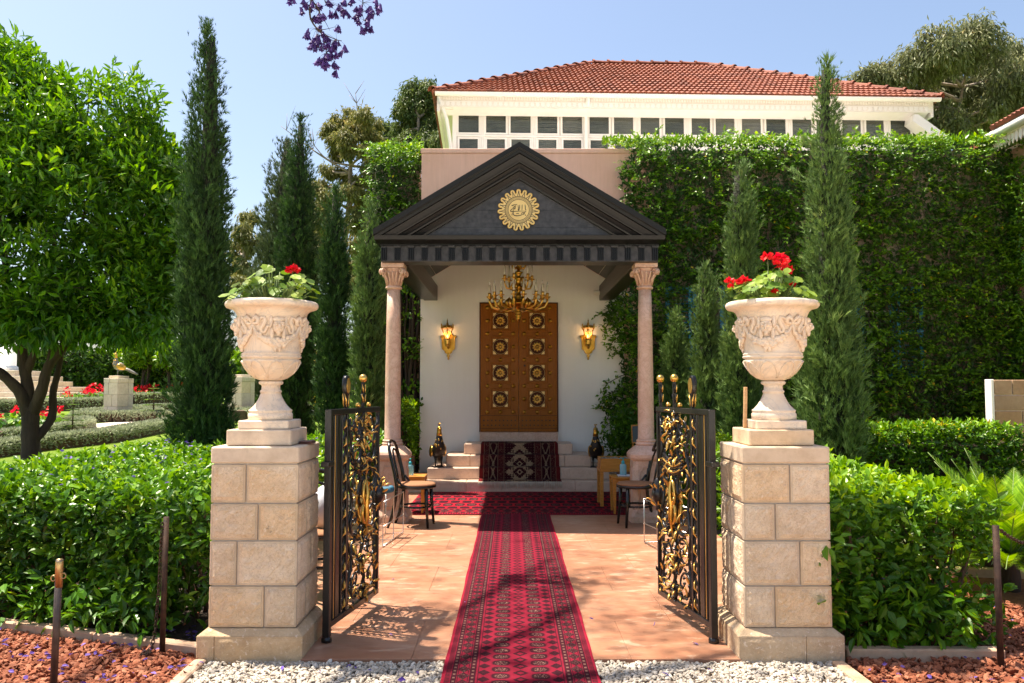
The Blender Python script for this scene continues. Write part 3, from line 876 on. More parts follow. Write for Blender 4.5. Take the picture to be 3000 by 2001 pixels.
pillar(LPX, PY, [.63, .31, .545, .40], 'weathered limestone gate pillar carrying the urn on the left')
pillar(RPX, PY, [.35, .645, .37, .545], 'weathered limestone gate pillar carrying the urn on the right')

# ================================================================== marble urns
def urn(cx, cy, z0, turn, label):
    t = thing('marble_urn', label, 'urn', (cx, cy, z0), 'carved marble urns on the gate pillars')
    MB().cbox(cx-.143, cx+.143, cy-.143, cy+.143, z0, z0+.05, .005).build('square_plinth', M['urn'], t)
    ft = [(.118,.050),(.1255,.052),(.1265,.085),(.121,.09),(.120,.096),(.124,.101),(.122,.108),(.113,.113),(.092,.135),(.076,.16),(.066,.18),(.059,.198),(.0565,.206),(.061,.209),(.062,.2145),(.060,.220),(.0535,.224),(.0525,.246),(.056,.252),(.066,.257),(.0695,.263),(.0695,.269),(.064,.274),(.05,.277)]
    MB().lathe(ft, 40, (cx, cy, z0)).build('foot', M['urn'], t)
    bw = [(.03,.276),(.06,.278),(.088,.289),(.113,.306),(.130,.324),(.143,.343),(.153,.362),(.160,.378),(.165,.384),(.168,.390),(.166,.396),(.158,.399),(.157,.403),(.166,.406),(.171,.412),(.171,.4185),(.166,.422),(.165,.425),(.169,.428),(.168,.434),(.160,.440),(.160,.452),(.163,.48),(.168,.516),(.175,.554),(.1825,.592),(.190,.63),(.198,.656),(.208,.676),(.222,.688),(.24,.694),(.256,.698),(.264,.708),(.2655,.720),(.261,.731),(.252,.737),(.238,.739),(.232,.741),(.225,.737),(.220,.72),(.205,.70),(.0,.695)]
    MB().lathe(bw, 56, (cx, cy, z0)).build('bowl', M['urn'], t)
    def rad(z):
        for (a, b) in zip(bw, bw[1:]):
            if a[1] <= z <= b[1] and b[1] > a[1]: return a[0]+(b[0]-a[0])*(z-a[1])/(b[1]-a[1])
        return .17
    def S(a, z, d=0.0):
        r = rad(z)+d; a = a+turn
        return (cx+r*math.sin(a), cy-r*math.cos(a), z0+z)
    # four bows with fluttering ribbons between four masks, swags between them
    for q in range(4):
        a0 = q*PI/2
        mb = MB()
        for s in (-1, 1):
            loop = [S(a0+s*x, .607+z, .007+.004*math.sin(i*.8)) for i, (x, z) in enumerate([(0,0),(.07,.016),(.15,.032),(.2,.018),(.19,-.004),(.1,-.008),(0,0)])]
            mb.tube(loop, [.008,.012,.014,.015,.013,.012,.008], 6)
            rib = [S(a0+s*x, z, .003) for (x, z) in [(.2,.610),(.28,.632),(.38,.634),(.41,.612),(.34,.588),(.27,.572),(.29,.553),(.37,.548),(.43,.566),(.47,.586),(.55,.585),(.56,.566)]]
            mb.tube(rib, [.008,.010,.012,.013,.013,.012,.012,.011,.010,.010,.009,.006], 6)
            mb.tube([S(a0+s*x, z, .004) for (x, z) in [(0,.605),(.05,.575),(.10,.548),(.13,.535)]], [.006,.009,.012,.011], 6)
        mb.ball(S(a0, .607, .006), .011, 8, 6)
        mb.build('ribbon_bow', M['urn'], t)
    for q in range(4):
        a0 = q*PI/2+PI/4
        mb = MB()
        for i in range(25):
            u = -1+2*i/24
            z = .492+.05*u*u+.006*random.uniform(-1, 1)
            w = .022-.009*abs(u)
            for dz in (-.011, .010):
                mb.ball(S(a0+u*.64, z+dz*(1-.5*abs(u))+random.uniform(-.004, .004), .009), w*random.uniform(.72, 1.0), 8, 5)
        mb.build('garland', M['urn'], t)
    for q in range(4):
        a = q*PI/2+PI/4
        mb = MB()
        Mx = Matrix.Rotation(a+turn, 3, 'Z')
        def el(da, z, d, r): mb.ball(S(a+da, z, d), r, 10, 7, Mx)
        el(0, .585, .012, (.034, .026, .043)); el(0, .622, .010, (.036, .018, .017)); el(0, .583, .040, (.008, .013, .015)); el(0, .568, .034, (.015, .010, .006)); el(0, .552, .026, (.013, .013, .022))
        el(.09, .59, .034, (.011, .009, .009)); el(-.09, .59, .034, (.011, .009, .009)); el(.085, .602, .033, (.013, .008, .006)); el(-.085, .602, .033, (.013, .008, .006))
        el(.21, .612, .007, (.012, .012, .033)); el(-.21, .612, .007, (.012, .012, .033)); el(.18, .545, .007, (.014, .014, .04)); el(-.18, .545, .007, (.014, .014, .04))
        el(0, .49, .006, (.022, .014, .035)); el(.07, .47, .006, (.012, .012, .03)); el(-.07, .47, .006, (.012, .012, .03))
        mb.build('mask', M['urn'], t)
    for q in range(8):
        a0 = q*PI/4+PI/8
        mb = MB()
        for s in (-1, 1):
            mb.tube([S(a0+s*x, z, .0015) for (x, z) in [(.03,.29),(.05,.32),(.12,.352),(.24,.378),(.36,.388)]], [.002,.004,.005,.006,.005], 5)
        mb.build('carved_leaf', M['urn'], t)
    return t
urn(LPX+.012, PY, 1.226, -.32, 'carved marble urn with garlands on the left pillar, its rim mottled')
urn(RPX+.014, PY, 1.226, .32, 'carved marble urn with garlands on the right pillar, under many red flowers')
# ================================================================== entrance steps
CX = 0.107
steps = thing('entrance_steps', 'pink marble steps rising to the wooden double door', 'steps', (CX, 12.6, 0))
YR = [11.97, 12.25, 12.45, 12.64]; ZR = [0, .15, .3155, .482, .64]
XR = [(-1.93, 2.06), (-1.23, 1.42), (-.977, 1.172), (-.722, .911)]
for k in range(4):
    x0, x1 = XR[k]
    cuts = {0: [x0, -.65, -.15, .9, x1], 1: [x0, .107, x1], 2: [x0, -.62, .107, .78, x1], 3: [x0, .1, x1]}[k]
    for i in range(len(cuts)-1):
        mb = MB(); mb.cbox(cuts[i]+.001, cuts[i+1]-.001, YR[k], 13.262-k*.0005, ZR[k]+(.001 if k else -.05), ZR[k+1], .008)
        mb.build('step_block', M['stepmarble'], steps)
mb = MB(); mb.cbox(-.505, .715, 13.13, 13.30, .641, .787, .004); mb.build('threshold', M['pinkmarble'], steps)

# ================================================================== columns
def column(cx, label):
    cy = 9.42
    t = thing('porch_column', label, 'column', (cx, cy, 0), 'marble columns of the porch')
    def octo(w, c): return [(-w, -w+c), (-w+c, -w), (w-c, -w), (w, -w+c), (w, w-c), (w-c, w), (-w+c, w), (-w, w-c)]
    def stack(lv, name):
        mb = MB(); n = 8
        for i, (w, c, z) in enumerate(lv):
            b = len(mb.v)
            mb.v.extend([(cx+x, cy+y, z) for x, y in octo(w, c)])
            if i:
                for k in range(8):
                    mb.f.append((b-8+k, b-8+(k+1) % 8, b+(k+1) % 8, b+k)); mb.sm.append(False)
        mb.f.append(tuple(range(8))[::-1]); mb.sm.append(False)
        mb.f.append(tuple(range(len(mb.v)-8, len(mb.v)))); mb.sm.append(False)
        return mb.build(name, M['pinkmarble'], t)
    stack([(.205,.03,-.01),(.205,.03,.06),(.20,.035,.075),(.17,.04,.125),(.165,.045,.13),(.165,.045,.665),(.172,.05,.675)], 'pedestal')
    # raised panel frames on the pedestal faces
    for rz in (0, PI/2, PI, -PI/2):
        mb = MB()
        Mx = Matrix.Translation((cx, cy, 0)) @ Matrix.Rotation(rz, 4, 'Z')
        o_ = [(-.098,.17),(.098,.17),(.098,.545),(.082,.558),(.070,.572),(.066,.60),(-.066,.60),(-.070,.572),(-.082,.558),(-.098,.545)]
        pts = [Mx @ Vector((x, -.166, z)) for x, z in o_] 
        mb.tube(pts+[pts[0]], .007, 5, smooth=True)
        mb.build('panel_moulding', M['pinkmarble'], t)
    stack([(.185,.05,.677),(.197,.05,.70),(.20,.05,.735),(.197,.055,.742),(.185,.07,.765),(.15,.075,.80),(.118,.06,.825),(.108,.045,.832)], 'pedestal_cap')
    MB().lathe([(.104,.830),(.112,.836),(.118,.846),(.117,.856),(.108,.864),(.102,.868),(.108,.873),(.112,.882),(.108,.892),(.098,.896)], 32, (cx, cy, 0)).build('base_ring', M['pinkmarble'], t)
    MB().lathe([(.096,.894),(.091,.91),(.089,1.2),(.086,1.7),(.080,2.2),(.072,2.585)], 32, (cx, cy, 0)).build('shaft', M['pinkmarble'], t)
    mb = MB()
    mb.lathe([(.072,2.583),(.090,2.588),(.094,2.600),(.090,2.612),(.074,2.616),(.078,2.64),(.084,2.70),(.096,2.76),(.115,2.805),(.122,2.815)], 32, (cx, cy, 0))
    mb.build('capital_bell', M['pinkmarble'], t)
    MB().cbox(cx-.128, cx+.128, cy-.128, cy+.128, 2.818, 2.872, .006).build('abacus', M['pinkmarble'], t)
    for q in range(4):
        a = PI/4+q*PI/2
        d = Vector((math.cos(a), math.sin(a), 0))
        mb = MB()
        ctr = Vector((cx, cy, 2.775)) + d*.148
        pts = []
        for i in range(22):
            g = -PI*.35+i*.42; r = .036*(1-i/26)
            pts.append(ctr+d*(r*math.cos(g))+Vector((0, 0, r*math.sin(g))))
        lead = [Vector((cx, cy, 2.63))+d*.082, Vector((cx, cy, 2.69))+d*.098, Vector((cx, cy, 2.735))+d*.125]
        side = d.cross(Vector((0, 0, 1)))
        for s in (-.016, .016):
            mb.tube([p+side*s for p in pts], [.014-.0003*i for i in range(22)], 6)
        mb.tube(lead+[ctr+d*.02], [.010, .014, .016, .012], 6)
        mb.build('volute', M['pinkmarble'], t)
    for q in range(4):
        a = q*PI/2
        d = Vector((math.cos(a), math.sin(a), 0)); side = d.cross(Vector((0, 0, 1)))
        mb = MB()
        for s, w in ((-.035, .9), (0, 1), (.035, .9)):
            mb.tube([Vector((cx, cy, 2.625))+d*.078+side*s*.6, Vector((cx, cy, 2.70))+d*.09+side*s, Vector((cx, cy, 2.755))+d*.108+side*s*1.3, Vector((cx, cy, 2.775))+d*.125+side*s*1.5], [.008*w, .013*w, .014*w, .007*w], 6)
        mb.build('acanthus_leaf', M['pinkmarble'], t)
column(-1.338, 'slender pink marble column at the left front of the porch')
column(1.503, 'slender pink marble column at the right front of the porch')

# ================================================================== portico roof
PX = 0.083
port = thing('portico', 'black wooden portico gable with triglyphs and gold sun emblem', 'portico', (PX, 9.2, 2.87))
SL = .604; ZA = 4.16; ZC = 3.136; HW = 1.585
MB().box(PX-1.54, PX+1.54, 9.22, 9.52, 2.874, 3.045).build('frieze', M['friezewood'], port)
MB().box(PX-1.548, PX+1.548, 9.205, 9.53, 3.047, 3.068).build('bed_moulding', M['blackwood'], port)
mb = MB(); mb.prism([(9.19, 3.07), (9.03, 3.086), (9.022, 3.13), (9.60, 3.134), (9.60, 3.07)], PX-HW, PX+HW, 'x'); mb.build('cornice', M['blackwood'], port)
tri = None
for i in range(21):
    x = PX-1.505+3.01*i/20
    if tri is None:
        mb = MB()
        for k in (-1, 0, 1):
            mb.prism([(k*.022-.0075, 9.219), (k*.022-.0045, 9.196), (k*.022+.0045, 9.196), (k*.022+.0075, 9.219)], 2.892, 3.022, 'z')
        mb.box(-.034, .034, 9.212, 9.2192, 2.884, 3.0225)
        tri = mb.build('triglyph', M['blackwood'], port)
        tri.location.x = x
        tcap = MB().box(-.037, .037, 9.19, 9.2195, 3.0235, 3.0455).build('triglyph_cap', M['friezewood'], tri)
    else:
        to = piece(tri, port, (x, 0, 0))
        tcap2 = piece(tcap, to, local=True)
for s, tn in ((-1, 0), (1, 1)):    # side friezes along the flanks
    x0 = PX+s*1.44 if s > 0 else PX-1.54
    MB().box(min(PX+s*1.42, PX+s*1.535), max(PX+s*1.42, PX+s*1.535), 9.523, 13.258, 2.89, 3.045).build('side_frieze', M['blackwood'], port)
# tympanum boards
def gable(z0, z1, off=.37, y0=9.225, y1=9.30):
    zt = ZA-off
    def xw(z): return max(0.0, (zt-z)/SL)
    return [(PX-xw(z0), z0), (PX+xw(z0), z0), (PX+xw(z1), z1), (PX-xw(z1), z1)]
zb = [ZC+.002, 3.255, 3.445, 3.70, 3.79]
for a, b in zip(zb, zb[1:]):
    pl = gable(a+.0008, b-.0008)
    if b == zb[-1]: pl = [pl[0], pl[1], (PX, ZA-.371)]
    MB().prism(pl, 9.225, 9.30).build('tympanum_board', M['friezewood'], port)
MB().box(PX-1.05, PX+1.05, 9.20, 9.224, ZC+.002, ZC+.032).build('sill_fillet', M['blackwood'], port)
bands = [(-.004, .050, 9.020), (.052, .066, 9.04), (.068, .105, 9.055), (.107, .185, 9.10), (.187, .205, 9.085), (.207, .262, 9.125), (.264, .285, 9.11), (.287, .345, 9.16), (.347, .372, 9.185)]
for bi, (o0, o1, yf) in enumerate(bands):
    for s in (-1, 1):
        if bi == 0:
            xe = HW+.012
            pl = [(PX, ZA-o0), (PX+s*xe, ZA-o0-SL*xe), (PX+s*xe, ZA-o1-SL*xe-.012), (PX, ZA-o1)]
        else:
            def xa(o): return (ZA-o-ZC-.001)/SL
            pl = [(PX, ZA-o0), (PX+s*xa(o0), ZC+.001), (PX+s*xa(o1), ZC+.001), (PX, ZA-o1)]
        mb = MB()
        n = 4
        tilt = .022 if bi in (3, 5, 7) else .004
        front = [(pl[0][0], yf, pl[0][1]), (pl[1][0], yf, pl[1][1]), (pl[2][0], yf+tilt, pl[2][1]), (pl[3][0], yf+tilt, pl[3][1])]
        back = [(p[0], 9.32-bi*.002, p[1]) for p in pl]
        mb.add(front+back, [(0,1,2,3),(7,6,5,4),(0,4,5,1),(1,5,6,2),(2,6,7,3),(3,7,4,0)])
        mb.build('raking_moulding', M['blackwood'], port)
for s in (-1, 1):
    pl = [(PX, ZA-.004), (PX+s*(HW+.01), ZA-.004-SL*(HW+.01)), (PX+s*(HW+.01), ZA-.05-SL*(HW+.01)), (PX, ZA-.05)]
    MB().prism(pl, 9.33, 13.262).build('roof_slope', M['blackwood'], port)
    # underside boards with pale joints
    nb = 7
    for k in range(nb):
        xa_, xb_ = .02+(HW-.08)*k/nb, .02+(HW-.08)*(k+1)/nb-.014
        pl = [(PX+s*xa_, ZA-.052-SL*xa_), (PX+s*xb_, ZA-.052-SL*xb_), (PX+s*xb_, ZA-.085-SL*xb_), (PX+s*xa_, ZA-.085-SL*xa_)]
        MB().prism(pl, 9.34, 13.258).build('soffit_board', M['blackwood'], port)
        if k:
            xc = xa_-.008
            pl = [(PX+s*(xc-.005), ZA-.054-SL*(xc-.005)), (PX+s*(xc+.005), ZA-.054-SL*(xc+.005)), (PX+s*(xc+.005), ZA-.080-SL*(xc+.005)), (PX+s*(xc-.005), ZA-.080-SL*(xc-.005))]
            MB().prism(pl, 9.345, 13.256).build('joint_strip', M['creamwhite'], port)
    x0, x1 = ((-1.40, -1.185), (1.39, 1.605))[s > 0]
    MB().cbox(x0, x1, 9.524, 13.257, 2.868, 3.11, .008).build('side_beam', M['darkwood'], port)

# gold sun emblem
em = thing('sun_emblem', 'round gold sunburst plaque with black calligraphy on the gable', 'emblem', (.074, 9.2, 3.447))
EX, EZ, ER = .074, 3.447, .233
def ring_poly(n=19, R=ER, r=.017):
    pts = []
    for k in range(n):
        a = PI/2+2*PI*k/n; w = 2*PI/n
        c = (R-.0245)
        bx, bz = EX+c*math.cos(a), EZ+c*math.sin(a)
        for i in range(9):
            g = a-PI*.58+PI*1.16*i/8
            pts.append((bx+.0245*math.cos(g), bz+.0245*math.sin(g)))
        a2 = a+w/2
        for d in (-.06, 0, .06):
            pts.append((EX+(R-.046)*math.cos(a2+d*.7), EZ+(R-.046)*math.sin(a2+d*.7)))
    return pts
mb = MB(); pl = ring_poly(); n = len(pl)
mb.add([(EX, 9.198, EZ)]+[(x, 9.198, z) for x, z in pl]+[(x, 9.226, z) for x, z in pl],
       [(0, 1+i, 1+(i+1) % n) for i in range(n)]+[(1+i, 1+n+i, 1+n+(i+1) % n, 1+(i+1) % n) for i in range(n)])
plate = mb.build('sunburst_plate', M['goldplate'], em)
edge = MB(); edge.tube([(x, 9.199, z) for x, z in pl+[pl[0]]], .0035, 4); edge.build('gilt_edge', M['gold'], em)
def circ(r, n=48): return [(EX+r*math.cos(2*PI*i/n), EZ+r*math.sin(2*PI*i/n)) for i in range(n+1)]
def ink(pts, w, closed=False, y=9.1965):
    """flat pen stroke"""
    mb = MB(); m = len(pts)
    ws = w if hasattr(w, '__len__') else [w]*m
    L = []; R = []
    for i in range(m):
        a, b = pts[max(i-1, 0)], pts[min(i+1, m-1)]
        dx, dz = b[0]-a[0], b[1]-a[1]; l = math.hypot(dx, dz) or 1
        nx, nz = -dz/l*ws[i]/2, dx/l*ws[i]/2
        L.append((pts[i][0]+nx, y, pts[i][1]+nz)); R.append((pts[i][0]-nx, y, pts[i][1]-nz))
    mb.add(L+R, [(i, i+1, m+i+1, m+i) for i in range(m-1)])
    return mb
M['ink'] = simple('engraved_black', (0.02, 0.015, 0.01), None, 1, .5)
for r, w in ((.152, .006), (.143, .004), (.118, .006)):
    ink(circ(r), w).build('engraved_ring', M['ink'], em)
mb = MB()
for k in range(60):
    a = 2*PI*k/60
    x, z = EX+.131*math.cos(a), EZ+.131*math.sin(a)
    mb.add([(x+.0055*math.cos(g), 9.1965, z+.0055*math.sin(g)) for g in (0, PI/2, PI, 3*PI/2)], [(0, 1, 2, 3)])
o = mb.build('bead_ring', M['ink'], em); o['kind'] = 'stuff'
for k in range(19):
    a = PI/2+2*PI*k/19
    t_ = (EX+.205*math.cos(a), EZ+.205*math.sin(a))
    for s in (-1, 1):
        b_ = (EX+.155*math.cos(a+s*.085), EZ+.155*math.sin(a+s*.085))
        mbk = ink([b_, t_], .0062)
        if s < 0: ray = mbk
        else: ray.add(mbk.v, mbk.f)
    c_ = [(EX+.209*math.cos(a)+.005*math.cos(g*PI/4), EZ+.209*math.sin(a)+.005*math.sin(g*PI/4)) for g in range(9)]
    q = ink(c_, .0045); ray.add(q.v, q.f)
    ray.build('engraved_ray', M['ink'], em)
# calligraphy strokes, drawn in plaque units (1 = 100 zoomed pixels)
def cal(pts, w):
    def cv(p): return (EX+(p[0]-425)*.000712, EZ-(p[1]-458)*.000712)
    # smooth the stroke
    q = []
    for i in range(len(pts)-1):
        p0 = pts[max(i-1, 0)]; p1 = pts[i]; p2 = pts[i+1]; p3 = pts[min(i+2, len(pts)-1)]
        for k in range(5):
            t = k/5
            q.append(tuple(.5*((2*p1[j])+(-p0[j]+p2[j])*t+(2*p0[j]-5*p1[j]+4*p2[j]-p3[j])*t*t+(-p0[j]+3*p1[j]-3*p2[j]+p3[j])*t**3) for j in (0, 1)))
    q.append(pts[-1])
    m = len(q)
    if not hasattr(w, '__len__'): w = [w]*2
    ws = [np.interp(i/(m-1), np.linspace(0, 1, len(w)), w)*.000712 for i in range(m)]
    ink([cv(p) for p in q], ws).build('calligraphy_stroke', M['ink'], em)
cal([(524,376),(528,410),(529,440),(537,462),(545,452)], [9,11,11,9,4])
cal([(480,376),(479,410),(477,462)], [8,11,8])
cal([(441,378),(438,420),(430,460),(418,462),(414,440)], [8,11,11,10,5])
cal([(415,380),(420,420),(426,455)], [6,10,7])
cal([(309,394),(335,388),(352,378),(380,380),(404,367)], [5,16,10,15,3])
cal([(368,396),(352,408),(340,424),(356,434),(374,416),(378,400),(360,404),(372,440),(352,446),(330,440),(314,450),(300,470),(306,482),(360,482),(440,478),(545,478)], [7,9,10,9,7,8,8,9,8,8,11,13,14,11,9,6])
cal([(340,452),(339,490),(341,520),(352,540),(390,552),(440,546),(480,532),(470,512),(486,500),(500,512),(492,528),(514,524),(516,506),(500,496)], [8,10,11,13,15,13,10,9,9,9,9,9,9,6])
cal([(540,488),(520,494),(500,502)], [6,9,6])
for (x, y) in ((398,516),(418,516),(322,536),(533,541)):
    cal([(x-11, y), (x, y), (x+11, y)], [2, 17, 2])
cal([(330,503),(320,508),(328,514),(318,522)], [5,6,6,4])
cal([(352,432),(370,424),(382,404)], [5,9,5])

# ================================================================== porch lights
def sconce(cx, label):
    cz, yw = 2.255, 13.26
    t = thing('wall_lantern', label, 'wall lamp', (cx, yw, cz), 'gilded wall lanterns beside the door')
    pl = [(0,-.29),(.02,-.275),(.012,-.24),(.05,-.215),(.06,-.185),(.095,-.16),(.1,-.06),(.10,.01),(.13,.03),(.118,.055),(.08,.05),(.05,.075),(.03,.11),(0,.12)]
    pl = pl+[(-x, z) for x, z in pl[::-1][1:-1]]
    MB().prism([(cx+x, cz+z) for x, z in pl], yw-.02, yw).build('back_plate', M['darkgold'], t)
    mb = MB(); mb.tube([(cx+x, yw-.022, cz+z) for x, z in pl+[pl[0]]], .0085, 6); mb.build('plate_edge', M['gold'], t)
    mb = MB(); mb.tube([(cx, yw-.02, cz-.10), (cx, yw-.07, cz-.14), (cx, yw-.12, cz-.10), (cx, yw-.13, cz-.05)], [.014, .018, .02, .028], 8); mb.build('bracket', M['gold'], t)
    lx, ly = cx-.01, yw-.13
    MB().lathe([(.012,-.33),(.016,-.30),(.01,-.27),(.018,-.25),(.008,-.22)], 10, (cx, yw-.012, cz)).build('drop_finial', M['gold'], t)
    MB().lathe([(.0,-.13),(.03,-.115),(.045,-.08),(.04,-.055),(.052,-.03),(.045,-.005),(.04,.0)], 12, (lx, ly, cz)).build('lantern_cup', M['gold'], t)
    R0, R1, z0, z1 = .038, .098, 0.0, .165
    mb = MB()
    for k in range(6):
        a, b = PI/6+k*PI/3, PI/6+(k+1)*PI/3
        mb.add([(lx+R0*math.cos(a), ly+R0*math.sin(a), cz+z0), (lx+R0*math.cos(b), ly+R0*math.sin(b), cz+z0), (lx+R1*math.cos(b), ly+R1*math.sin(b), cz+z1), (lx+R1*math.cos(a), ly+R1*math.sin(a), cz+z1)], [(0, 1, 2, 3)])
    mb.build('glass', M['lanternglass'], t)
    for k in range(6):
        a = PI/6+k*PI/3
        mb = MB(); mb.tube([(lx+R0*math.cos(a), ly+R0*math.sin(a), cz), (lx+R1*math.cos(a), ly+R1*math.sin(a), cz+z1)], .0055, 5)
        mb.lathe([(.0,.14),(.006,.15),(.004,.165),(.009,.185),(.005,.20),(.008,.215),(.002,.235),(0,.25)], 6, (lx+1.06*R1*math.cos(a), ly+1.06*R1*math.sin(a), cz))
        mb.build('corner_rib', M['gold'], t)
    MB().lathe([(.104,.163),(.108,.172),(.10,.18),(.085,.195),(.075,.205),(.068,.205),(.03,.212),(.016,.225),(.02,.24),(.008,.26),(.011,.28),(.004,.30),(0,.33)], 12, (lx, ly, cz)).build('lantern_crown', M['darkgold'], t)
    MB().ball((lx, ly, cz+.035), (.014, .014, .03), 10, 8).build('bulb', M['bulb'], t)
    ld = bpy.data.lights.new('lantern_light', 'POINT'); ld.energy = .45; ld.color = (1.0, .62, .28); ld.shadow_soft_size = .03
    lo = bpy.data.objects.new('lantern_light', ld); COL.objects.link(lo); lo.location = (lx, ly, cz+.09)
    lo.parent = t; lo.matrix_parent_inverse = world_of(t).inverted()
sconce(-1.008, 'lit gilded wall lantern to the left of the door')
sconce(1.209, 'lit gilded wall lantern to the right of the door')

def chandelier():
    cx, cy = .085, 11.0
    zb = P(1188, 738, cy).z
    t = thing('chandelier', 'ornate gilded chandelier with white candle tubes hanging in the porch', 'chandelier', (cx, cy, zb))
    def pz(yd): return P(1188, yd, cy).z
    z = lambda v: zb+v
    MB().lathe([(0,0),(.010,.008),(.020,.02),(.03,.03),(.032,.055),(.022,.065),(.045,.075),(.04,.088),(.025,.095),(.05,.115),(.035,.125),(.022,.135),(.035,.15),(.045,.17),(.09,.195),(.135,.225),(.145,.245),(.11,.25),(.05,.26),(.03,.30),(.042,.33),(.03,.36),(.028,.43),(.05,.455),(.03,.48),(.035,.55),(.055,.57),(.025,.59),(.04,.63),(.06,.65),(.02,.67),(.018,.74),(.045,.78),(.05,.80),(.015,.82),(.012,.98)], 16, (cx, cy, zb)).build('stem', M['darkgold'], t)
    MB().lathe([(.006,.98),(.006,pz(520)-zb)], 6, (cx, cy, zb)).build('hanging_rod', M['darkgold'], t)
    def candle(x, y, zz, L):
        MB().lathe([(.012,-.045),(.02,-.04),(.012,-.03),(.04,-.02),(.047,-.012),(.016,-.006),(.02,.0),(.018,.012),(.023,.03),(.016,.036)], 8, (x, y, zz)).build('candle_cup', M['gold'], t)
        c = MB(); c.lathe([(.0125,.036),(.0120,.036+L)], 8, (x, y, zz)); co = c.build('candle_tube', M['candle'], t)
        MB().lathe([(.005,.036+L),(.0085,.05+L),(.004,.075+L),(0,.085+L)], 6, (x, y, zz)).build('flame_bulb', M['clearbulb'], co)
    for k in range(8):
        a = PI/8+k*PI/4
        d = Vector((math.cos(a), math.sin(a), 0)); s = d.cross(Vector((0, 0, 1)))
        b = Vector((cx, cy, zb))
        prof = [(.05,.235),(.12,.19),(.20,.165),(.27,.185),(.29,.235),(.26,.265),(.235,.25)]
        mb = MB(); mb.tube([b+d*r+Vector((0, 0, h)) for r, h in prof], [.024,.023,.021,.019,.016,.014,.009], 7)
        mb.tube([b+d*.14+Vector((0,0,.19)), b+d*.17+Vector((0,0,.26)), b+d*.13+Vector((0,0,.30)), b+d*.10+Vector((0,0,.26))], [.018,.024,.018,.008], 6)
        for q in (-1, 1):
            mb.tube([b+d*.21+Vector((0,0,.168)), b+d*.27+s*q*.05+Vector((0,0,.16)), b+d*.34+s*q*.09+Vector((0,0,.19)), b+d*.375+s*q*.09+Vector((0,0,.255)), b+d*.375+s*q*.088+Vector((0,0,.29))], [.018,.017,.016,.014,.013], 6)
        mb.build('scroll_arm', M['gold'], t)
        for q in (-1, 1):
            p_ = b+d*.375+s*q*.088+Vector((0, 0, .335))
            candle(p_.x, p_.y, p_.z, .105)
    for k in range(6):
        a = k*PI/3+.2
        d = Vector((math.cos(a), math.sin(a), 0)); b = Vector((cx, cy, zb))
        mb = MB(); mb.tube([b+d*r+Vector((0, 0, h)) for r, h in [(.03,.47),(.09,.43),(.16,.44),(.185,.50),(.185,.535)]], [.014,.014,.012,.010,.010], 7)
        mb.tube([b+d*r+Vector((0, 0, h)) for r, h in [(.05,.40),(.10,.455),(.085,.50),(.05,.49)]], [.01,.014,.01,.005], 6)
        mb.build('scroll_arm', M['gold'], t)
        p_ = b+d*.185+Vector((0, 0, .58)); candle(p_.x, p_.y, p_.z, .115)
    for k in range(5):
        a = k*2*PI/5
        d = Vector((math.cos(a), math.sin(a), 0)); b = Vector((cx, cy, zb))
        mb = MB(); mb.tube([b+d*r+Vector((0, 0, h)) for r, h in [(.02,.72),(.07,.70),(.10,.75),(.09,.80),(.115,.835)]], [.016,.018,.014,.01,.006], 6)
        mb.build('crown_leaf', M['gold'], t)
chandelier()
M['terrace'] = simple('pale_terrace', (0.62, 0.57, 0.50), (0.72, 0.67, 0.60), 3, .85)
# ================================================================== the mansion behind
WY = 13.27
house = thing('mansion', 'large white and pink house with red tiled hip roof behind the porch', 'house', (3.0, 17.0, 0))
# lower front wall: white inside the porch, pink above it, plain under the creeper
SLW = .604; ZAW = 4.06
white = [(-1.46, -.05), (1.78, -.05), (1.78, 3.10), (PX+1.585, ZA-.09-SL*1.585), (PX, ZA-.09), (PX-1.585, ZA-.09-SL*1.585), (-1.46, 3.10)]
white = [(-1.458, -.05), (1.78, -.05), (1.78, ZA-.09-SL*(1.78-PX)), (PX, ZA-.09), (-1.458, ZA-.09-SL*(PX+1.458))]
MB().prism(white, WY-.006, WY+.03).build('porch_wall', M['white'], house)
MB().box(-1.455, 2.2, WY, WY+.35, -.05, 5.25).build('pink_wall', M['pink'], house)
MB().cbox(-1.47, 2.25, WY-.018, WY+.36, 5.252, 5.325, .006).build('parapet_coping', M['pink'], house)
MB().box(2.202, 8.02, WY-.001, WY+.35, -.05, 5.30).build('creeper_wall', M['ivywall'], house)
MB().box(-2.30, -1.56, 13.85, 14.2, -.05, 5.25).build('side_wall', M['ivywall'], house)
MB().box(-1.445, -1.38, WY+.351, 17.4, -.05, 5.2).build('return_wall', M['pink'], house)
MB().box(-1.37, 8.0, WY+.352, 17.6, 4.75, 4.95).build('bounce_terrace', M['terrace'], house)  # hidden pale slab added to bounce light up to the eave
mb = MB(); mb.tube([(1.30, WY-.05, 2.99), (1.9, WY-.05, 2.97)], .035, 8); mb.build('drain_pipe', M['paintwhite'], house)
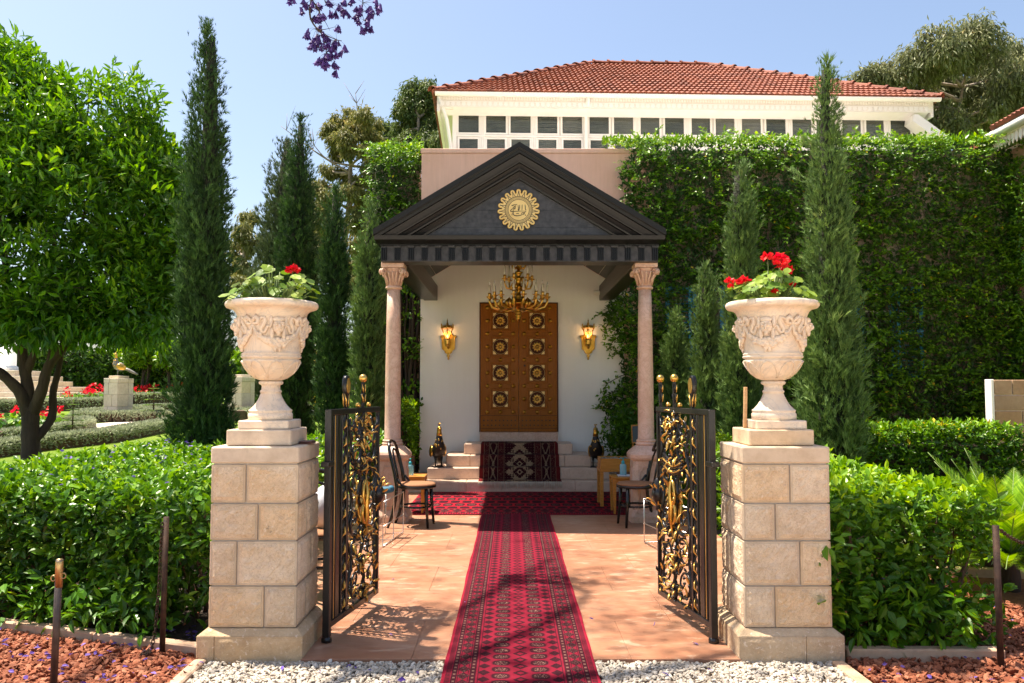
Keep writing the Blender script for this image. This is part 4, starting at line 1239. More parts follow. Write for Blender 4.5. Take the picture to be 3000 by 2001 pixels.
# ---- double door
def door_leaf(x0, x1, flip):
    z0, z1 = .79, 2.815
    leaf = MB(); leaf.cbox(x0+.002, x1-.002, WY-.06, WY-.002, z0, z1, .003); dl = leaf.build('door_leaf', M['door'], house)
    cx = (x0+x1)/2+ (-.012 if flip else .012)
    W = x1-x0
    zs = [1.304+.4134*k for k in range(4)]
    yf = WY-.06
    for zc in zs:
        w, hh = .165, .17
        mb = MB()
        for (a, b, c, d) in ((-w, w, hh-.026, hh), (-w, w, -hh, -hh+.026), (-w, -w+.026, -hh+.0265, hh-.0265), (w-.026, w, -hh+.0265, hh-.0265)):
            mb.cbox(cx+a, cx+b, yf-.014, yf-.001, zc+c, zc+d, .005)
        mb.build('panel_moulding', M['door'], dl)
        MB().box(cx-.118, cx+.118, yf-.006, yf-.001, zc-.122, zc+.122).build('panel', M['doordark'], dl)
        for (sx, sz) in ((-1, -1), (1, -1), (1, 1), (-1, 1)):
            p = [(cx+sx*.116, zc+sz*.12), (cx+sx*.062, zc+sz*.12), (cx+sx*.086, zc+sz*.09), (cx+sx*.116, zc+sz*.064)]
            MB().prism(p, yf-.0105, yf-.0062).build('corner_inlay', M['goldplate'], dl)
        mb = MB(); mb.tube([(cx+.116*math.cos(g), yf-.009, zc+.116*math.sin(g)) for g in np.linspace(0, 2*PI, 41)], .0028, 5); mb.build('inlay_ring', M['goldplate'], dl)
        mb = MB(); mb.tube([(cx+.098*math.cos(g), yf-.009, zc+.098*math.sin(g)) for g in np.linspace(0, 2*PI, 33)], .008, 6); mb.build('turned_ring', M['doordark'], dl)
        mb = MB()
        for k in range(10):
            a = 2*PI*k/10+PI/10
            Mx = Matrix.Rotation(-a, 3, 'Y')
            mb.ball((cx+.050*math.cos(a), yf-.012, zc+.050*math.sin(a)), (.030, .010, .0165), 8, 6, Mx)
        mb.ball((cx, yf-.016, zc), (.02, .014, .02), 10, 6)
        mb.build('rosette', M['gold'], dl)
    xl, xr = cx-.205, cx+.205
    for k in range(9):
        zz = 1.10+.206*k
        xsd = (xl, cx, xr) if k % 2 == 0 else (xl, xr)
        for xx in xsd:
            MB().lathe([(.030,0),(.031,.004),(.026,.006),(.022,.014),(.012,.019),(0,.021)], 14, (0, 0, 0), M=Matrix.Translation((xx, yf, zz)) @ Matrix.Rotation(PI/2, 4, 'X')).build('gilt_boss', M['darkgold'], dl)
    for zb_ in (1.046, .845): MB().box(x0+.004, x1-.004, yf-.006, yf-.001, zb_-.004, zb_+.004).build('rail_bead', M['doordark'], dl)
    st = None
    for r in range(2):
        for k in range(9):
            xx = x0+.055+(W-.11)*k/8; zz = .893+.075*r
            if st is None:
                st = MB(); st.prism([(-.0095, -.0095), (.0095, -.0095), (.0095, .0095), (-.0095, .0095)], yf-.009, yf-.0005); st = st.build('iron_stud', M['bronze'], dl)
                st.location = (xx, 0, zz)
            else: piece(st, dl, (xx, 0, zz))
    return dl
# lift the panels to leave a studded bottom rail
def doors():
    for (a, b, fl) in ((-.497, .107, False), (.109, .712, True)):
        door_leaf(a, b, fl)
doors()
MB().box(-.515, -.4985, WY-.05, WY-.001, .789, 2.835).build('door_frame', M['doordark'], house)
MB().box(.7135, .73, WY-.05, WY-.001, .789, 2.835).build('door_frame', M['doordark'], house)
MB().box(-.498, .713, WY-.05, WY-.001, 2.817, 2.835).build('door_frame', M['doordark'], house)
MB().lathe([(.016, 0), (.016, .008), (.01, .012), (0, .012)], 12, M=Matrix.Translation((.20, WY-.06, 1.83)) @ Matrix.Rotation(PI/2, 4, 'X')).build('lock_plate', M['bronze'], house)

# ---- shuttered windows in the creeper wall
def shutter_window(x0, x1, z0, z1):
    w = MB()
    for (a, b, c, d) in ((x0-.09, x1+.09, z1, z1+.09), (x0-.09, x1+.09, z0-.09, z0), (x0-.09, x0, z0, z1), (x1, x1+.09, z0, z1)):
        w.cbox(a, b, WY-.045, WY-.002, c, d, .006)
    w = w.build('window_frame', M['teal'], house)
    MB().box(x0, x1, WY-.012, WY-.003, z0, z1).build('pane', M['pane'], w)
    for k in range(1, 4):
        MB().box(x0, x1, WY-.026, WY-.013, z0+(z1-z0)*k/4-.012, z0+(z1-z0)*k/4+.012).build('glazing_bar', M['creamwhite'], w)
    MB().box((x0+x1)/2-.012, (x0+x1)/2+.012, WY-.0275, WY-.0125, z0, z1).build('glazing_bar', M['creamwhite'], w)
    for s, (a, b) in ((-1, (x0-.52, x0-.10)), (1, (x1+.10, x1+.52))):
        sh = MB()
        for (p, q, r, u) in ((a, a+.06, z0-.06, z1+.06), (b-.06, b, z0-.06, z1+.06), (a+.061, b-.061, z1, z1+.06), (a+.061, b-.061, z0-.06, z0), (a+.061, b-.061, (z0+z1)/2-.03, (z0+z1)/2+.03)):
            sh.cbox(p, q, WY-.075, WY-.035, r, u, .004)
        sh = sh.build('shutter', M['teal'], house)
        n = 22
        sl = None
        for k in range(n):
            zz = z0+(z1-z0)*(k+.5)/n
            if sl is None:
                sl = MB(); sl.box(a+.061, b-.061, -.012, .012, -.004, .004, Matrix.Rotation(.6, 4, 'X')); sl = sl.build('louvre', M['teal'], sh)
                sl.location = (0, WY-.055, zz)
            else: piece(sl, sh, (0, WY-.055, zz))
wz0, wz1 = P(1620, 858, WY).z, P(1620, 668, WY).z
shutter_window(P(1602, 750, WY).x, P(1652, 750, WY).x, wz0, wz1)
shutter_window(P(1985, 750, WY).x, P(2040, 750, WY).x, wz0, wz1)

# ---- upper storey, turned two degrees
HC = Vector((-1.557, 17.0, 0)); HA = math.radians(2.05)
RH = Matrix.Translation(HC) @ Matrix.Rotation(HA, 4, 'Z')
HL_ = 10.52
def HLoc(xd, yd, ly):
    a, d, e = _ray(xd, yd)
    r = a/d
    c, s = math.cos(HA), math.sin(HA)
    lx = (r*(HC.y+ly*c)-HC.x+ly*s)/(c-r*s)
    Y = HC.y+lx*s+ly*c
    return lx, P(xd, yd, Y).z
ze = HLoc(1010, 213, 0)[1]                      # eave level
OV = .50                                          # eave overhang
zwin1 = HLoc(1075, 262, OV)[1]; zwin0 = HLoc(1075, 305, OV)[1]
zl1 = HLoc(1075, 320, OV)[1]; zl0 = HLoc(1075, 352, OV)[1]
lx0, lx1 = HLoc(1042, 300, OV)[0], HL_-.42
MB().box(lx0, lx1, OV, OV+.3, 4.4, ze-.06, RH).build('upper_wall', M['paintwhite'], house)
MB().box(lx0+.02, lx0+.3, OV+.301, 8.0, 4.4, ze-.06, RH).build('upper_side_wall', M['paintwhite'], house)
panes = [(1053,1099),(1116,1161),(1172,1218),(1234,1279),(1291,1336),(1353,1397),(1409,1453),(1470,1513),(1526,1569),(1587,1629),(1642,1685),(1702,1745),(1758,1802),(1818,1861),(1873,1916),(1932,1974),(1987,2027),(2043,2088)]
def house_window(a, b, z0, z1, open_=False):
    f = MB(); e = .045
    for (p, q, r, u) in ((a-e, b+e, z1, z1+e), (a-e, b+e, z0-e, z0), (a-e, a, z0, z1), (b, b+e, z0, z1)):
        f.cbox(p, q, OV-.045, OV-.0005, r, u, .008, RH)
    f = f.build('window', M['paintwhite'], house)
    n = max(3, int((z1-z0)/.075))
    bl = MB(); bl.box(a, b, OV-.006, OV-.001, z0, z1, RH)
    for k in range(n):
        z = z0+(z1-z0)*(k+.5)/n
        bl.box(a, b, -.012, .006, -.006, .006, RH @ Matrix.Translation((0, OV-.012, z)) @ Matrix.Rotation(.7, 4, 'X'))
    bl.build('blind', M['blind'], f)
    MB().box(a, b, OV-.036, OV-.031, z0, z1, RH).build('pane', M['pane'], f)
for i, (pa, pb) in enumerate(panes):
    a = HLoc(pa, 280, OV)[0]; b = HLoc(pb, 280, OV)[0]
    house_window(a, b, zwin0, zwin1)
    if i < 8: house_window(a+.02, b-.02, zl0, zl1)
MB().cbox(lx0, lx1, OV-.06, OV-.001, (zwin0+zl1)/2-.02, (zwin0+zl1)/2+.02, .008, RH).build('transom', M['paintwhite'], house)
for i in range(len(panes)-1):
    if i % 2 == 0 or i > 15:
        a = HLoc(panes[i][1], 280, OV)[0]; b = HLoc(panes[i+1][0], 280, OV)[0]; m_ = (a+b)/2
        mb = MB()
        for d in (-.038, 0, .038): mb.cbox(m_+d-.017, m_+d+.017, OV-.055, OV-.001, 4.4, zwin1+.05, .006, RH)
        mb.build('fluted_mullion', M['paintwhite'], house)
MB().cbox(lx0-.03, lx0+.06, OV-.07, OV-.001, 4.4, zwin1+.06, .008, RH).build('corner_post', M['paintwhite'], house)
# cornice, fretwork, gutter
z_f0 = HLoc(1075, 246, .06)[1]; z_f1 = ze-.03
zl = zwin1+.055
def eave_strip(poly, name, mat, l0=0.0, l1=HL_):
    """profile (ly, z) swept along the front; returns the part"""
    mb = MB(); mb.prism(poly, l0, l1, 'x', RH); return mb.build(name, mat, house)
eave_strip([(.05, z_f0), (.075, z_f0), (.075, z_f1), (.05, z_f1)], 'fascia', M['creamwhite'], .06, HL_-.06)
eave_strip([(.076, z_f0+.01), (.22, z_f0-.035), (.36, z_f0-.08), (OV-.02, zl+.03), (OV-.02, z_f1), (.076, z_f1)], 'cove', M['paintwhite'], .1, HL_-.1)
eave_strip([(OV-.05, zl-.05), (OV-.021, zl-.05), (OV-.021, zl+.04), (OV-.05, zl+.04)], 'lower_fascia', M['paintwhite'], lx0-.05, lx1+.05)
def fret(l0, l1, ly, z0, z1, pitch, name):
    mb = MB(); n = int((l1-l0)/pitch)
    mb.box(l0, l1, ly-.010, ly, z1-.014, z1, RH)
    for i in range(n):
        x = l0+pitch*(i+.5)
        mb.prism([(x-pitch*.30, z1-.013), (x-pitch*.38, z0+.3*(z1-z0)), (x, z0), (x+pitch*.38, z0+.3*(z1-z0)), (x+pitch*.30, z1-.013)], ly-.010, ly-.001, 'y', RH)
    o = mb.build(name, M['paintwhite'], house); o['kind'] = 'stuff'
hf = z_f1-z_f0
fret(.06, HL_-.06, .035, z_f1-.42*hf, z_f1-.10*hf, .056, 'fretwork')
fret(.06, HL_-.06, .045, z_f0+.02, z_f1-.52*hf, .11, 'scroll_fretwork')
fret(lx0-.04, lx1+.04, OV-.055, zl-.11, zl+.02, .068, 'hanging_fretwork')
mb = MB()
pr = [(-.085+.065*math.cos(g), ze-.02+.07*math.sin(g)) for g in np.linspace(PI, 2*PI, 9)]
pr = pr+[(x*.88-.01, z+.0) for x, z in pr[::-1]]
mb.prism(pr, -.03, HL_+.06, 'x', RH); mb.build('gutter', M['paintwhite'], house)
for k in range(9):
    x = .4+k*1.2
    mb = MB(); mb.prism([(y_*1.06+.005, z_-.004) for y_, z_ in pr[:9]]+[(y_*1.0, z_) for y_, z_ in pr[:9][::-1]], x, x+.035, 'x', RH); mb.build('gutter_joint', M['paintwhite'], house)
eave_strip([(-.02, ze-.035), (.3, ze-.035), (.3, ze+.01), (-.02, ze+.01)], 'eave_board', M['paintwhite'], .0, HL_)
for (xd_, top) in ((1345, 222),):
    a = HLoc(xd_, 262, OV-.1)[0]
    mb = MB(); mb.tube([RH @ Vector((a, -.05, ze-.07)), RH @ Vector((a, .05, ze-.2)), RH @ Vector((a, OV-.14, zl+.02)), RH @ Vector((a, OV-.12, zl-.2)), RH @ Vector((a, OV-.12, 4.5))], .045, 10)
    mb.build('downpipe', M['paintwhite'], house)
mb = MB(); mb.tube([RH @ Vector((.04, .0, ze-.07)), RH @ Vector((.2, .25, ze-.5)), RH @ Vector((lx0-.06, OV-.1, ze-1.0)), RH @ Vector((lx0-.06, OV-.05, 4.6))], .04, 10)
mb.build('downpipe', M['paintwhite'], house)
# left return of the eave
MB().box(.0, .06, .08, 8.5, ze-.36, ze-.03, RH).build('side_fascia', M['creamwhite'], house)
MB().box(.061, lx0-.001, .12, 8.5, ze-.30, ze-.04, RH).build('side_soffit', M['creamwhite'], house)
MB().box(HL_-.06, HL_, .08, 8.5, ze-.36, ze-.03, RH).build('side_fascia', M['creamwhite'], house)
# white sloping stair flank at the right end
q0 = HLoc(2090, 268, OV-.3); q1 = HLoc(2165, 312, OV-.3)
MB().prism([(q0[0], q0[1]), (q0[0]+.1, q0[1]), (q1[0]+.1, q1[1]-.1), (q1[0]-.22, q1[1]-.1), (q0[0]-.02, q0[1]-.14)], OV-.45, OV-.08, 'y', RH).build('sloping_brace', M['paintwhite'], house)
# ---- hip roof
RX0, RX1, RD = 3.75, 6.75, 3.8        # ridge ends (local), depth of the front slope
zr = HLoc(1450, 149, RD)[1]
hz = zr-(ze+.03)
def slope_pt(lx, ly): return RH @ Vector((lx, ly, ze+.03+hz*ly/RD))
rb = MB()
A = [(-.1, -.1), (HL_+.1, -.1), (RX1, RD), (RX0, RD)]
rb.add([slope_pt(x, y) for x, y in A]+[RH @ Vector((-.1, 2*RD+.1, ze-.02)), RH @ Vector((HL_+.1, 2*RD+.1, ze-.02))], [(0,1,2,3), (3,2,5,4), (0,3,4), (1,5,2)])
roof = rb.build('roof', M['tile'], house)
# tiles: double-roll profile, in courses
pitch_x = .23; course = RD/15.0
tang = math.atan2(hz, RD)
tl = MB()
NX = 8
vs = []; fs = []
for j, (yy, lift) in enumerate(((-.02, .058), (course*1.06, .012))):
    for i in range(NX+1):
        u = i/NX
        vs.append((pitch_x*u, yy/math.cos(tang), lift+.024*(.5-.5*math.cos(4*PI*u))))
for i in range(NX+1):
    u = i/NX; vs.append((pitch_x*u, -.02, -.004))
fs = [(i, i+1, NX+2+i, NX+1+i) for i in range(NX)]+[(2*(NX+1)+i, 2*(NX+1)+i+1, i+1, i) for i in range(NX)]
tl.add(vs, fs)
proto = tl.build('roof_tile', M['tile'], roof)
RT = RH @ Matrix.Translation((0, 0, ze+.03))
places = []
for r in range(15):
    ly = course*r-.09
    for k in range(60):
        lx = -.1+pitch_x*k+(.5*pitch_x if r % 2 else 0)*0
        lo = RX0*max(ly, 0)/RD-.08; hi = HL_-(HL_-RX1)*max(ly, 0)/RD+.08-pitch_x
        if lo-.1 < lx < hi+.1: places.append((r, lx, ly))
mats_ = []
for (r, lx, ly) in places:
    mats_.append(RT @ Matrix.Translation((lx, ly, hz*ly/RD+random.uniform(-.003, .003))) @ Matrix.Rotation(tang, 4, 'X') @ Matrix.Rotation(random.uniform(-.012, .012), 4, 'Z'))
first = True
for mt in mats_[:300]:
    o_ = proto if first else link('roof_tile', proto.data, roof)
    first = False
    o_.matrix_basis = mt if o_.parent is None else mt
rest = MB()
for mt in mats_[300:]:
    rest.add([mt @ Vector(p) for p in vs], fs)
o_ = rest.build('roof_tiles', M['tile'], roof); o_['kind'] = 'stuff'
# ridge and hip caps
cap = MB(); n = 7
cvs = []
for (yy, rr, dz) in ((0, .115, .012), (.05, .115, .012), (.052, .1, 0), (.46, .085, -.01)):
    for k in range(n+1):
        g = PI*k/n
        cvs.append((rr*math.cos(g), yy, rr*.75*math.sin(g)+dz))
cap.add(cvs, [(j*(n+1)+k, j*(n+1)+k+1, (j+1)*(n+1)+k+1, (j+1)*(n+1)+k) for j in range(3) for k in range(n)], False)
capo = None
def caps(p0, p1):
    global capo
    p0, p1 = Vector(p0), Vector(p1); d = p1-p0; L = d.length; d.normalize()
    m = int(L/.4)+1
    q = d.to_track_quat('Y', 'Z').to_matrix().to_4x4()
    for k in range(m):
        Mx = Matrix.Translation(p0+d*(L*k/m)+Vector((0, 0, .03))) @ q
        if capo is None:
            capo = cap.build('ridge_tile', M['tile'], roof); o_ = capo
        else: o_ = link('ridge_tile', capo.data, roof)
        o_.matrix_basis = Mx
caps(slope_pt(-.1, -.1), slope_pt(RX0, RD)); caps(slope_pt(HL_+.1, -.1), slope_pt(RX1, RD)); caps(slope_pt(RX0, RD), slope_pt(RX1, RD))

# ================================================================== stone wing at the right, and the garden wall
wing = thing('stone_wing', 'stone wing with tiled eave at the right edge, half hidden by creeper', 'building', (8.2, 12, 0))
MB().box(8.03, 12, 9.6, 13.9, -.05, 5.35).build('core_wall', M['palemortar'], wing)
zz = 0.0; r = 0
while zz < 5.25:
    y = 9.6-(.35 if r % 2 else 0)
    while y < 13.26:
        y0, y1 = max(y, 9.6), min(y+.70, 13.262)
        if y1-y0 > .08:
            MB().cbox(8.01, 8.09, y0+.006, y1-.006, zz+.006, min(zz+.30, 5.3)-.006, .006).build('ashlar_block', M['ashlar'], wing)
        y += .70
    zz += .30; r += 1
ez = P(2300, 312, 13.2).z
MB().cbox(7.70, 8.08, 9.4, 13.25, ez-.10, ez-.02, .01).build('eave_board', M['creamwhite'], wing)
mb = MB(); mb.tube([(7.66, 9.4, ez-.02), (7.66, 13.25, ez-.02)], .07, 10); mb.build('gutter', M['paintwhite'], wing)
mb = MB()
for k in range(38):
    y = 9.5+k*.1
    mb.prism([(y-.035, ez-.1), (y-.04, ez-.2), (y, ez-.27), (y+.04, ez-.2), (y+.035, ez-.1)], 7.72, 7.735, 'x')
o_ = mb.build('fretwork', M['creamwhite'], wing); o_['kind'] = 'stuff'
for k in range(17):
    y = 9.45+k*.225
    for j in range(3):
        Mx = Matrix.Translation((7.62+j*.33, y, ez+.05+j*.19)) @ Matrix.Rotation(-PI/2, 4, 'Z') @ Matrix.Rotation(.5, 4, 'X')
        if k == 0 and j == 0:
            wt = MB(); wt.add(vs, fs); wt = wt.build('roof_tile', M['tile'], wing); wo = wt
        else: wo = link('roof_tile', wt.data, wing)
        wo.matrix_parent_inverse = world_of(wing).inverted(); wo.matrix_basis = Mx
MB().prism([(7.68, ez+.0), (12, ez+2.4), (12, ez+2.3), (7.8, ez-.02)], 9.4, 13.9, 'y').build('roof_slope', M['tile'], wing)

gw = thing('garden_wall', 'low sandstone block wall with whitewashed end right of the creeper', 'wall', (6.8, 11, 0))
gy0 = 11.0
zt = P(2290, 871, gy0).z
MB().box(6.33, 10.0, gy0+.02, gy0+.14, -.05, zt-.01).build('core', M['palemortar'], gw)
MB().cbox(6.292, 6.330, gy0-.004, gy0+.15, -.05, zt, .005).build('white_end', M['white'], gw)
zz = zt; r = 0
while zz > -.05:
    x = 6.332-(0 if r % 2 else .22)
    while x < 10:
        x0, x1 = max(x, 6.332), min(x+.46+.06*((r*7+int(x*3)) % 3), 10)
        if x1-x0 > .05: MB().cbox(x0+.007, x1-.007, gy0, gy0+.1, max(zz-.205, -.06)+.007, zz-.007, .006).build('ashlar_block', M['ashlar'], gw)
        x = x1
    zz -= .205; r += 1
# ================================================================== carpets
def flat_carpet(name, x0, x1, y0, y1, z, th, mat, label):
    cx, cy = (x0+x1)/2, (y0+y1)/2
    mb = MB()
    nx, ny = 10, max(6, int((y1-y0)/.12))
    vs = []; fs = []
    for j in range(ny+1):
        for i in range(nx+1):
            wob = .0015*math.sin(j*.9+i*.7)+.001*random.uniform(-1, 1)
            e = 0 if i in (0, nx) else 1
            dx = .0035*math.sin(j*.31)+.002*math.sin(j*1.1)
            vs.append(((x1-x0)*(i/nx-.5)+dx, (y1-y0)*(j/ny-.5), th+wob*e))
    fs = [(j*(nx+1)+i, j*(nx+1)+i+1, (j+1)*(nx+1)+i+1, (j+1)*(nx+1)+i) for j in range(ny) for i in range(nx)]
    mb.add(vs, fs)
    w, l = (x1-x0)/2-.002, (y1-y0)/2-.002
    mb.box(-w, w, -l, l, .0, th-.003)
    o = mb.build(name, mat); o.location = (cx, cy, z)
    return tag(o, label, 'carpet')
flat_carpet('carpet_runner', -.352, .440, 2.6, 9.80, .004, .009, runner_mat('crimson_runner_weave', .396, True, RED, DARK), 'long crimson patterned runner leading from the gate to the steps')
flat_carpet('cross_carpet', -1.28, 1.62, 9.79, 11.955, .003, .007, runner_mat('dark_red_carpet_weave', 1.083, False, (0.32, 0.010, 0.022), (0.028, 0.007, 0.012), .15, True, 1.45), 'dark red patterned carpet lying crosswise below the steps')
def stair_carpet():
    hw = .573; cx = .112
    path = [(13.10, .642), (12.66, .642), (12.633, .638), (12.628, .62), (12.628, .497), (12.62, .487), (12.47, .484), (12.442, .480), (12.437, .46), (12.437, .33), (12.43, .321), (12.27, .3175), (12.242, .314), (12.237, .295), (12.237, .166), (12.22, .156), (12.0, .152), (11.965, .15), (11.958, .142)]
    L = [0]
    for a, b in zip(path, path[1:]): L.append(L[-1]+math.hypot(b[0]-a[0], b[1]-a[1]))
    nx = 12; vs = []; al = []
    for (y, z), l in zip(path, L):
        for i in range(nx+1):
            w = hw*(1+.035*l/L[-1])
            vs.append((cx+w*(2*i/nx-1), y-.006-.002*random.random(), z+.006+.002*random.random())); al.append(l)
    n = len(path)
    fs = np.array([(j*(nx+1)+i, j*(nx+1)+i+1, (j+1)*(nx+1)+i+1, (j+1)*(nx+1)+i) for j in range(n-1) for i in range(nx)])
    t = thing('stair_carpet', 'dark maroon and cream patterned carpet draped over the marble steps', 'carpet', (cx, 12.5, .3))
    me_v = np.array(vs)-np.array([cx, 0, 0])
    o = raw_mesh('woven_pile', me_v, fs, stair_mat(hw), None)
    at = o.data.attributes.new('along', 'FLOAT', 'POINT'); at.data.foreach_set('value', np.array(al, dtype=np.float32)+.07)
    o.parent = t; o.matrix_parent_inverse = world_of(t).inverted(); o.location = (cx, 0, 0)
    m = o.modifiers.new('thickness', 'SOLIDIFY'); m.thickness = .008; m.offset = 1
    fr = MB()
    for k in range(150):
        x = cx+hw*1.035*(2*k/149-1)
        l = .085+random.uniform(-.03, .02); dx = random.uniform(-.012, .012)
        fr.tube([(x, 11.958, .152), (x+dx*.4, 11.946, .145), (x+dx, 11.948, .15-l*.55), (x+dx*1.6, 11.951, .15-l)], [.003, .004, .0035, .002], 4)
    fo = fr.build('fringe', M['fringe'], t); fo['kind'] = 'stuff'
    fr = MB()
    for k in range(90):
        x = cx+hw*(2*k/89-1)
        fr.tube([(x, 13.09, .65), (x+random.uniform(-.01, .01), 13.123, .647)], .002, 3)
    fo = fr.build('fringe', M['fringe'], t); fo['kind'] = 'stuff'
stair_carpet()

# ================================================================== gates
def gate():
    t = thing('iron_gate', 'x', 'gate', (0, 0, 0), 'black and gold leaves of the gate')
    L = .865; ZB, ZT = .075, 1.335
    def bx(name, u0, u1, z0, z1, d=.014, mat='iron', c=.003):
        mb = MB(); mb.cbox(u0, u1, -d, d, z0, z1, c); return mb.build(name, M[mat], t, True)
    bx('hinge_post', -.020, .020, .03, ZT, .020)
    MB().lathe([(.020,.0),(.03,.003),(.03,.022),(.022,.03),(.018,.034)], 16).build('pivot_foot', M['iron'], t, True)
    bx('top_rail', .0205, L, ZT-.034, ZT, .016)
    bx('bottom_rail', .0205, L, ZB, ZB+.036, .014)
    bx('meeting_stile', L-.022, L, ZB+.037, ZT-.035, .013)
    bx('wide_bar', .098, .155, ZB+.037, ZT-.035, .010)
    bx('gilt_strip', .078, .084, ZB+.037, ZT-.035, .008, 'goldpaint', .001)
    bx('thin_bar', .060, .072, ZB+.037, ZT-.035, .010)
    bx('inner_bar', .262, .288, ZB+.037, ZT-.035, .012)
    bx('inner_bar', .192, .204, ZB+.037, ZT-.035, .008)
    # hinge arm to the pillar
    mb = MB(); mb.cbox(-.062, .03, -.024, .024, 1.005, 1.035, .004); mb.build('hinge_arm', M['iron'], t, True)
    def V(u, z, d=0.0): return Vector((u, d, z))
    # narrow band with gilt leaf sprigs
    sp = MB(); sp.tube([V(-.02, -.035, .0), V(.006, -.012, .014), V(-.004, .008, .018), V(.016, .03, .008)], [.003, .007, .006, .002], 5)
    sp.tube([V(-.018, -.03, -.0), V(.004, -.012, -.014), V(-.004, .008, -.018), V(.016, .03, -.008)], [.003, .007, .006, .002], 5)
    sprig = None
    for k in range(11):
        z = .16+k*.108
        if sprig is None:
            sprig = sp.build('gilt_sprig', M['goldpaint'], t, True); sprig.location = (.232, 0, z)
        else: piece(sprig, t, (.232, 0, z), local=True)
    bk = MB()
    for k in range(22):
        z = .14+k*.054; s = 1 if k % 2 else -1
        bk.tube([V(.232-s*.02, z-.03), V(.232+s*.012, z-.005), V(.232+s*.02, z+.02), V(.232, z+.03)], [.004, .008, .007, .003], 5)
    bk.build('iron_foliage', M['iron'], t, True)
    # scrollwork panel: spirals off a wandering stem, mirrored about the middle height here and there
    u0, u1 = .295, L-.025
    gold_axes = []
    def scroll(u, z, r, a, turns, hand, w=.011, name='iron_scroll'):
        pts = []; n = 26
        for i in range(n):
            q = i/(n-1)
            rr = r*(1-q)**.8+.006
            g = a+hand*turns*2*PI*q
            pts.append(V(u+rr*math.cos(g), z+rr*math.sin(g), .010*math.sin(q*7+u*20)))
        mb = MB(); mb.tube(pts, [w*(1-.55*i/n) for i in range(n)], 6)
        mb.ball(pts[-1], w*1.0, 7, 5)
        mb.build(name, M['iron'], t, True)
        for q in (.05, .17, .3, .43, .58, .75):
            i = int(q*(n-1)); d = (pts[i+1]-pts[max(i-1, 0)]).normalized()
            gold_axes.append((pts[i], d, .055*(1-.5*q)+.012))
    um = (u0+u1)/2; W = (u1-u0)/2
    plan = [(.24, .55), (.42, -.5), (.42, .5), (.63, -.55), (.63, .55), (.86, -.5), (.86, .5), (1.06, -.5), (1.06, .52), (1.22, -.5), (1.22, .5), (.24, -.5)]
    for i, (z, f_) in enumerate(plan):
        hand = 1 if f_ > 0 else -1
        if z in (.42, .86): hand = -hand
        scroll(um+f_*W, z, .092 if z < 1.1 else .07, (PI if f_ > 0 else 0)+(.9 if hand > 0 else -.9)*(-1 if z > .7 else 1), 1.35, hand)
    for (z, f_) in ((.15, .1), (.33, 0), (.53, 0), (.75, .05), (.96, 0), (1.14, 0), (1.25, .05)):
        scroll(um+f_*W, z, .05, PI/2, 1.1, 1, .009); scroll(um+f_*W, z, .05, PI/2, 1.1, -1, .009)
    for s in (-1, 1):
        pts = [V(um+s*W*(.86+.12*math.sin(k*1.3)), .13+1.14*k/16, .008*math.cos(k)) for k in range(17)]
        mb = MB(); mb.tube(pts, .010, 6); mb.build('iron_stem', M['iron'], t, True)
        for k in range(16): gold_axes.append((pts[k], Vector((-s*.7, .0, .8 if k % 2 else -.6)).normalized(), .05))
    pts = [V(um+W*.10*math.sin(k*1.1), .12+1.16*k/18, .010*math.sin(k*2)) for k in range(19)]
    mb = MB(); mb.tube(pts, .012, 6); mb.build('iron_stem', M['iron'], t, True)
    for k in range(18): gold_axes.append((pts[k], Vector((.8*(1 if k % 2 else -1), 0, .6)).normalized(), .06))
    # draped swag, gilt cartouche, projecting lock boss
    mb = MB()
    for k in range(5):
        dz = .02*k
        mb.tube([V(um+x*W, .985+.055*abs(x)**1.5*1.6-dz, .012) for x in (-.62, -.4, -.2, 0, .2, .4, .62)], .008, 5)
    mb.build('swag', M['iron'], t, True)
    mb = MB(); mb.tube([V(um+x*W, .955+.055*abs(x)**1.5*1.6, .02) for x in (-.55, -.35, -.18, 0, .18, .35, .55)], .005, 5)
    mb.tube([V(um+x*W, .915+.055*abs(x)**1.5*1.6, .02) for x in (-.5, -.3, -.15, 0, .15, .3, .5)], .005, 5)
    mb.build('gilt_swag', M['goldpaint'], t, True)
    mb = MB()
    for d in (-.022, .022):
        mb.tube([V(um+.045*math.cos(g), .78+.085*math.sin(g), d) for g in np.linspace(0, 2*PI, 21)], .011, 6)
        mb.tube([V(um+.05*math.cos(g), .66+.07*math.sin(g), d*.9) for g in np.linspace(0, 2*PI, 19)], .010, 6)
        mb.tube([V(um, .54, d), V(um+.012, .62, d*1.3), V(um-.008, .70, d*1.4), V(um+.01, .78, d*1.4), V(um, .9, d)], [.006, .014, .018, .016, .004], 6)
    mb.build('gilt_cartouche', M['gold'], t, True)
    mb = MB(); mb.lathe([(.006,.62),(.022,.64),(.016,.67),(.032,.70),(.05,.735),(.044,.77),(.026,.80),(.03,.83),(.01,.86)], 12, (L+.0, 0, 0)); mb.build('lock_boss', M['iron'], t, True)
    for k in range(14):
        a = k*2.4; z = .655+.014*k
        gold_axes.append((Vector((L+.034*math.cos(a), .034*math.sin(a), z)), Vector((.7*math.cos(a), .7*math.sin(a), .6)).normalized(), .05))
    # gilt leaves: one mesh, many pieces
    lf = MB()
    for (x0, x1, w0, w1) in ((0, .35, .12, .42), (.35, .7, .42, .34), (.7, 1, .34, .02)):
        pass
    sec = [(0, .10, 0), (.25, .36, .07), (.5, .44, .12), (.75, .30, .08), (1.0, .02, -.10)]
    vv = []; ff = []
    for (x, w, z) in sec:
        vv += [(x, -w*.5, z*.3), (x, 0, z+.09), (x, w*.5, z*.3), (x, 0, z-.05)]
    for j in range(4):
        for k in range(4): ff.append((j*4+k, j*4+(k+1) % 4, (j+1)*4+(k+1) % 4, (j+1)*4+k))
    lf.add(vv, ff, True)
    leaf = None
    random.shuffle(gold_axes)
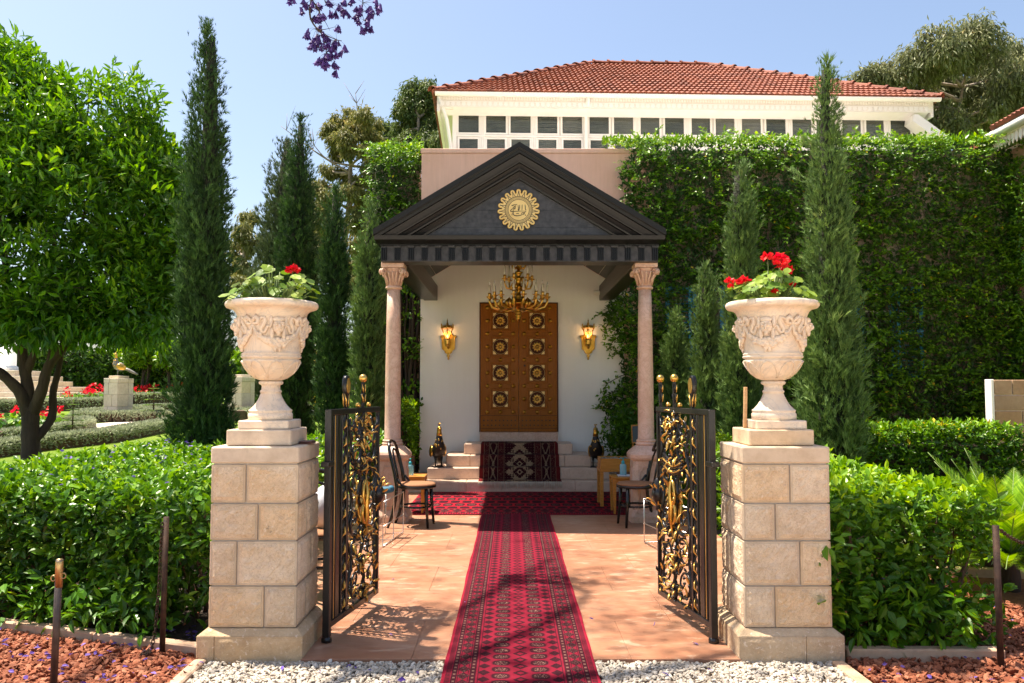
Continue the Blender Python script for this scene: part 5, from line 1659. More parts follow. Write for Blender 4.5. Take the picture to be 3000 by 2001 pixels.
    cnt = 0
    for (p, d, l) in gold_axes:
        for s in (-1, 1):
            if cnt >= 296: break
            tw = random.uniform(-.7, .7)
            dd = Vector((d.x*math.cos(tw)-d.z*math.sin(tw), s*.45+d.y, d.x*math.sin(tw)+d.z*math.cos(tw))).normalized()
            q = dd.to_track_quat('X', 'Z')
            base = Vector(p)+Vector((0, s*.008, 0))
            if base.x > L+.02 and s < 0 and False: continue
            if leaf is None:
                leaf = lf.build('gilt_leaf', M['goldpaint'], t, True); o_ = leaf
            else: o_ = piece(leaf, t, local=True)
            o_.location = base; o_.rotation_euler = (q @ Matrix.Rotation(random.uniform(-1, 1), 3, 'X').to_quaternion()).to_euler()
            k = l*random.uniform(.75, 1.15); o_.scale = (k, k*random.uniform(.7, 1.0), k)
            cnt += 1
    # black leaves in between, too fine to pick apart
    bl = MB()
    for i in range(230):
        p, d, l = random.choice(gold_axes)
        c = Vector(p)+Vector((random.uniform(-.035, .035), random.uniform(-.012, .012), random.uniform(-.04, .04)))
        c.x = min(max(c.x, u0), L+.03)
        e = Vector((random.uniform(-1, 1), random.uniform(-.4, .4), random.uniform(-1, 1))).normalized()*random.uniform(.02, .045)
        m_ = c+e*.5+Vector((e.z, 0, -e.x))*.25
        bl.tube([c, m_, c+e], [.004, .009, .002], 5)
    o_ = bl.build('iron_leaves', M['iron'], t, True); o_['kind'] = 'stuff'
    # finials on the top rail
    def ball_finial(u):
        mb = MB()
        mb.box(u-.009, u+.009, -.009, .009, ZT+.0005, ZT+.165)
        for z, w in ((ZT+.05, .034), (ZT+.115, .026)):
            for s in (-1, 1):
                mb.tube([V(u+s*.009, z-.02), V(u+s*.013, z+.008), V(u+s*w, z+.035)], [.006, .008, .004], 5)
        fi = mb.build('finial', M['iron'], t, True)
        mb = MB(); mb.ball((u, 0, ZT+.19), .027, 16, 12); g = mb.build('gilt_ball', M['gold'], fi, True)
        mb = MB()
        for z, w in ((ZT+.05, .034), (ZT+.115, .026)):
            for s in (-1, 1):
                mb.tube([V(u+s*.016, z-.016, -.008), V(u+s*.019, z+.008, -.008), V(u+s*(w+.004), z+.033, -.006)], [.003, .006, .002], 5)
        mb.build('gilt_edging', M['goldpaint'], fi, True)
    def small_ball(u): 
        mb = MB(); mb.ball((u, 0, ZT+.017), .0165, 12, 8); mb.build('small_gilt_ball', M['gold'], t, True)
    mb = MB(); u = .262
    mb.box(u-.010, u+.010, -.010, .010, ZT+.0005, ZT+.08)
    for s in (-1, 1): mb.tube([V(u+s*.010, ZT+.005), V(u+s*.012, ZT+.05), V(u+s*.034, ZT+.095)], [.007, .009, .004], 5)
    mb.lathe([(.036, -.014), (.036, .014)], 24, M=Matrix.Translation((u, 0, ZT+.14)) @ Matrix.Rotation(PI/2, 4, 'X') @ Matrix.Diagonal((1, 1.75, 1, 1)))
    ov = mb.build('oval_finial', M['iron'], t, True)
    for s in (-1, 1):
        mb = MB(); mb.lathe([(.027, -.002), (.027, .002)], 24, M=Matrix.Translation((u, s*.0155, ZT+.14)) @ Matrix.Rotation(PI/2, 4, 'X') @ Matrix.Diagonal((1, 1.75, 1, 1))); mb.build('gilt_disc', M['goldpaint'], ov, True)
        mb = MB(); mb.tube([V(u+.016, ZT+.012, -s*.009), V(u+.019, ZT+.05, -s*.009), V(u+.038, ZT+.09, -s*.006)], [.003, .006, .002], 5); mb.tube([V(u-.016, ZT+.012, -s*.009), V(u-.019, ZT+.05, -s*.009), V(u-.038, ZT+.09, -s*.006)], [.003, .006, .002], 5)
        mb.build('gilt_edging', M['goldpaint'], ov, True)
    ball_finial(.56); small_ball(.47); small_ball(.67)
    return t, ball_finial
g1, bf = gate()
g1['label'] = 'open black and gold gate leaf hung on the left pillar'
aL = math.atan2(5.746-4.9, -.915+1.065); aR = math.atan2(5.746-4.883, .991-1.154)
g2 = dup(g1, (1.158, 4.89, 0), aR, 'open black and gold gate leaf hung on the right pillar, with two ball finials')
g1.location = (-1.068, 4.905, 0); g1.rotation_euler = (0, 0, aL)
fin = [o for o in COL.objects if o.parent == g2 and o.name.startswith('finial')][0]
f2 = fin.copy(); COL.objects.link(f2); f2.location = (.25, 0, 0)
for ch in [o for o in COL.objects if o.parent == fin]:
    c = ch.copy(); COL.objects.link(c); c.parent = f2

# ================================================================== chairs, tables, bottles
def chair(x, y, rz, label, group):
    t = thing('bentwood_chair', label, 'chair', (0, 0, 0), group)
    B = M['blackgloss']
    mb = MB(); mb.lathe([(.0,.455),(.15,.462),(.19,.458),(.205,.446),(.205,.438),(0,.437)], 32, cap=False); mb.build('seat_pad', M['seat'], t, True)
    mb = MB(); mb.lathe([(.0,.405),(.19,.405),(.207,.412),(.21,.43),(.203,.437),(0,.4365)], 32, cap=False); mb.build('seat_ring', B, t, True)
    for (px, py) in ((.13, -.13), (.13, .13)):
        mb = MB(); mb.tube([(px, py, .41), (px*1.05, py*1.08, .25), (px*1.2, py*1.25, 0)], [.019, .018, .013], 10); mb.build('front_leg', B, t, True)
    mb = MB()
    arch = [(-.27, -.17, 0), (-.225, -.175, .12), (-.185, -.175, .3), (-.175, -.178, .44), (-.20, -.18, .58), (-.235, -.18, .72), (-.262, -.165, .82), (-.278, -.11, .885), (-.285, 0, .905), (-.278, .11, .885), (-.262, .165, .82), (-.235, .18, .72), (-.20, .18, .58), (-.175, .178, .44), (-.185, .175, .3), (-.225, .175, .12), (-.27, .17, 0)]
    mb.tube(arch, [.013]+[.017]*15+[.013], 10); mb.build('back_bow', B, t, True)
    mb = MB(); mb.tube([(-.165, -.095, .43), (-.19, -.10, .58), (-.225, -.095, .72), (-.248, -.06, .80), (-.255, 0, .82), (-.248, .06, .80), (-.225, .095, .72), (-.19, .10, .58), (-.165, .095, .43)], .011, 8); mb.build('inner_bow', B, t, True)
    for zz in (.215,):
        mb = MB(); mb.tube([(.165*math.cos(g)-.005, .165*math.sin(g), zz) for g in np.linspace(0, 2*PI, 33)], .0115, 8); mb.build('foot_ring', B, t, True)
    for s in (-1, 1):
        mb = MB(); mb.tube([(-.17, s*.176, .52), (-.12, s*.19, .45), (-.02, s*.205, .425), (.06, s*.19, .42)], .012, 8); mb.build('seat_brace', B, t, True)
    t.location = (x, y, 0); t.rotation_euler = (0, 0, rz)
    return t
cl = G(975, 1210)
chair(-1.02, 9.02, -.1, 'black bentwood chair with brown seat left of the runner', 'bentwood chairs of the porch')
chair(1.33, 9.05, PI+.15, 'black bentwood chair with brown seat beside the right gate leaf', 'bentwood chairs of the porch')
def stool(cx, cy, w, d, h, label):
    t = thing('side_table', label, 'table', (cx, cy, 0), 'small wooden tables')
    MB().cbox(cx-w/2, cx+w/2, cy-d/2, cy+d/2, h-.022, h, .004).build('table_top', M['orangewood'], t)
    mb = MB(); mb.box(cx-w/2+.015, cx+w/2-.015, cy-d/2+.015, cy+d/2-.015, h-.075, h-.0225); mb.build('apron', M['orangewood'], t)
    for sx in (-1, 1):
        for sy in (-1, 1):
            mb = MB(); x, y = cx+sx*(w/2-.025), cy+sy*(d/2-.025)
            mb.add([(x+a*.023, y+b*.023, h-.023) for a, b in ((-1,-1),(1,-1),(1,1),(-1,1))]+[(x+a*.012-sx*.004, y+b*.012, 0.012) for a, b in ((-1,-1),(1,-1),(1,1),(-1,1))], [(0,1,2,3),(7,6,5,4),(0,4,5,1),(1,5,6,2),(2,6,7,3),(3,7,4,0)])
            mb.build('leg', M['orangewood'], t)
    return t
stool(-1.17, 10.0, .30, .30, .44, 'small honey coloured wooden table behind the left chair')
stool(1.335, 9.95, .34, .34, .435, 'small honey coloured wooden table behind the right chair')
def bottle(cx, cy, z0, label):
    t = thing('soap_bottle', label, 'bottle', (cx, cy, z0), 'pump bottles on the small tables')
    MB().lathe([(.036,.0),(.04,.006),(.04,.105),(.036,.118),(.016,.128),(.016,.135)], 18, (cx, cy, z0), ell=(1, .7)).build('body', M['bottle'], t)
    MB().lathe([(.019,.128),(.02,.132),(.02,.155),(.012,.162),(.006,.165),(.006,.185),(.012,.187),(.012,.197),(0,.198)], 14, (cx, cy, z0)).build('pump', M['tealplastic'], t)
    mb = MB(); mb.tube([(cx, cy, z0+.192), (cx-.03, cy-.004, z0+.194), (cx-.045, cy-.006, z0+.186)], .005, 6); mb.build('spout', M['tealplastic'], t)
bottle(-1.205, 9.98, .441, 'clear blue pump bottle on the left side table')
bottle(1.31, 9.93, .452, 'clear blue pump bottle on the right side table')
mb = MB(); mb.cbox(1.24, 1.45, 9.86, 9.99, .4365, .4505, .003); tag(mb.build('paper_tissue', M['bag']), 'folded white tissue under the right pump bottle', 'tissue')
# display box on tall legs
def display_box():
    cx, cy = 1.37, 10.62
    t = thing('display_box', 'open wooden display box on tall legs beside the right column', 'display box', (cx, cy, 0))
    x0, x1, y0, y1 = cx-.27, cx+.27, cy-.2, cy+.2
    zt = .60
    for (a, b, c, d) in ((x0, x1, y0, y0+.014), (x0, x1, y1-.014, y1), (x0, x0+.014, y0+.0145, y1-.0145), (x1-.014, x1, y0+.0145, y1-.0145)):
        MB().cbox(a, b, c, d, zt-.13, zt, .002).build('side_board', M['orangewood'], t)
    MB().box(x0+.015, x1-.015, y0+.015, y1-.015, zt-.122, zt-.112).build('bottom', M['orangewood'], t)
    MB().cbox(x0-.012, x1+.012, y0-.012, y1+.012, zt-.165, zt-.1305, .004).build('apron', M['orangewood'], t)
    for sx in (-1, 1):
        for sy in (-1, 1):
            x, y = cx+sx*.258, cy+sy*.188
            MB().cbox(x-.02, x+.02, y-.02, y+.02, .012, zt-.1655, .003).build('leg', M['orangewood'], t)
    k = 0
    for i in range(20):
        mb = MB(); xx = x0+.03+i*.0255
        mb.box(xx, xx+.016, y0+.02, y1-.02, zt-.111, zt-.004-random.uniform(0, .02), Matrix.Translation((xx, 0, zt-.11)) @ Matrix.Rotation(random.uniform(-.03, .03), 4, 'Y') @ Matrix.Translation((-xx, 0, -(zt-.11))))
        bo = mb.build('booklet', M['smallthings']); tag(bo, 'dark booklet standing in the wooden display box', 'booklet', 'booklets filed in the display box')
display_box()
# wire racks
def rack(pts_front, depth, h, label, lean=(0, 1)):
    x, y = pts_front; t = thing('wire_rack', label, 'rack', (x, y, 0), 'folded steel wire racks')
    dx, dy = lean
    def ring(o):
        a = Vector((x+dx*o, y+dy*o, 0)); w = Vector((.17, .05, 0))
        return a, w
    for i in range(3):
        o = depth*i/2; a, w = ring(o)
        mb = MB(); mb.tube([a+Vector((0,0,.01)), a+Vector((0,0,h)), a+w+Vector((0,0,h)), a+w+Vector((0,0,.01)), a+Vector((0,0,.01))], .0055, 6); mb.build('wire_frame', M['steel'], t)
    for z in (.012, h*.45, h-.006):
        for w_ in (0, 1):
            a, w = ring(0); b, _ = ring(depth)
            mb = MB(); mb.tube([a+w*w_+Vector((0,0,z)), b+w*w_+Vector((0,0,z))], .0045, 6); mb.build('wire_rail', M['steel'], t)
    return t
rl = G(893, 1212); rack((-1.36, 7.75), .75, .42, 'bright steel wire rack between the left gate leaf and the column', (.12, 1))
rack((1.25, 8.0), .75, .42, 'bright steel wire rack between the right gate leaf and the chair', (.18, -.9))
mb = MB(); mb.ball((-1.25, 8.35, .46), (.085, .05, .035), 12, 8); mb.ball((-1.20, 8.36, .475), (.035, .045, .03), 10, 7)
tag(mb.build('cloth_bundle', M['bluecloth']), 'rolled dark blue cloth lying on the left wire rack', 'cloth')

# ================================================================== peacocks
def peacock(cx, cy, z0, s, rz, body, label, group=None):
    t = thing('peacock_statue', label, 'statue', (0, 0, 0), group)
    def sc(p): return (p[0]*s, p[1]*s, p[2]*s)
    BM_, GM = body
    # body and neck as one swept surface, facing -Y
    path = [(0, .16, .20), (0, .10, .215), (0, .02, .235), (0, -.05, .27), (0, -.085, .33), (0, -.09, .40), (0, -.085, .47), (0, -.082, .53), (0, -.085, .565), (0, -.095, .59), (0, -.10, .605)]
    rr = [.035, .085, .115, .112, .085, .058, .042, .033, .032, .030, .006]
    mb = MB(); mb.tube([sc(p) for p in path], [r*s for r in rr], 16); mb.build('body', BM_, t, True)
    mb = MB(); mb.tube([sc(p) for p in path[6:]], [(r+.003)*s for r in rr[6:]], 16); mb.ball(sc((0, -.098, .588)), (.030*s, .036*s, .028*s), 12, 8)
    mb.tube([sc((0, -.128, .588)), sc((0, -.155, .578))], [.010*s, .001*s], 7); mb.build('gilt_head', GM, t, True)
    mb = MB()
    for k in (-2, -1, 0, 1, 2): mb.tube([sc((0, -.09, .61)), sc((k*.008, -.085+.004*k, .645)), sc((k*.010, -.083+.006*k, .66))], [.003*s, .003*s, .006*s], 5)
    mb.build('crest', GM, t, True)
    for q in (-1, 1):
        mb = MB(); mb.ball(sc((q*.10, .05, .235)), (.028*s, .13*s, .085*s), 14, 9, Matrix.Rotation(-.35, 3, 'X')); mb.build('wing', GM, t, True)
        mb = MB(); mb.tube([sc((q*.045, -.02, .16)), sc((q*.045, -.035, .08)), sc((q*.045, -.03, .015))], [.026*s, .013*s, .011*s], 8)
        for a in (-.5, 0, .5): mb.tube([sc((q*.045, -.03, .012)), sc((q*.045+.05*math.sin(a), -.03-.055*math.cos(a), .008))], [.010*s, .005*s], 6)
        mb.build('leg', BM_, t, True)
    tl = [(0, .12, .20), (.03, .22, .16), (.06, .34, .09), (.09, .46, .03)]
    mb = MB(); mb.tube([sc(p) for p in tl], [.075*s, .075*s, .065*s, .04*s], 12, flat=((0, 0, 1), .45)); mb.build('tail', BM_, t, True)
    sp = None
    for i in range(46):
        a = random.uniform(0, 2*PI); h = random.uniform(.19, .45)
        j = min(range(2, 8), key=lambda q: abs(path[q][2]-h)); c = path[j]; r = rr[j]
        p = (c[0]+r*math.cos(a)*.98, c[1]+r*math.sin(a)*.98, c[2]+random.uniform(-.02, .02))
        if p[1] > .05: continue
        mb = MB(); mb.ball((0, 0, 0), (.011*s, .006*s, .016*s), 8, 5)
        if sp is None: sp = mb.build('gilt_feather', GM, t, True); o_ = sp
        else: o_ = piece(sp, t, local=True)
        o_.location = sc(p); o_.rotation_euler = (0, 0, a+PI/2)
    mb = MB(); mb.cbox(-.085*s, .085*s, -.10*s, .10*s, -.004, .008*s, .002); mb.build('base', BM_, t, True)
    t.location = (cx, cy, z0+.005); t.rotation_euler = (0, 0, rz)
    return t
pk = (M['bronze'], M['gold'])
peacock(-1.085, 12.37, .3165, .97, .25, pk, 'dark bronze and gold peacock statue on the steps left of the carpet', 'peacock statues on the steps')
peacock(1.235, 12.37, .3165, .95, -.15, pk, 'dark bronze and gold peacock statue on the steps right of the carpet', 'peacock statues on the steps')

# ================================================================== posts and chains
def chain(pts, r, parent, link_r=.011):
    pts = [Vector(p) for p in pts]
    L = [0]
    for a, b in zip(pts, pts[1:]): L.append(L[-1]+(b-a).length)
    n = int(L[-1]/(link_r*2.3))
    proto = None
    for i in range(n):
        l = L[-1]*(i+.5)/n
        k = max(j for j in range(len(L)) if L[j] <= l); k = min(k, len(pts)-2)
        u = (l-L[k])/(L[k+1]-L[k]); p = pts[k].lerp(pts[k+1], u); d = (pts[k+1]-pts[k]).normalized()
        q = d.to_track_quat('X', 'Z').to_matrix().to_4x4() @ Matrix.Rotation((i % 2)*PI/2+.3, 4, 'X')
        if proto is None:
            mb = MB(); mb.tube([(link_r*1.75*math.cos(g), link_r*math.sin(g), 0) for g in np.linspace(0, 2*PI, 11)], r, 5); proto = mb.build('chain_link', M['rust'], parent); o_ = proto
        else: o_ = link('chain_link', proto.data, parent)
        o_.matrix_parent_inverse = world_of(parent).inverted(); o_.matrix_basis = Matrix.Translation(p) @ q
def post(x, y, h, r, mat, label, lean=0.0, brass=False, base=-.05):
    t = thing('barrier_post', label, 'post', (x, y, 0), 'metal barrier posts by the hedges')
    tx = x+lean
    MB().tube([(x, y, base), (tx, y, h)], r, 20).build('shaft', M[mat], t)
    if brass:
        MB().lathe([(r+.001, -.13), (r+.0015, -.01), (r*.8, .004), (0, .006)], 20, (tx, y, h)).build('brass_cap', M['brass'], t)
        for s in (-1, 1):
            mb = MB(); mb.tube([(tx+s*(r+.008)+.011*math.cos(g), y-.006, h-.075-.03*(s < 0)*.4+.013*math.sin(g)) for g in np.linspace(0, 2*PI, 15)], .0032, 6); mb.build('ring', M['brass'], t)
    return t
p1_ = P(138, 1285, 4.08)
post(-2.19, 4.08, p1_.z, .0165, 'postmetal', 'short round post with brass top standing in the red gravel at far left', .012, True)
p2_ = P(386, 1186, 4.78)
tp = post(-1.955, 4.765, p2_.z, .0155, 'rust', 'rusty round post with a hanging chain beside the left pillar', .006)
ch_ = thing('hanging_chain', 'rusty chain hanging from the post beside the left pillar', 'chain', (-1.98, 4.73, 0))
chain([(-1.962, 4.742, p2_.z-.03), (-1.972, 4.742, .35), (-1.985, 4.74, .12), (-2.0, 4.735, .02), (-2.03, 4.72, -.005), (-2.05, 4.70, -.006), (-2.02, 4.68, -.002), (-1.99, 4.69, .002), (-2.01, 4.72, .006), (-2.04, 4.73, .006)], .0028, ch_, .009)
p3_ = P(2296, 1205, 4.55)
post(2.595, 4.53, p3_.z, .017, 'rust', 'rusty round post at the right end of the front hedge', -.004)
c3 = thing('hanging_chain', 'rusty chain sagging away from the post at far right', 'chain', (2.7, 4.55, 0))
chain([(2.61, 4.53, p3_.z-.02), (2.70, 4.60, p3_.z-.07), (2.82, 4.70, p3_.z-.12), (2.98, 4.83, p3_.z-.15), (3.2, 5.0, p3_.z-.14)], .0028, c3, .009)

# ================================================================== odds and ends
ph = thing('phone_wallet', 'dark brown leather phone wallet on the ledge of the left pillar', 'wallet', (-1.19, 4.93, 1.136))
MB().cbox(-1.235, -1.165, 4.86, 5.0, 1.136, 1.1445, .003, ).build('lower_cover', M['leather'], ph)
MB().cbox(-1.233, -1.167, 4.862, 4.998, 1.1455, 1.152, .003).build('upper_cover', M['leather'], ph)
mb = MB(); mb.cbox(-.009, .009, -.012, .012, 0, .24, .002, Matrix.Translation((1.37, 4.94, 1.2265)) @ Matrix.Rotation(.03, 4, 'Y'))
tag(mb.build('wooden_stake', M['stickwood']), 'plain wooden stake propped beside the foot of the right urn', 'stake')
# chair with a white bag, glimpsed behind the left gate
wc = chair(-1.35, 6.05, PI/2, 'black chair with a white bag, glimpsed behind the left gate', None)
mb = MB(); mb.ball((-1.33, 6.12, .60), (.13, .10, .17), 14, 10); tag(mb.build('plastic_bag', M['bag']), 'white plastic bag on the chair behind the left gate', 'bag')
sb = thing('notice_board', 'small dark framed board behind the right column', 'board', (1.62, 10.9, .75))
Mx = Matrix.Translation((1.70, 11.2, .76)) @ Matrix.Rotation(-.18, 4, 'X') @ Matrix.Rotation(-.5, 4, 'Z') @ Matrix.Scale(.62, 4)
MB().box(-.15, .15, -.008, .008, .0, .34, Mx).build('panel', M['blackboard'], sb)
mb = MB()
for (a, b, c, d) in ((-.175, .175, .341, .37), (-.175, .175, -.03, -.001), (-.175, -.151, -.0005, .3405), (.151, .175, -.0005, .3405)): mb.cbox(a, b, -.016, .016, c, d, .003, Mx)
mb.build('frame', M['orangewood'], sb)
mb = MB()
for s in (-1, 1): mb.tube([Mx @ Vector((s*.16, .02, 0)), Vector((1.70+s*.1, 11.3, .002))], .012, 6)
mb.tube([Mx @ Vector((0, .02, .2)), Vector((1.70, 11.55, .002))], .010, 6)
mb.build('easel_leg', M['orangewood'], sb)
# ================================================================== foliage helpers
def arr(v): return np.array(v, float)
def wob(p, f=1.0, ph=0.0):
    """cheap smooth noise, about -1..1"""
    x, y, z = p[:, 0]*f, p[:, 1]*f, p[:, 2]*f
    return (np.sin(1.7*x+2.3*z+ph)+np.sin(2.9*y-1.3*x+.7*ph)+np.sin(3.7*z+1.9*y+1.3*ph)+.7*np.sin(5.3*x-4.1*z+2.1*ph)+.7*np.sin(6.1*z+5.7*y-ph))/3.6
def limb(mb, pts, r0, r1, n=8):
    """tapered crooked limb through given points"""
    pts = [Vector(p) for p in pts]
    q = []
    for i in range(len(pts)-1):
        p0 = pts[max(i-1, 0)]; p1 = pts[i]; p2 = pts[i+1]; p3 = pts[min(i+2, len(pts)-1)]
        for k in range(5):
            t = k/5
            q.append(.5*((2*p1)+(-p0+p2)*t+(2*p0-5*p1+4*p2-p3)*t*t+(-p0+3*p1-3*p2+p3)*t**3))
    q.append(pts[-1]); m = len(q)
    rr = [r0+(r1-r0)*(i/(m-1)) for i in range(m)]
    rr = [r*(1+.06*math.sin(i*2.1+r0*50)) for i, r in enumerate(rr)]
    mb.tube(q, rr, n)
    return q
def clumps(cen, rad, per, leaf, mat, name, parent, tmpl='leaf4', wr=.38, up=.35, out=.8, jit=.7, droop=0.0, tshift=None):
    """leaves gathered in small clumps: cen (n,3), rad (n,)"""
    n = len(cen)
    k = np.repeat(np.arange(n), per)
    d = rand_dir(len(k))
    rr = rng.random(len(k))**.5
    pos = cen[k]+d*rad[k][:, None]*rr[:, None]
    ax = d*out+np.array([0, 0, up-droop])+jit*rng.standard_normal((len(k), 3))*.6
    nr = np.array([0, 0, 1.0])+.6*d+.5*rng.standard_normal((len(k), 3))
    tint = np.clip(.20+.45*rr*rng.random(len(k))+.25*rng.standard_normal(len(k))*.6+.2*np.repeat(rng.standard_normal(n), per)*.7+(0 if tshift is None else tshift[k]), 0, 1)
    return leaves(name, mat, parent, pos, ax, nr, leaf*(.7+.5*rng.random(len(k))), wr, tmpl, tint)

# ================================================================== orange tree
def orange_tree():
    Y = 13.0
    pb = P(70, 1109, Y)
    t = thing('orange_tree', 'broad leafy citrus tree with dark forked trunk on the lawn at left', 'tree', (pb.x, Y, 0))
    mb = MB()
    q = lambda x, y, dy=0.0: P(x, y, Y+dy)
    limb(mb, [q(73, 1125), q(72, 1060), q(70, 985), q(71, 935)], .155, .115, 12)
    limb(mb, [q(66, 960), q(48, 905, -.1), q(8, 862, -.2), q(-50, 815, -.3), q(-110, 700, -.4)], .10, .05)
    limb(mb, [q(70, 950), q(62, 880), q(52, 820), q(46, 760, .1), q(20, 660, .2), q(0, 500, .2), q(-30, 340, .2)], .10, .03)
    limb(mb, [q(60, 860), q(84, 790), q(98, 730, .2), q(120, 600, .3), q(140, 420, .3)], .07, .02)
    limb(mb, [q(74, 950), q(96, 895, -.1), q(112, 840, -.1), q(155, 785, -.15), q(190, 725, -.2), q(250, 620, -.2), q(330, 500, -.2)], .095, .025)
    limb(mb, [q(112, 845, -.1), q(128, 770), q(140, 690), q(180, 540), q(220, 400)], .065, .02)
    limb(mb, [q(80, 1010), q(118, 960, .2), q(122, 900, .25), q(134, 850, .3), q(150, 760, .4), q(200, 620, .5)], .075, .03)
    mb.build('trunk', M['bark'], t)
    lobes = [(-80,275,190),(195,335,140),(325,505,112),(95,560,225),(280,650,130),(-60,590,210),(215,480,185),(60,330,130),(340,410,60),(60,210,60),(385,560,72),(398,470,46),(390,660,60)]
    L = [(np.array(P(x, y, Y+.0)), r*.00677) for x, y, r in lobes]
    subs = []; outs = []; rads = []
    for i, (c, R) in enumerate(L):
        n = int(4*PI*R*R*1.75)
        d = rand_dir(n)
        p = c+d*(R*(.80+.16*rng.random(n)))[:, None]
        keep = np.ones(n, bool)
        for j, (c2, R2) in enumerate(L):
            if j != i: keep &= np.linalg.norm(p-c2, axis=1) > R2-.42
        subs.append(p[keep]); outs.append(d[keep]); rads.append((.26+.24*rng.random(n))[keep])
    subs, outs, rads = np.concatenate(subs), np.concatenate(outs), np.concatenate(rads)
    cen = []; tsh = []
    for c, o_, r in zip(subs, outs, rads):
        n = int(4*PI*r*r*24)
        d = rand_dir(n)
        d = d[(d @ o_ > -.35)]
        cen.append(c+d*r*(.82+.3*rng.random((len(d), 1)))*arr([1.1, 1.1, .85])); tsh.append(np.clip(.10+.16*d[:, 2], -.2, .3))  # clump shading painted in: leaf tint lighter on top, darker below
    cen = np.concatenate(cen); tsh = np.concatenate(tsh)
    zb = P(150, 785, Y).z
    kp = (cen[:, 2] > zb) & in_view(cen, .25)
    cen, tsh = cen[kp], tsh[kp]
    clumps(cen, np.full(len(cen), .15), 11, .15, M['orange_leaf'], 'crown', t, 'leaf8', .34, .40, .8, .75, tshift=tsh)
    # upright young shoots that ruffle the outline
    sel = cen[(rng.random(len(cen)) < .085)]
    ctr = np.array([min(L, key=lambda l: np.linalg.norm(l[0]-c))[0] for c in sel])
    dd = unit(unit(sel-ctr)+arr([0, 0, .9])+.25*rng.standard_normal(sel.shape))
    m_ = 11; u = np.tile(np.linspace(.1, 1, m_), len(sel)); ix = np.repeat(np.arange(len(sel)), m_)
    sp_ = sel[ix]+dd[ix]*(u*(.25+.22*rng.random(len(sel))[ix]))[:, None]
    leaves('young_shoots', M['orange_leaf'], t, sp_, dd[ix]*.8+.7*rng.standard_normal(sp_.shape), rng.standard_normal(sp_.shape)+arr([0, 0, .6]), .15*(.7+.4*rng.random(len(sp_))), .34, 'leaf8', np.clip(.62+.2*rng.standard_normal(len(sp_)), 0, 1))
    # sparse inner twigs and leaves
    tw = MB()
    for c in cen[::16]:
        a = Vector(c); b = Vector(min(L, key=lambda l: np.linalg.norm(l[0]-c))[0])
        m = a.lerp(b, .45)+Vector((0, 0, -.1)); tw.tube([a, a.lerp(m, .5)+Vector((0, .03, .03)), m], [.005, .009, .014], 4)
    tw.build('twigs', M['bark'], t)['kind'] = 'stuff'
    # hanging skirt
    n = 130
    sk = np.array([np.array(P(x, y, Y+dy)) for x, y, dy in zip(rng.uniform(20, 405, n), rng.uniform(715, 778, n), rng.uniform(-1.2, 1.0, n))])
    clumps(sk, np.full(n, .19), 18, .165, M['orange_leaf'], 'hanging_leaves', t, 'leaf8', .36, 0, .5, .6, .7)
orange_tree()

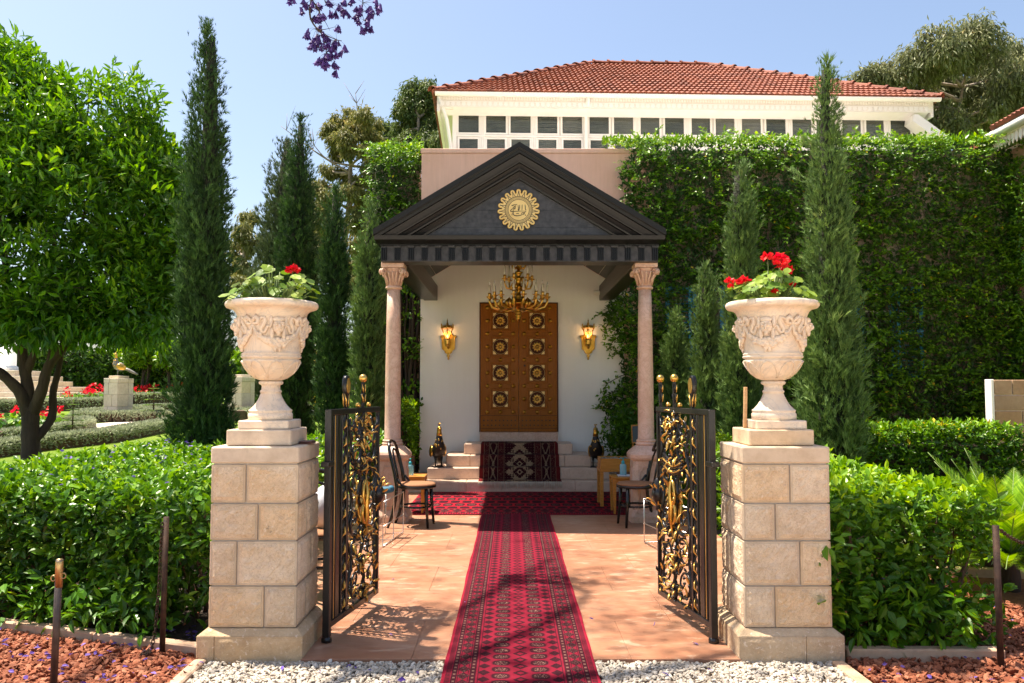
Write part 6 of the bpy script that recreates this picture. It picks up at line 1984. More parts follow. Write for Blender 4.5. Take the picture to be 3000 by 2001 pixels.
# ================================================================== cypresses
def cypress(xc, Y, prof, label, mat, spray=.13, dens=1000, base=None, lean=0.0, tufts=0, cat='tree', group='slender cypresses around the porch', seed=0, tip_open=True):
    """prof: (yd, half width in picture units) from the tip down"""
    s = Y*_S/FPX
    pts = [(P(xc, y, Y).z, w*s*.82) for y, w in prof][::-1]
    zb = pts[0][0]; x0 = P(xc, 895, Y).x
    g = float(gz(x0, Y)) if base is None else base
    if zb > g: pts = [(g, pts[0][1]*.9)]+pts
    zz = np.array([p[0] for p in pts]); ww = np.array([p[1] for p in pts])
    zt = zz[-1]
    t = thing('cypress_tree', label, cat, (x0, Y, g), group)
    mb = MB(); limb(mb, [(x0, Y, g-.05), (x0+lean*.3, Y, (g+zt)/2), (x0+lean, Y, zt-.15)], max(.02, ww.max()*.16), .006, 8); mb.build('trunk', M['bark'], t)
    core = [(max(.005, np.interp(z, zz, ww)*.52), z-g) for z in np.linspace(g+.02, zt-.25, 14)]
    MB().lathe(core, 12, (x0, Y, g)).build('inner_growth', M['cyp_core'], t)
    area = np.trapezoid(2*PI*ww, zz) if hasattr(np, 'trapezoid') else np.trapz(2*PI*ww, zz)
    n = int(area*dens*1.25*(.13/spray)**2)
    # heights weighted by girth
    zc = np.linspace(g, zt, 400); wc = np.interp(zc, zz, ww)+.01
    cdf = np.cumsum(wc); cdf /= cdf[-1]
    kk = 9; nc = max(8, n//kk)
    hc = np.interp(rng.random(nc), cdf, zc); ac = rng.random(nc)*2*PI
    wc_ = np.interp(hc, zz, ww)
    dc = np.stack([np.cos(ac), np.sin(ac), np.zeros(nc)], 1)
    sc_ = w_ref = max(ww.max(), .05)
    lump = 1+.17*wob(np.stack([dc[:, 0]*1.6, dc[:, 1]*1.6, hc*.9/sc_], 1), 1.6, seed+xc)+.10*rng.standard_normal(nc)
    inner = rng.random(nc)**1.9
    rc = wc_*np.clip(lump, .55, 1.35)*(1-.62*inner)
    i_ = np.repeat(np.arange(nc), kk); n = len(i_)
    jit = rng.standard_normal((n, 3))*spray*arr([.33, .33, .55])
    frac = (hc[i_]-g)/(zt-g)
    d = dc[i_]
    pos = np.stack([x0+lean*frac+d[:, 0]*rc[i_], Y+d[:, 1]*rc[i_], hc[i_]-.35*spray], 1)+jit
    pos[:, 2] = np.minimum(pos[:, 2], zt-.6*spray)
    bend = unit(.35*rng.standard_normal((nc, 3))+arr([0, 0, .1]))
    ax = d*.50+bend[i_]*.35+np.array([0, 0, 1.0])+.28*rng.standard_normal((n, 3))
    nr = d+.7*rng.standard_normal((n, 3))
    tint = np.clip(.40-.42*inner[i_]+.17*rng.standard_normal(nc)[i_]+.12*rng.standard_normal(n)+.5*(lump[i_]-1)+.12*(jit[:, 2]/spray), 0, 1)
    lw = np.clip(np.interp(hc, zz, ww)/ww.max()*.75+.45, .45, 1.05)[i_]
    leaves('crown', mat, t, pos, ax, nr, spray*lw*(.65+.5*rng.random(n)), .42, 'spray', tint)
    if tip_open:
        m = 26
        hz_ = zt-(zt-g)*.10*rng.random(m)
        p0 = np.stack([x0+lean+.25*np.interp(hz_, zz, ww)*rng.standard_normal(m), Y+.25*np.interp(hz_, zz, ww)*rng.standard_normal(m), hz_-spray*1.3], 1)
        leaves('leading_shoots', mat, t, p0, np.array([0, 0, 1.0])+.22*rng.standard_normal((m, 3)), rng.standard_normal((m, 3)), spray*1.6, .22, 'spray')
    if tufts:
        P0 = []; A0 = []
        for k in range(tufts):
            hh = g+(zt-g)*random.uniform(.25, .8); aa = random.choice((0, PI))+random.uniform(-.9, .9); wv = np.interp(hh, zz, ww)
            dd = np.array([math.cos(aa), math.sin(aa), .9]); ln = random.uniform(.12, .32)
            for j in range(26):
                P0.append(np.array([x0+lean*(hh-g)/(zt-g), Y, hh])+np.array([math.cos(aa), math.sin(aa), 0])*wv*.8+dd*ln*j/26+.02*rng.standard_normal(3)); A0.append(dd*.8+.5*rng.standard_normal(3)+np.array([0, 0, .3]))
        P0, A0 = np.array(P0), np.array(A0)
        leaves('side_tufts', mat, t, P0, A0, rng.standard_normal(P0.shape), spray*.9, .4, 'spray', kind='stuff')
    return t
C1 = M['cyp_leaf']; C2 = M['cyp_leaf2']
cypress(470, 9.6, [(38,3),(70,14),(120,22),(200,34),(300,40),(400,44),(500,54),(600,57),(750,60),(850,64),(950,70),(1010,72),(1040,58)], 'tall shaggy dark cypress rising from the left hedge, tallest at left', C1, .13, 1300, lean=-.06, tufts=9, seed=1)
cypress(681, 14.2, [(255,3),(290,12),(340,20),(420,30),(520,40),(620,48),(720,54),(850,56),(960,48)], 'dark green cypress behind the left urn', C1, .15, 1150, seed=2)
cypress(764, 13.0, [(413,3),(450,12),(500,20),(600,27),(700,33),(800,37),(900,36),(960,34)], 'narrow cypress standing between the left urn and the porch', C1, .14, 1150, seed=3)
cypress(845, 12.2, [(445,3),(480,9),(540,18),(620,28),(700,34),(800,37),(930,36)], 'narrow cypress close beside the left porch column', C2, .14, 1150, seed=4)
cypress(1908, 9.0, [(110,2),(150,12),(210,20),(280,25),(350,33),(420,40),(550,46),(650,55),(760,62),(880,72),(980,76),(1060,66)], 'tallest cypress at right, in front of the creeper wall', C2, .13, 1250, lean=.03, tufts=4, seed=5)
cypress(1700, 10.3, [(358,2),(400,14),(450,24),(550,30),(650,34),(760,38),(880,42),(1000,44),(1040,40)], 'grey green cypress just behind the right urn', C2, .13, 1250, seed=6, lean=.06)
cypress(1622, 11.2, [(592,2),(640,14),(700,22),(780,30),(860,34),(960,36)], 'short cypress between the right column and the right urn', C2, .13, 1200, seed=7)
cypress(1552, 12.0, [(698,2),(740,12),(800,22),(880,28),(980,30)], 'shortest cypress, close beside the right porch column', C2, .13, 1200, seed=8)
cypress(652, 30, [(312,5),(350,28),(420,48),(520,66),(620,78),(720,86),(820,88),(900,80)], 'large broad old cypress in the background behind the left urn', M['cyp_dark'], .36, 950, group='old background trees', seed=9)

# ================================================================== hedges
left_shape = None
def hedge(label, x0, x1, y0, y1, z1, mat, leaf=.075, dens=900, faces='ft', name='hedge', tmpl='leaf4', ztop=None, skirt=0.0, core=True, wr=.46, shape=None, z0=0.0, cat='hedge', group=None, twigs=40, topt=.28):
    t = thing(name, label, cat, ((x0+x1)/2, (y0+y1)/2, z0), group)
    P0 = []; N0 = []; T0 = []
    def add(n, fn, nv, ts=0.0):
        u, v = rng.random(n), rng.random(n)
        p = fn(u, v); P0.append(p); N0.append(np.tile(nv, (n, 1))); T0.append(np.full(n, ts))
    H = z1-z0
    if 'f' in faces: add(int((x1-x0)*H*dens), lambda u, v: np.stack([x0+(x1-x0)*u, np.full(len(u), y0), z0+H*v**.85], 1), (0, -1, .15))
    if 'b' in faces: add(int((x1-x0)*H*dens), lambda u, v: np.stack([x0+(x1-x0)*u, np.full(len(u), y1), z0+H*v**.85], 1), (0, 1, .15))
    if 'l' in faces: add(int((y1-y0)*H*dens), lambda u, v: np.stack([np.full(len(u), x0), y0+(y1-y0)*u, z0+H*v**.85], 1), (-1, 0, .15))
    if 'r' in faces: add(int((y1-y0)*H*dens), lambda u, v: np.stack([np.full(len(u), x1), y0+(y1-y0)*u, z0+H*v**.85], 1), (1, 0, .15))
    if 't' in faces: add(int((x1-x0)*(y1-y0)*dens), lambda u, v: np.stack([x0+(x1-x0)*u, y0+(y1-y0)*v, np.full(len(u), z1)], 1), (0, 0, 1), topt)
    p, nv, ts = np.concatenate(P0), np.concatenate(N0).astype(float), np.concatenate(T0)
    n = len(p)
    w = wob(p, 5.0)*.020+wob(p, 13.0, 2)*.014
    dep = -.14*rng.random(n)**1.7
    p = p+nv*(w+dep+.03*rng.random(n))[:, None]+.02*rng.standard_normal((n, 3))
    if shape is not None: p, keep = shape(p); p, nv, ts, dep, w = p[keep], nv[keep], ts[keep], dep[keep], w[keep]
    n = len(p)
    # whorls: gather leaves into small rosettes
    k = 5
    c = p[:: k]; m = len(c)
    idx = np.repeat(np.arange(m), k)[: n]
    pos = c[idx]+.010*rng.standard_normal((n, 3))
    nn = nv[:: k][idx]
    ax = nn*.55+.85*rng.standard_normal((n, 3))*np.array([1, 1, .7])+np.array([0, 0, .15])
    nr = nn*.8+np.array([0, 0, .7])+.45*rng.standard_normal((n, 3))
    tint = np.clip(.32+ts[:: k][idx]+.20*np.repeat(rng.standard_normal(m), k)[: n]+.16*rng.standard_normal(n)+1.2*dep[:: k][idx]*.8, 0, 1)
    leaves('foliage', mat, t, pos, ax, nr, leaf*(.65+.6*rng.random(n)), wr, tmpl, tint)
    if core:
        MB().box(x0+.2, x1-.2, y0+.22, y1-.2, z0, z1-.2).build('dense_inside', M['soil'], t)
    if twigs:
        mb = MB()
        for i in range(twigs):
            x = random.uniform(x0+.05, x1-.05); y = random.uniform(y0+.22, min(y0+.7, y1))+(max(0, -(x+1.71)*.353) if shape is left_shape else 0)
            q = [Vector((x, y, z0-.03))]
            for j in range(4): q.append(q[-1]+Vector((random.uniform(-.11, .11), random.uniform(-.1, .06), H*.23)))
            mb.tube(q, [.012, .010, .008, .006, .003], 5)
            for j in (1, 2, 3):
                mb.tube([q[j], q[j]+Vector((random.uniform(-.15, .15), random.uniform(-.16, .02), random.uniform(.03, .14)))], [.005, .002], 4)
        mb.build('twigs', M['twig'], t)['kind'] = 'stuff'
    return t
def left_shape(p):
    # the front follows the slanting kerb; right end meets the pillar; a gap low down by the pillar
    yk = 4.86-(p[:, 0]+1.71)*.353
    f = p[:, 1] < 5.2
    q = p.copy(); fr = np.abs(p[:, 1]-4.95) < .32
    q[:, 1] = np.where(p[:, 1] < 5.9, np.maximum(p[:, 1], yk+(p[:, 1]-4.95)*.6), p[:, 1])
    keep = ~((p[:, 0] > -2.0) & (p[:, 2] < .42) & (rng.random(len(p)) < .75)) & ~((p[:, 2] < .22) & (rng.random(len(p)) < .35))
    keep &= ~((p[:, 0] > -1.72) & (p[:, 1] < 5.25))
    keep &= ~((p[:, 0] < -3.0) & (p[:, 2] < .45) & (p[:, 2] > .25) & (rng.random(len(p)) < .5))
    return q, keep
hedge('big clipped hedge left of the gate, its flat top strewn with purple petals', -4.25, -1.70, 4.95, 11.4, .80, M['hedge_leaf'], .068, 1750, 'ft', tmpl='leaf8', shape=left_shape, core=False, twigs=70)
# lower drooping leaves and inner fill so the near hedge is not hollow
def hedge_fill(name, x0, x1, fy, n, mat, zmax):
    x = rng.uniform(x0, x1, n); y = fy(x)+.10+.45*rng.random(n); z = .05+zmax*rng.random(n)
    p = np.stack([x, y, z], 1)
    return leaves(name, mat, None, p, rng.standard_normal((n, 3))+np.array([0, -.5, -.1]), rng.standard_normal((n, 3))+np.array([0, -.3, .8]), .08*(.7+.6*rng.random(n)), .46, 'leaf4', np.clip(.2+.2*rng.standard_normal(n), 0, 1))
hl = [o for o in COL.objects if o.parent is None and o.get('label', '').startswith('big clipped hedge left')][0]
o = hedge_fill('inner_foliage', -4.2, -1.95, lambda x: 4.9-(x+1.71)*.353, 5200, M['hedge_leaf'], .78); o.parent = hl; o.matrix_parent_inverse = world_of(hl).inverted()
def right_shape(p):
    keep = ~((p[:, 0] > 2.35) & (p[:, 2] < .52) & (p[:, 2] > .24) & (rng.random(len(p)) < .8)) & ~((p[:, 2] < .2) & (rng.random(len(p)) < .3))
    q = p.copy(); q[:, 2] += -.05*np.clip((p[:, 1]-5.0), 0, 3)*0
    return q, keep
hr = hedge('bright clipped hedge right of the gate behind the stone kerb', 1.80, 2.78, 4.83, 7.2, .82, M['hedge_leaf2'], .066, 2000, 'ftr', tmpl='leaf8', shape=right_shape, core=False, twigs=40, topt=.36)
o = hedge_fill('inner_foliage', 1.82, 2.6, lambda x: 4.85+0*x, 1900, M['hedge_leaf2'], .75); o.parent = hr; o.matrix_parent_inverse = world_of(hr).inverted()
def sprigs(t, P0, mat):
    P0 = np.array(P0); n = len(P0)
    clumps(P0, np.full(n, .07), 11, .085, mat, 'low_sprigs', t, 'leaf8', .44, .05, .9, .6, .15)['kind'] = 'stuff'
sprigs(hl, [(x, 4.74-(x+1.71)*.353+random.uniform(-.02, .16), random.uniform(.05, .3)) for x in rng.uniform(-3.4, -2.05, 46)]+[(-1.72, random.uniform(4.85, 5.0), random.uniform(.3, .75)) for _ in range(10)], M['hedge_leaf'])
sprigs(hr, [(x, random.uniform(4.66, 4.84), random.uniform(.06, .3)) for x in rng.uniform(1.82, 2.62, 34)]+[(1.76, random.uniform(4.66, 4.8), z) for z in (.2, .3, .52, .62)], M['hedge_leaf2'])
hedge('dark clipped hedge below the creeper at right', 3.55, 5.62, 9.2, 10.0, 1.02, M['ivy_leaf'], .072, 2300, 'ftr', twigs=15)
hedge('bright low shrubs beside the paving left of the runner', -3.2, -2.0, 6.6, 9.6, .62, M['bush_leaf'], .085, 560, 'ftr', name='shrub_row', cat='shrub', twigs=20, core=False)
hedge('bright low shrubs beside the paving behind the right gate', 2.12, 2.9, 6.9, 11.4, .85, M['bush_leaf'], .085, 650, 'ftl', name='shrub_row', cat='shrub', twigs=20, core=False)
hedge('leafy shrub in a planter between the left column and the white wall', -2.0, -1.50, 12.6, 13.2, 1.22, M['bush_leaf'], .085, 900, 'ftr', name='shrub', cat='shrub', z0=.42, twigs=8)
tag(MB().cbox(-1.98, -1.52, 12.62, 13.18, .151, .44, .02).build('planter', M['claypot']), 'brown clay planter left of the white porch wall', 'planter')
ps = thing('potted_plant', 'bushy green potted plant between the steps and the right column', 'plant', (1.62, 12.3, .15))
MB().lathe([(.12,.15),(.15,.30),(.165,.36),(.17,.40),(.15,.40),(.14,.34),(0,.33)], 20, (1.66, 12.3, 0)).build('pot', M['claypot'], ps)
cn = arr([(1.66, 12.3, .75)])+rng.standard_normal((46, 3))*arr([.13, .13, .17])
clumps(cn, np.full(46, .12), 26, .085, M['hedge_leaf'], 'foliage', ps, 'leaf4', .45)

# ================================================================== creepers on the walls
def creeper(label, x0, x1, z0, z1, Y, dens, name='wall_creeper', edge=None, seed=0, deep=.2, stems=110, sx0=None):
    sx0 = x0 if sx0 is None else sx0
    t = thing(name, label, 'creeper', ((x0+x1)/2, Y, z0))
    A = (x1-x0)*(z1-z0); n = int(A*dens)
    x = rng.uniform(x0, x1, n); z = rng.uniform(z0, z1, n)
    p = np.stack([x, np.full(n, Y), z], 1)
    dn = .6*wob(p*arr([1.2, 1, 2.0]), 1.1, seed)+.9*wob(p*arr([.8, 1, 1.7]), 3.0, seed+3)+.5*wob(p, 7.0, seed+5)
    keep = rng.random(n) < np.clip(.60+.60*dn, .08, 1)
    keep &= ~((z > z1-.85) & (z < z1-.40) & (rng.random(n) < .5))
    if edge is not None: keep &= edge(x, z)
    p = p[keep]; dn = dn[keep]; n = len(p)
    off = np.clip(.07+.10*rng.random(n)+.06*dn+.22*sstep(z1-.35, z1-.05, p[:, 2]), .05, .45)
    p[:, 1] -= off
    # each sprig: a short arching shoot carrying leaves in pairs
    dirs = unit(arr([0, -.55, .25])+rng.standard_normal((n, 3))*arr([.9, .25, .45])); ln = .16+.20*rng.random(n)
    k = 15; i_ = np.repeat(np.arange(n), k); u = np.tile(np.linspace(.05, 1, k), n); N = len(i_)
    pos = p[i_]+dirs[i_]*(ln[i_]*u)[:, None]+np.stack([np.zeros(N), np.zeros(N), -.28*ln[i_]*u*u], 1)+.012*rng.standard_normal((N, 3))
    sd_ = unit(np.cross(dirs, arr([0, -.3, 1.0])))*1.0
    sgn = np.where(np.tile(np.arange(k) % 2, n) == 0, 1.0, -1.0)
    ax = sd_[i_]*(sgn*(1-.55*u))[:, None]+dirs[i_]*(.45+.5*u)[:, None]+arr([0, 0, -.18])+.35*rng.standard_normal((N, 3))
    nr = arr([0, -.55, .85])+.35*rng.standard_normal((N, 3))
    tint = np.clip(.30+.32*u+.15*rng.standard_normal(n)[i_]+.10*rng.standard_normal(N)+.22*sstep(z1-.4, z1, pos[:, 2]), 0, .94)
    tint[rng.random(N) < .007] = 1.0
    leaves('foliage', M['ivy_leaf'], t, pos, ax, nr, .082*(.65+.5*rng.random(N))*(1.05-.3*u), .50, 'leaf4', tint)
    # inner layer against the wall, its shade put into darker leaf colour
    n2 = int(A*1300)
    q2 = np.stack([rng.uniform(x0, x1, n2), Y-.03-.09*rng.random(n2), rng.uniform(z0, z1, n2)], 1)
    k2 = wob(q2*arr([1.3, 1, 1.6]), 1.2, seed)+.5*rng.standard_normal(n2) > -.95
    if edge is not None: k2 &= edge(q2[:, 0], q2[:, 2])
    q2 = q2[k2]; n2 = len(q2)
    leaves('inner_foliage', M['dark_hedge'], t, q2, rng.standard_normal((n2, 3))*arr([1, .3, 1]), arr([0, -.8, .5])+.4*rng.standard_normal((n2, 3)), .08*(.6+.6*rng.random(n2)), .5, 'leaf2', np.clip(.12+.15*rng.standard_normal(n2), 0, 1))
    # fringe of young shoots along the top
    n = int((x1-x0)*420)
    q = np.stack([rng.uniform(x0, x1, n), Y-.30*rng.random(n)+.12, z1-.02+.10*rng.random(n)**2+.05*wob(np.stack([rng.uniform(x0, x1, n)]*3, 1), 6)], 1)
    leaves('top_shoots', M['hedge_leaf2'], t, q, arr([0, -.2, .9])+.6*rng.standard_normal((n, 3)), arr([0, -.5, .6])+.5*rng.standard_normal((n, 3)), .09*(.6+.6*rng.random(n)), .46, 'leaf4', np.clip(.55+.25*rng.standard_normal(n), 0, 1))
    mb = MB()
    for i in range(stems):
        a = Vector((random.uniform(sx0, x1), Y-.03, random.uniform(z0, z0+(z1-z0)*.55) if i % 3 else z0))
        q = [a]; dx = random.uniform(-.25, .25)
        for j in range(random.randint(5, 9)):
            dx += random.uniform(-.22, .22); dx *= .8
            q.append(q[-1]+Vector((dx*.5+random.uniform(-.1, .1), random.uniform(-.03, .03), random.uniform(.18, .36))))
            q[-1].y = min(max(q[-1].y, Y-.14), Y-.02)
            if q[-1].z > z1-.1: break
        q = [v for v in q if sx0-.05 < v.x < x1+.1]
        if len(q) > 2:
            r = random.uniform(.008, .022); mb.tube(q, [r*(1-.7*k_/len(q)) for k_ in range(len(q))], 5)
    for i in range(stems*9):
        a = Vector((random.uniform(sx0, x1), Y-.08*random.random()-.02, random.uniform(z0+.3, z1-.05)))
        b = a+Vector((random.uniform(-.2, .2), random.uniform(-.08, .02), random.uniform(-.2, .2)))
        mb.tube([a, a.lerp(b, .5)+Vector((random.uniform(-.04, .04), -.02, random.uniform(-.04, .04))), b], .0035, 3)
    mb.build('stems', M['ivystem'], t)['kind'] = 'stuff'
    return t
def redge(x, z):
    e = 1.80+.06*np.sin(z*5)+.05*np.sin(z*11+1)
    low = np.where(z < 3.0, 1.62+.12*np.sin(z*4.1)+.08*np.sin(z*9), e)
    k = x > low
    k &= ~((z < 1.5) & (rng.random(len(x)) < .45) & (x > 4.2) & (x < 5.6))
    w1 = (x > P(1566, 0, WY).x) & (x < P(1672, 0, WY).x) & (z > wz0-.05) & (z < wz1+.08)
    k &= ~(w1 & (rng.random(len(x)) < .975))
    w2 = (x > P(1965, 0, WY).x) & (x < P(1985, 0, WY).x) & (z > wz0) & (z < wz1)
    return k
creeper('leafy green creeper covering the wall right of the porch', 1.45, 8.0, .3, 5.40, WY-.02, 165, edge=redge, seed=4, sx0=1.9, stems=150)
# a spill of the same creeper over the stone wing
sw = thing('wall_creeper', 'creeper spilling over the stone wing at the right edge', 'creeper', (7.95, 12.8, 2))
n = 900; q = np.stack([np.full(n, 7.98), 13.2-1.1*rng.random(n)**1.6, .9+4.2*rng.random(n)], 1); q = q[wob(q, 1.6, 3) > -.25]
q = np.repeat(q, 6, 0); q += rng.standard_normal(q.shape)*arr([.03, .05, .05]); q[:, 0] = np.minimum(q[:, 0]-.06*rng.random(len(q)), 7.97)
leaves('foliage', M['ivy_leaf'], sw, q, arr([-.3, -.3, -.3])+.8*rng.standard_normal(q.shape), arr([-.7, -.3, .6])+.4*rng.standard_normal(q.shape), .075, .52, 'leaf4', np.clip(.42+.2*rng.standard_normal(len(q)), 0, .94))
def ledge(x, z):
    return (z > 3.2) | (rng.random(len(x)) < .40)
creeper('leafy green creeper with thick brown stems left of the pink wall', -2.36, -1.475, .2, 5.42, 13.72, 190, edge=ledge, seed=9, stems=90)
lc = thing('bare_creeper', 'bundle of thick bare creeper stems between the left column and the white wall', 'creeper', (-1.75, 13.5, 0))
mb = MB()
for i in range(26):
    x = random.uniform(-2.1, -1.5); y = random.uniform(13.35, 13.65)
    q = [Vector((x, y, -.03))]
    for j in range(9): q.append(q[-1]+Vector((random.uniform(-.05, .05), random.uniform(-.03, .03), .36)))
    for v in q: v.x = min(v.x, -1.49)
    r = random.uniform(.015, .045); mb.tube(q, [r*(1-.05*k_) for k_ in range(10)], 7)
mb.build('stem', M['bark'], lc)['kind'] = 'stuff'
n = 500
q = np.stack([rng.uniform(-2.15, -1.47, n), rng.uniform(13.2, 13.45, n), rng.uniform(.3, 3.4, n)], 1)
q = q[wob(q, 3.2, 7) > .15]; q = np.repeat(q, 5, 0)+.04*rng.standard_normal((len(q)*5, 3)); q[:, 0] = np.minimum(q[:, 0], -1.44)
leaves('foliage', M['ivy_leaf'], lc, q, arr([.2, -.4, -.2])+rng.standard_normal(q.shape)*.7, arr([0, -.6, .7])+.4*rng.standard_normal(q.shape), .085, .5, 'leaf4', np.clip(.5+.25*rng.standard_normal(len(q)), 0, .94))
# loose strands straying over the white wall at right
st = thing('creeper_strand', 'loose creeper strands hanging over the white wall beside the right column', 'creeper', (1.55, 13.2, 1.5))
mb = MB(); PP = []
for (x, z) in ((1.62, 2.75), (1.52, 2.5), (1.58, 2.2), (1.50, 1.55), (1.45, 1.35), (1.55, 1.1), (1.48, .9)):
    q = [Vector((1.85, 13.23, z+.15)), Vector((1.72, 13.2, z+.12)), Vector((x, 13.17, z)), Vector((x-.08, 13.15, z-.14))]
    mb.tube(q, .006, 4)
    for j in range(34):
        u = random.random(); a = q[1].lerp(q[2], u*2) if u < .5 else q[2].lerp(q[3], u*2-1); PP.append(np.array(a)+.04*rng.standard_normal(3))
mb.build('stems', M['ivystem'], st); PP = np.array(PP)
leaves('foliage', M['ivy_leaf'], st, PP, arr([0, -.4, -.4])+rng.standard_normal(PP.shape)*.7, arr([0, -.7, .6])+.4*rng.standard_normal(PP.shape), .08, .5, 'leaf4', np.clip(.45+.25*rng.standard_normal(len(PP)), 0, .9))

# ================================================================== geraniums in the urns
tv, tf = TMPL['disc']
def disc_mesh(tint):
    o = raw_mesh('leaf', tv*arr([1, 1, .55]), np.array(tf), M['geranium_leaf'], None, np.full(len(tv), tint)); me = o.data; bpy.data.objects.remove(o); return me
DISC = [disc_mesh(x) for x in (.15, .45, .75, .95)]
def flower_head(t, c, r, parent_name='flower_head'):
    n = 34
    d = rand_dir(n); d[:, 2] = np.abs(d[:, 2])*.8-.15
    p = arr(c)+d*r*.45
    leaves(parent_name, M['red_petal'], t, p, d+.5*rng.standard_normal((n, 3)), d+.4*rng.standard_normal((n, 3)), r*.85, .85, 'leaf4')
def geranium(cx, cy, z0, spots, heads, label, lean):
    t = thing('geranium_plant', label, 'flowers', (cx, cy, z0), 'red geraniums in the marble urns')
    MB().lathe([(.0,-.02),(.2,-.022),(.215,-.03)], 24, (cx, cy, z0)).build('soil', M['soil'], t)
    mb = MB()
    for (x, y, z, s) in spots:
        p = Vector((cx+x, cy+y, z0+z))
        mb.tube([(cx+x*.35, cy+y*.35, z0-.02), (cx+x*.7, cy+y*.7, z0+z*.5), p], [.006, .004, .003], 5)
        o_ = link('leaf', random.choice(DISC), t)
        out = Vector((x, y, 0)); out = out.normalized() if out.length > .01 else Vector((0, -1, 0))
        nrm = (Vector((0, -.25, 1))+out*.65+Vector((random.uniform(-.5, .5), random.uniform(-.6, .3), random.uniform(-.1, .3)))).normalized()
        ax = (out+Vector((random.uniform(-.6, .6), random.uniform(-.6, .4), -.2)))
        ax = (ax-nrm*ax.dot(nrm)).normalized(); sd = nrm.cross(ax)
        R = Matrix((ax, sd, nrm)).transposed().to_4x4()
        o_.matrix_parent_inverse = world_of(t).inverted(); o_.matrix_basis = Matrix.Translation(p) @ R @ Matrix.Scale(s, 4)
    for (x, y, z, r) in heads:
        p = Vector((cx+x, cy+y, z0+z))
        mb.tube([(cx+x*.3, cy+y*.3, z0), (cx+x*.75, cy+y*.7, z0+z*.6), p], [.005, .004, .003], 5)
        flower_head(t, p, r)
    mb.build('stems', M['greenstem'], t)
zu = 1.226+.72
def gspots(n, prof):
    out = []
    while len(out) < n:
        x = random.uniform(-.2, .2); y = random.uniform(-.17, .17); h = prof(x)
        if h <= .01: continue
        out.append((x, y, max(.02, h*random.random()**.55), random.uniform(.045, .070)))
    return out
geranium(LPX+.012, PY, zu, gspots(95, lambda x: .115+.12*math.exp(-((x-.0)/.08)**2)+(.02 if x < -.08 else 0)+(.05 if x > .1 else 0)), [(.125, -.02, .20, .042)], 'leafy geranium with a single red flower head in the left urn', 0)
hd = [(-.02,.0,.285,.036),(.055,.0,.275,.042),(.045,-.03,.235,.045),(.10,.02,.205,.04),(.105,-.02,.12,.034),(-.17,-.02,.135,.042),(-.245,.0,.14,.030),(-.02,-.13,.065,.022),(.085,.03,.265,.036),(-.245,-.02,.11,.018)]
geranium(RPX+.014, PY, zu, gspots(125, lambda x: .05+.20*math.exp(-((x-.03)/.075)**2)+(.085 if -.2 < x < -.02 else 0)+(.03 if x > .09 else 0)), hd, 'tall geranium with many red flower heads in the right urn', 0)

# ================================================================== cycad
def cycad(cx, cy, z0):
    t = thing('cycad_palm', 'low cycad palm with stiff feathery fronds at far right', 'palm', (cx, cy, 0))
    MB().lathe([(.06,-.05),(.07,.05),(.06,.12),(.04,.18),(0,.2)], 14, (cx, cy, 0)).build('trunk', M['bark'], t)
    for k in range(44):
        a = k*2.4; el = random.uniform(.55, 1.35) if k < 24 else random.uniform(.05, .4)
        L = random.uniform(.70, .95)
        d = Vector((math.cos(a)*math.cos(el), math.sin(a)*math.cos(el), math.sin(el)))
        o = Vector((cx, cy, z0)); pts = []
        for i in range(9):
            u = i/8
            pts.append(o+d*L*u+Vector((d.x*.18*u*u, d.y*.18*u*u, -.16*u*u*(1.2-math.sin(el)))))
        fo = MB(); fo.tube(pts, [.009*(1-.7*i/8) for i in range(9)], 5)
        fr = fo.build('frond', M['greenstem'], t)
        n = 56; PP = []; AA = []; NN = []; LL = []
        for i in range(n):
            u = .10+.9*i/(n-1); j = min(int(u*8), 7); p = pts[j].lerp(pts[j+1], u*8-j); tg = (pts[j+1]-pts[j]).normalized()
            sd = tg.cross(Vector((0, 0, 1))); sd = sd.normalized() if sd.length > .01 else Vector((1, 0, 0)); up = sd.cross(tg)
            for s in (-1, 1):
                PP.append(p); AA.append(sd*s*.75+tg*.75+up*.35); NN.append(up); LL.append(.17*math.sin(PI*min(1, u*.8+.18))*random.uniform(.9, 1.1))
        leaves('leaflets', M['cycad_leaf'], fr, np.array(PP), np.array(AA), np.array(NN), np.array(LL), .085, 'strap', np.clip(.55+.25*rng.standard_normal(len(PP)), 0, 1))
cyp_ = P(2332, 1205, 6.3)
cycad(cyp_.x-.05, 6.3, .2)
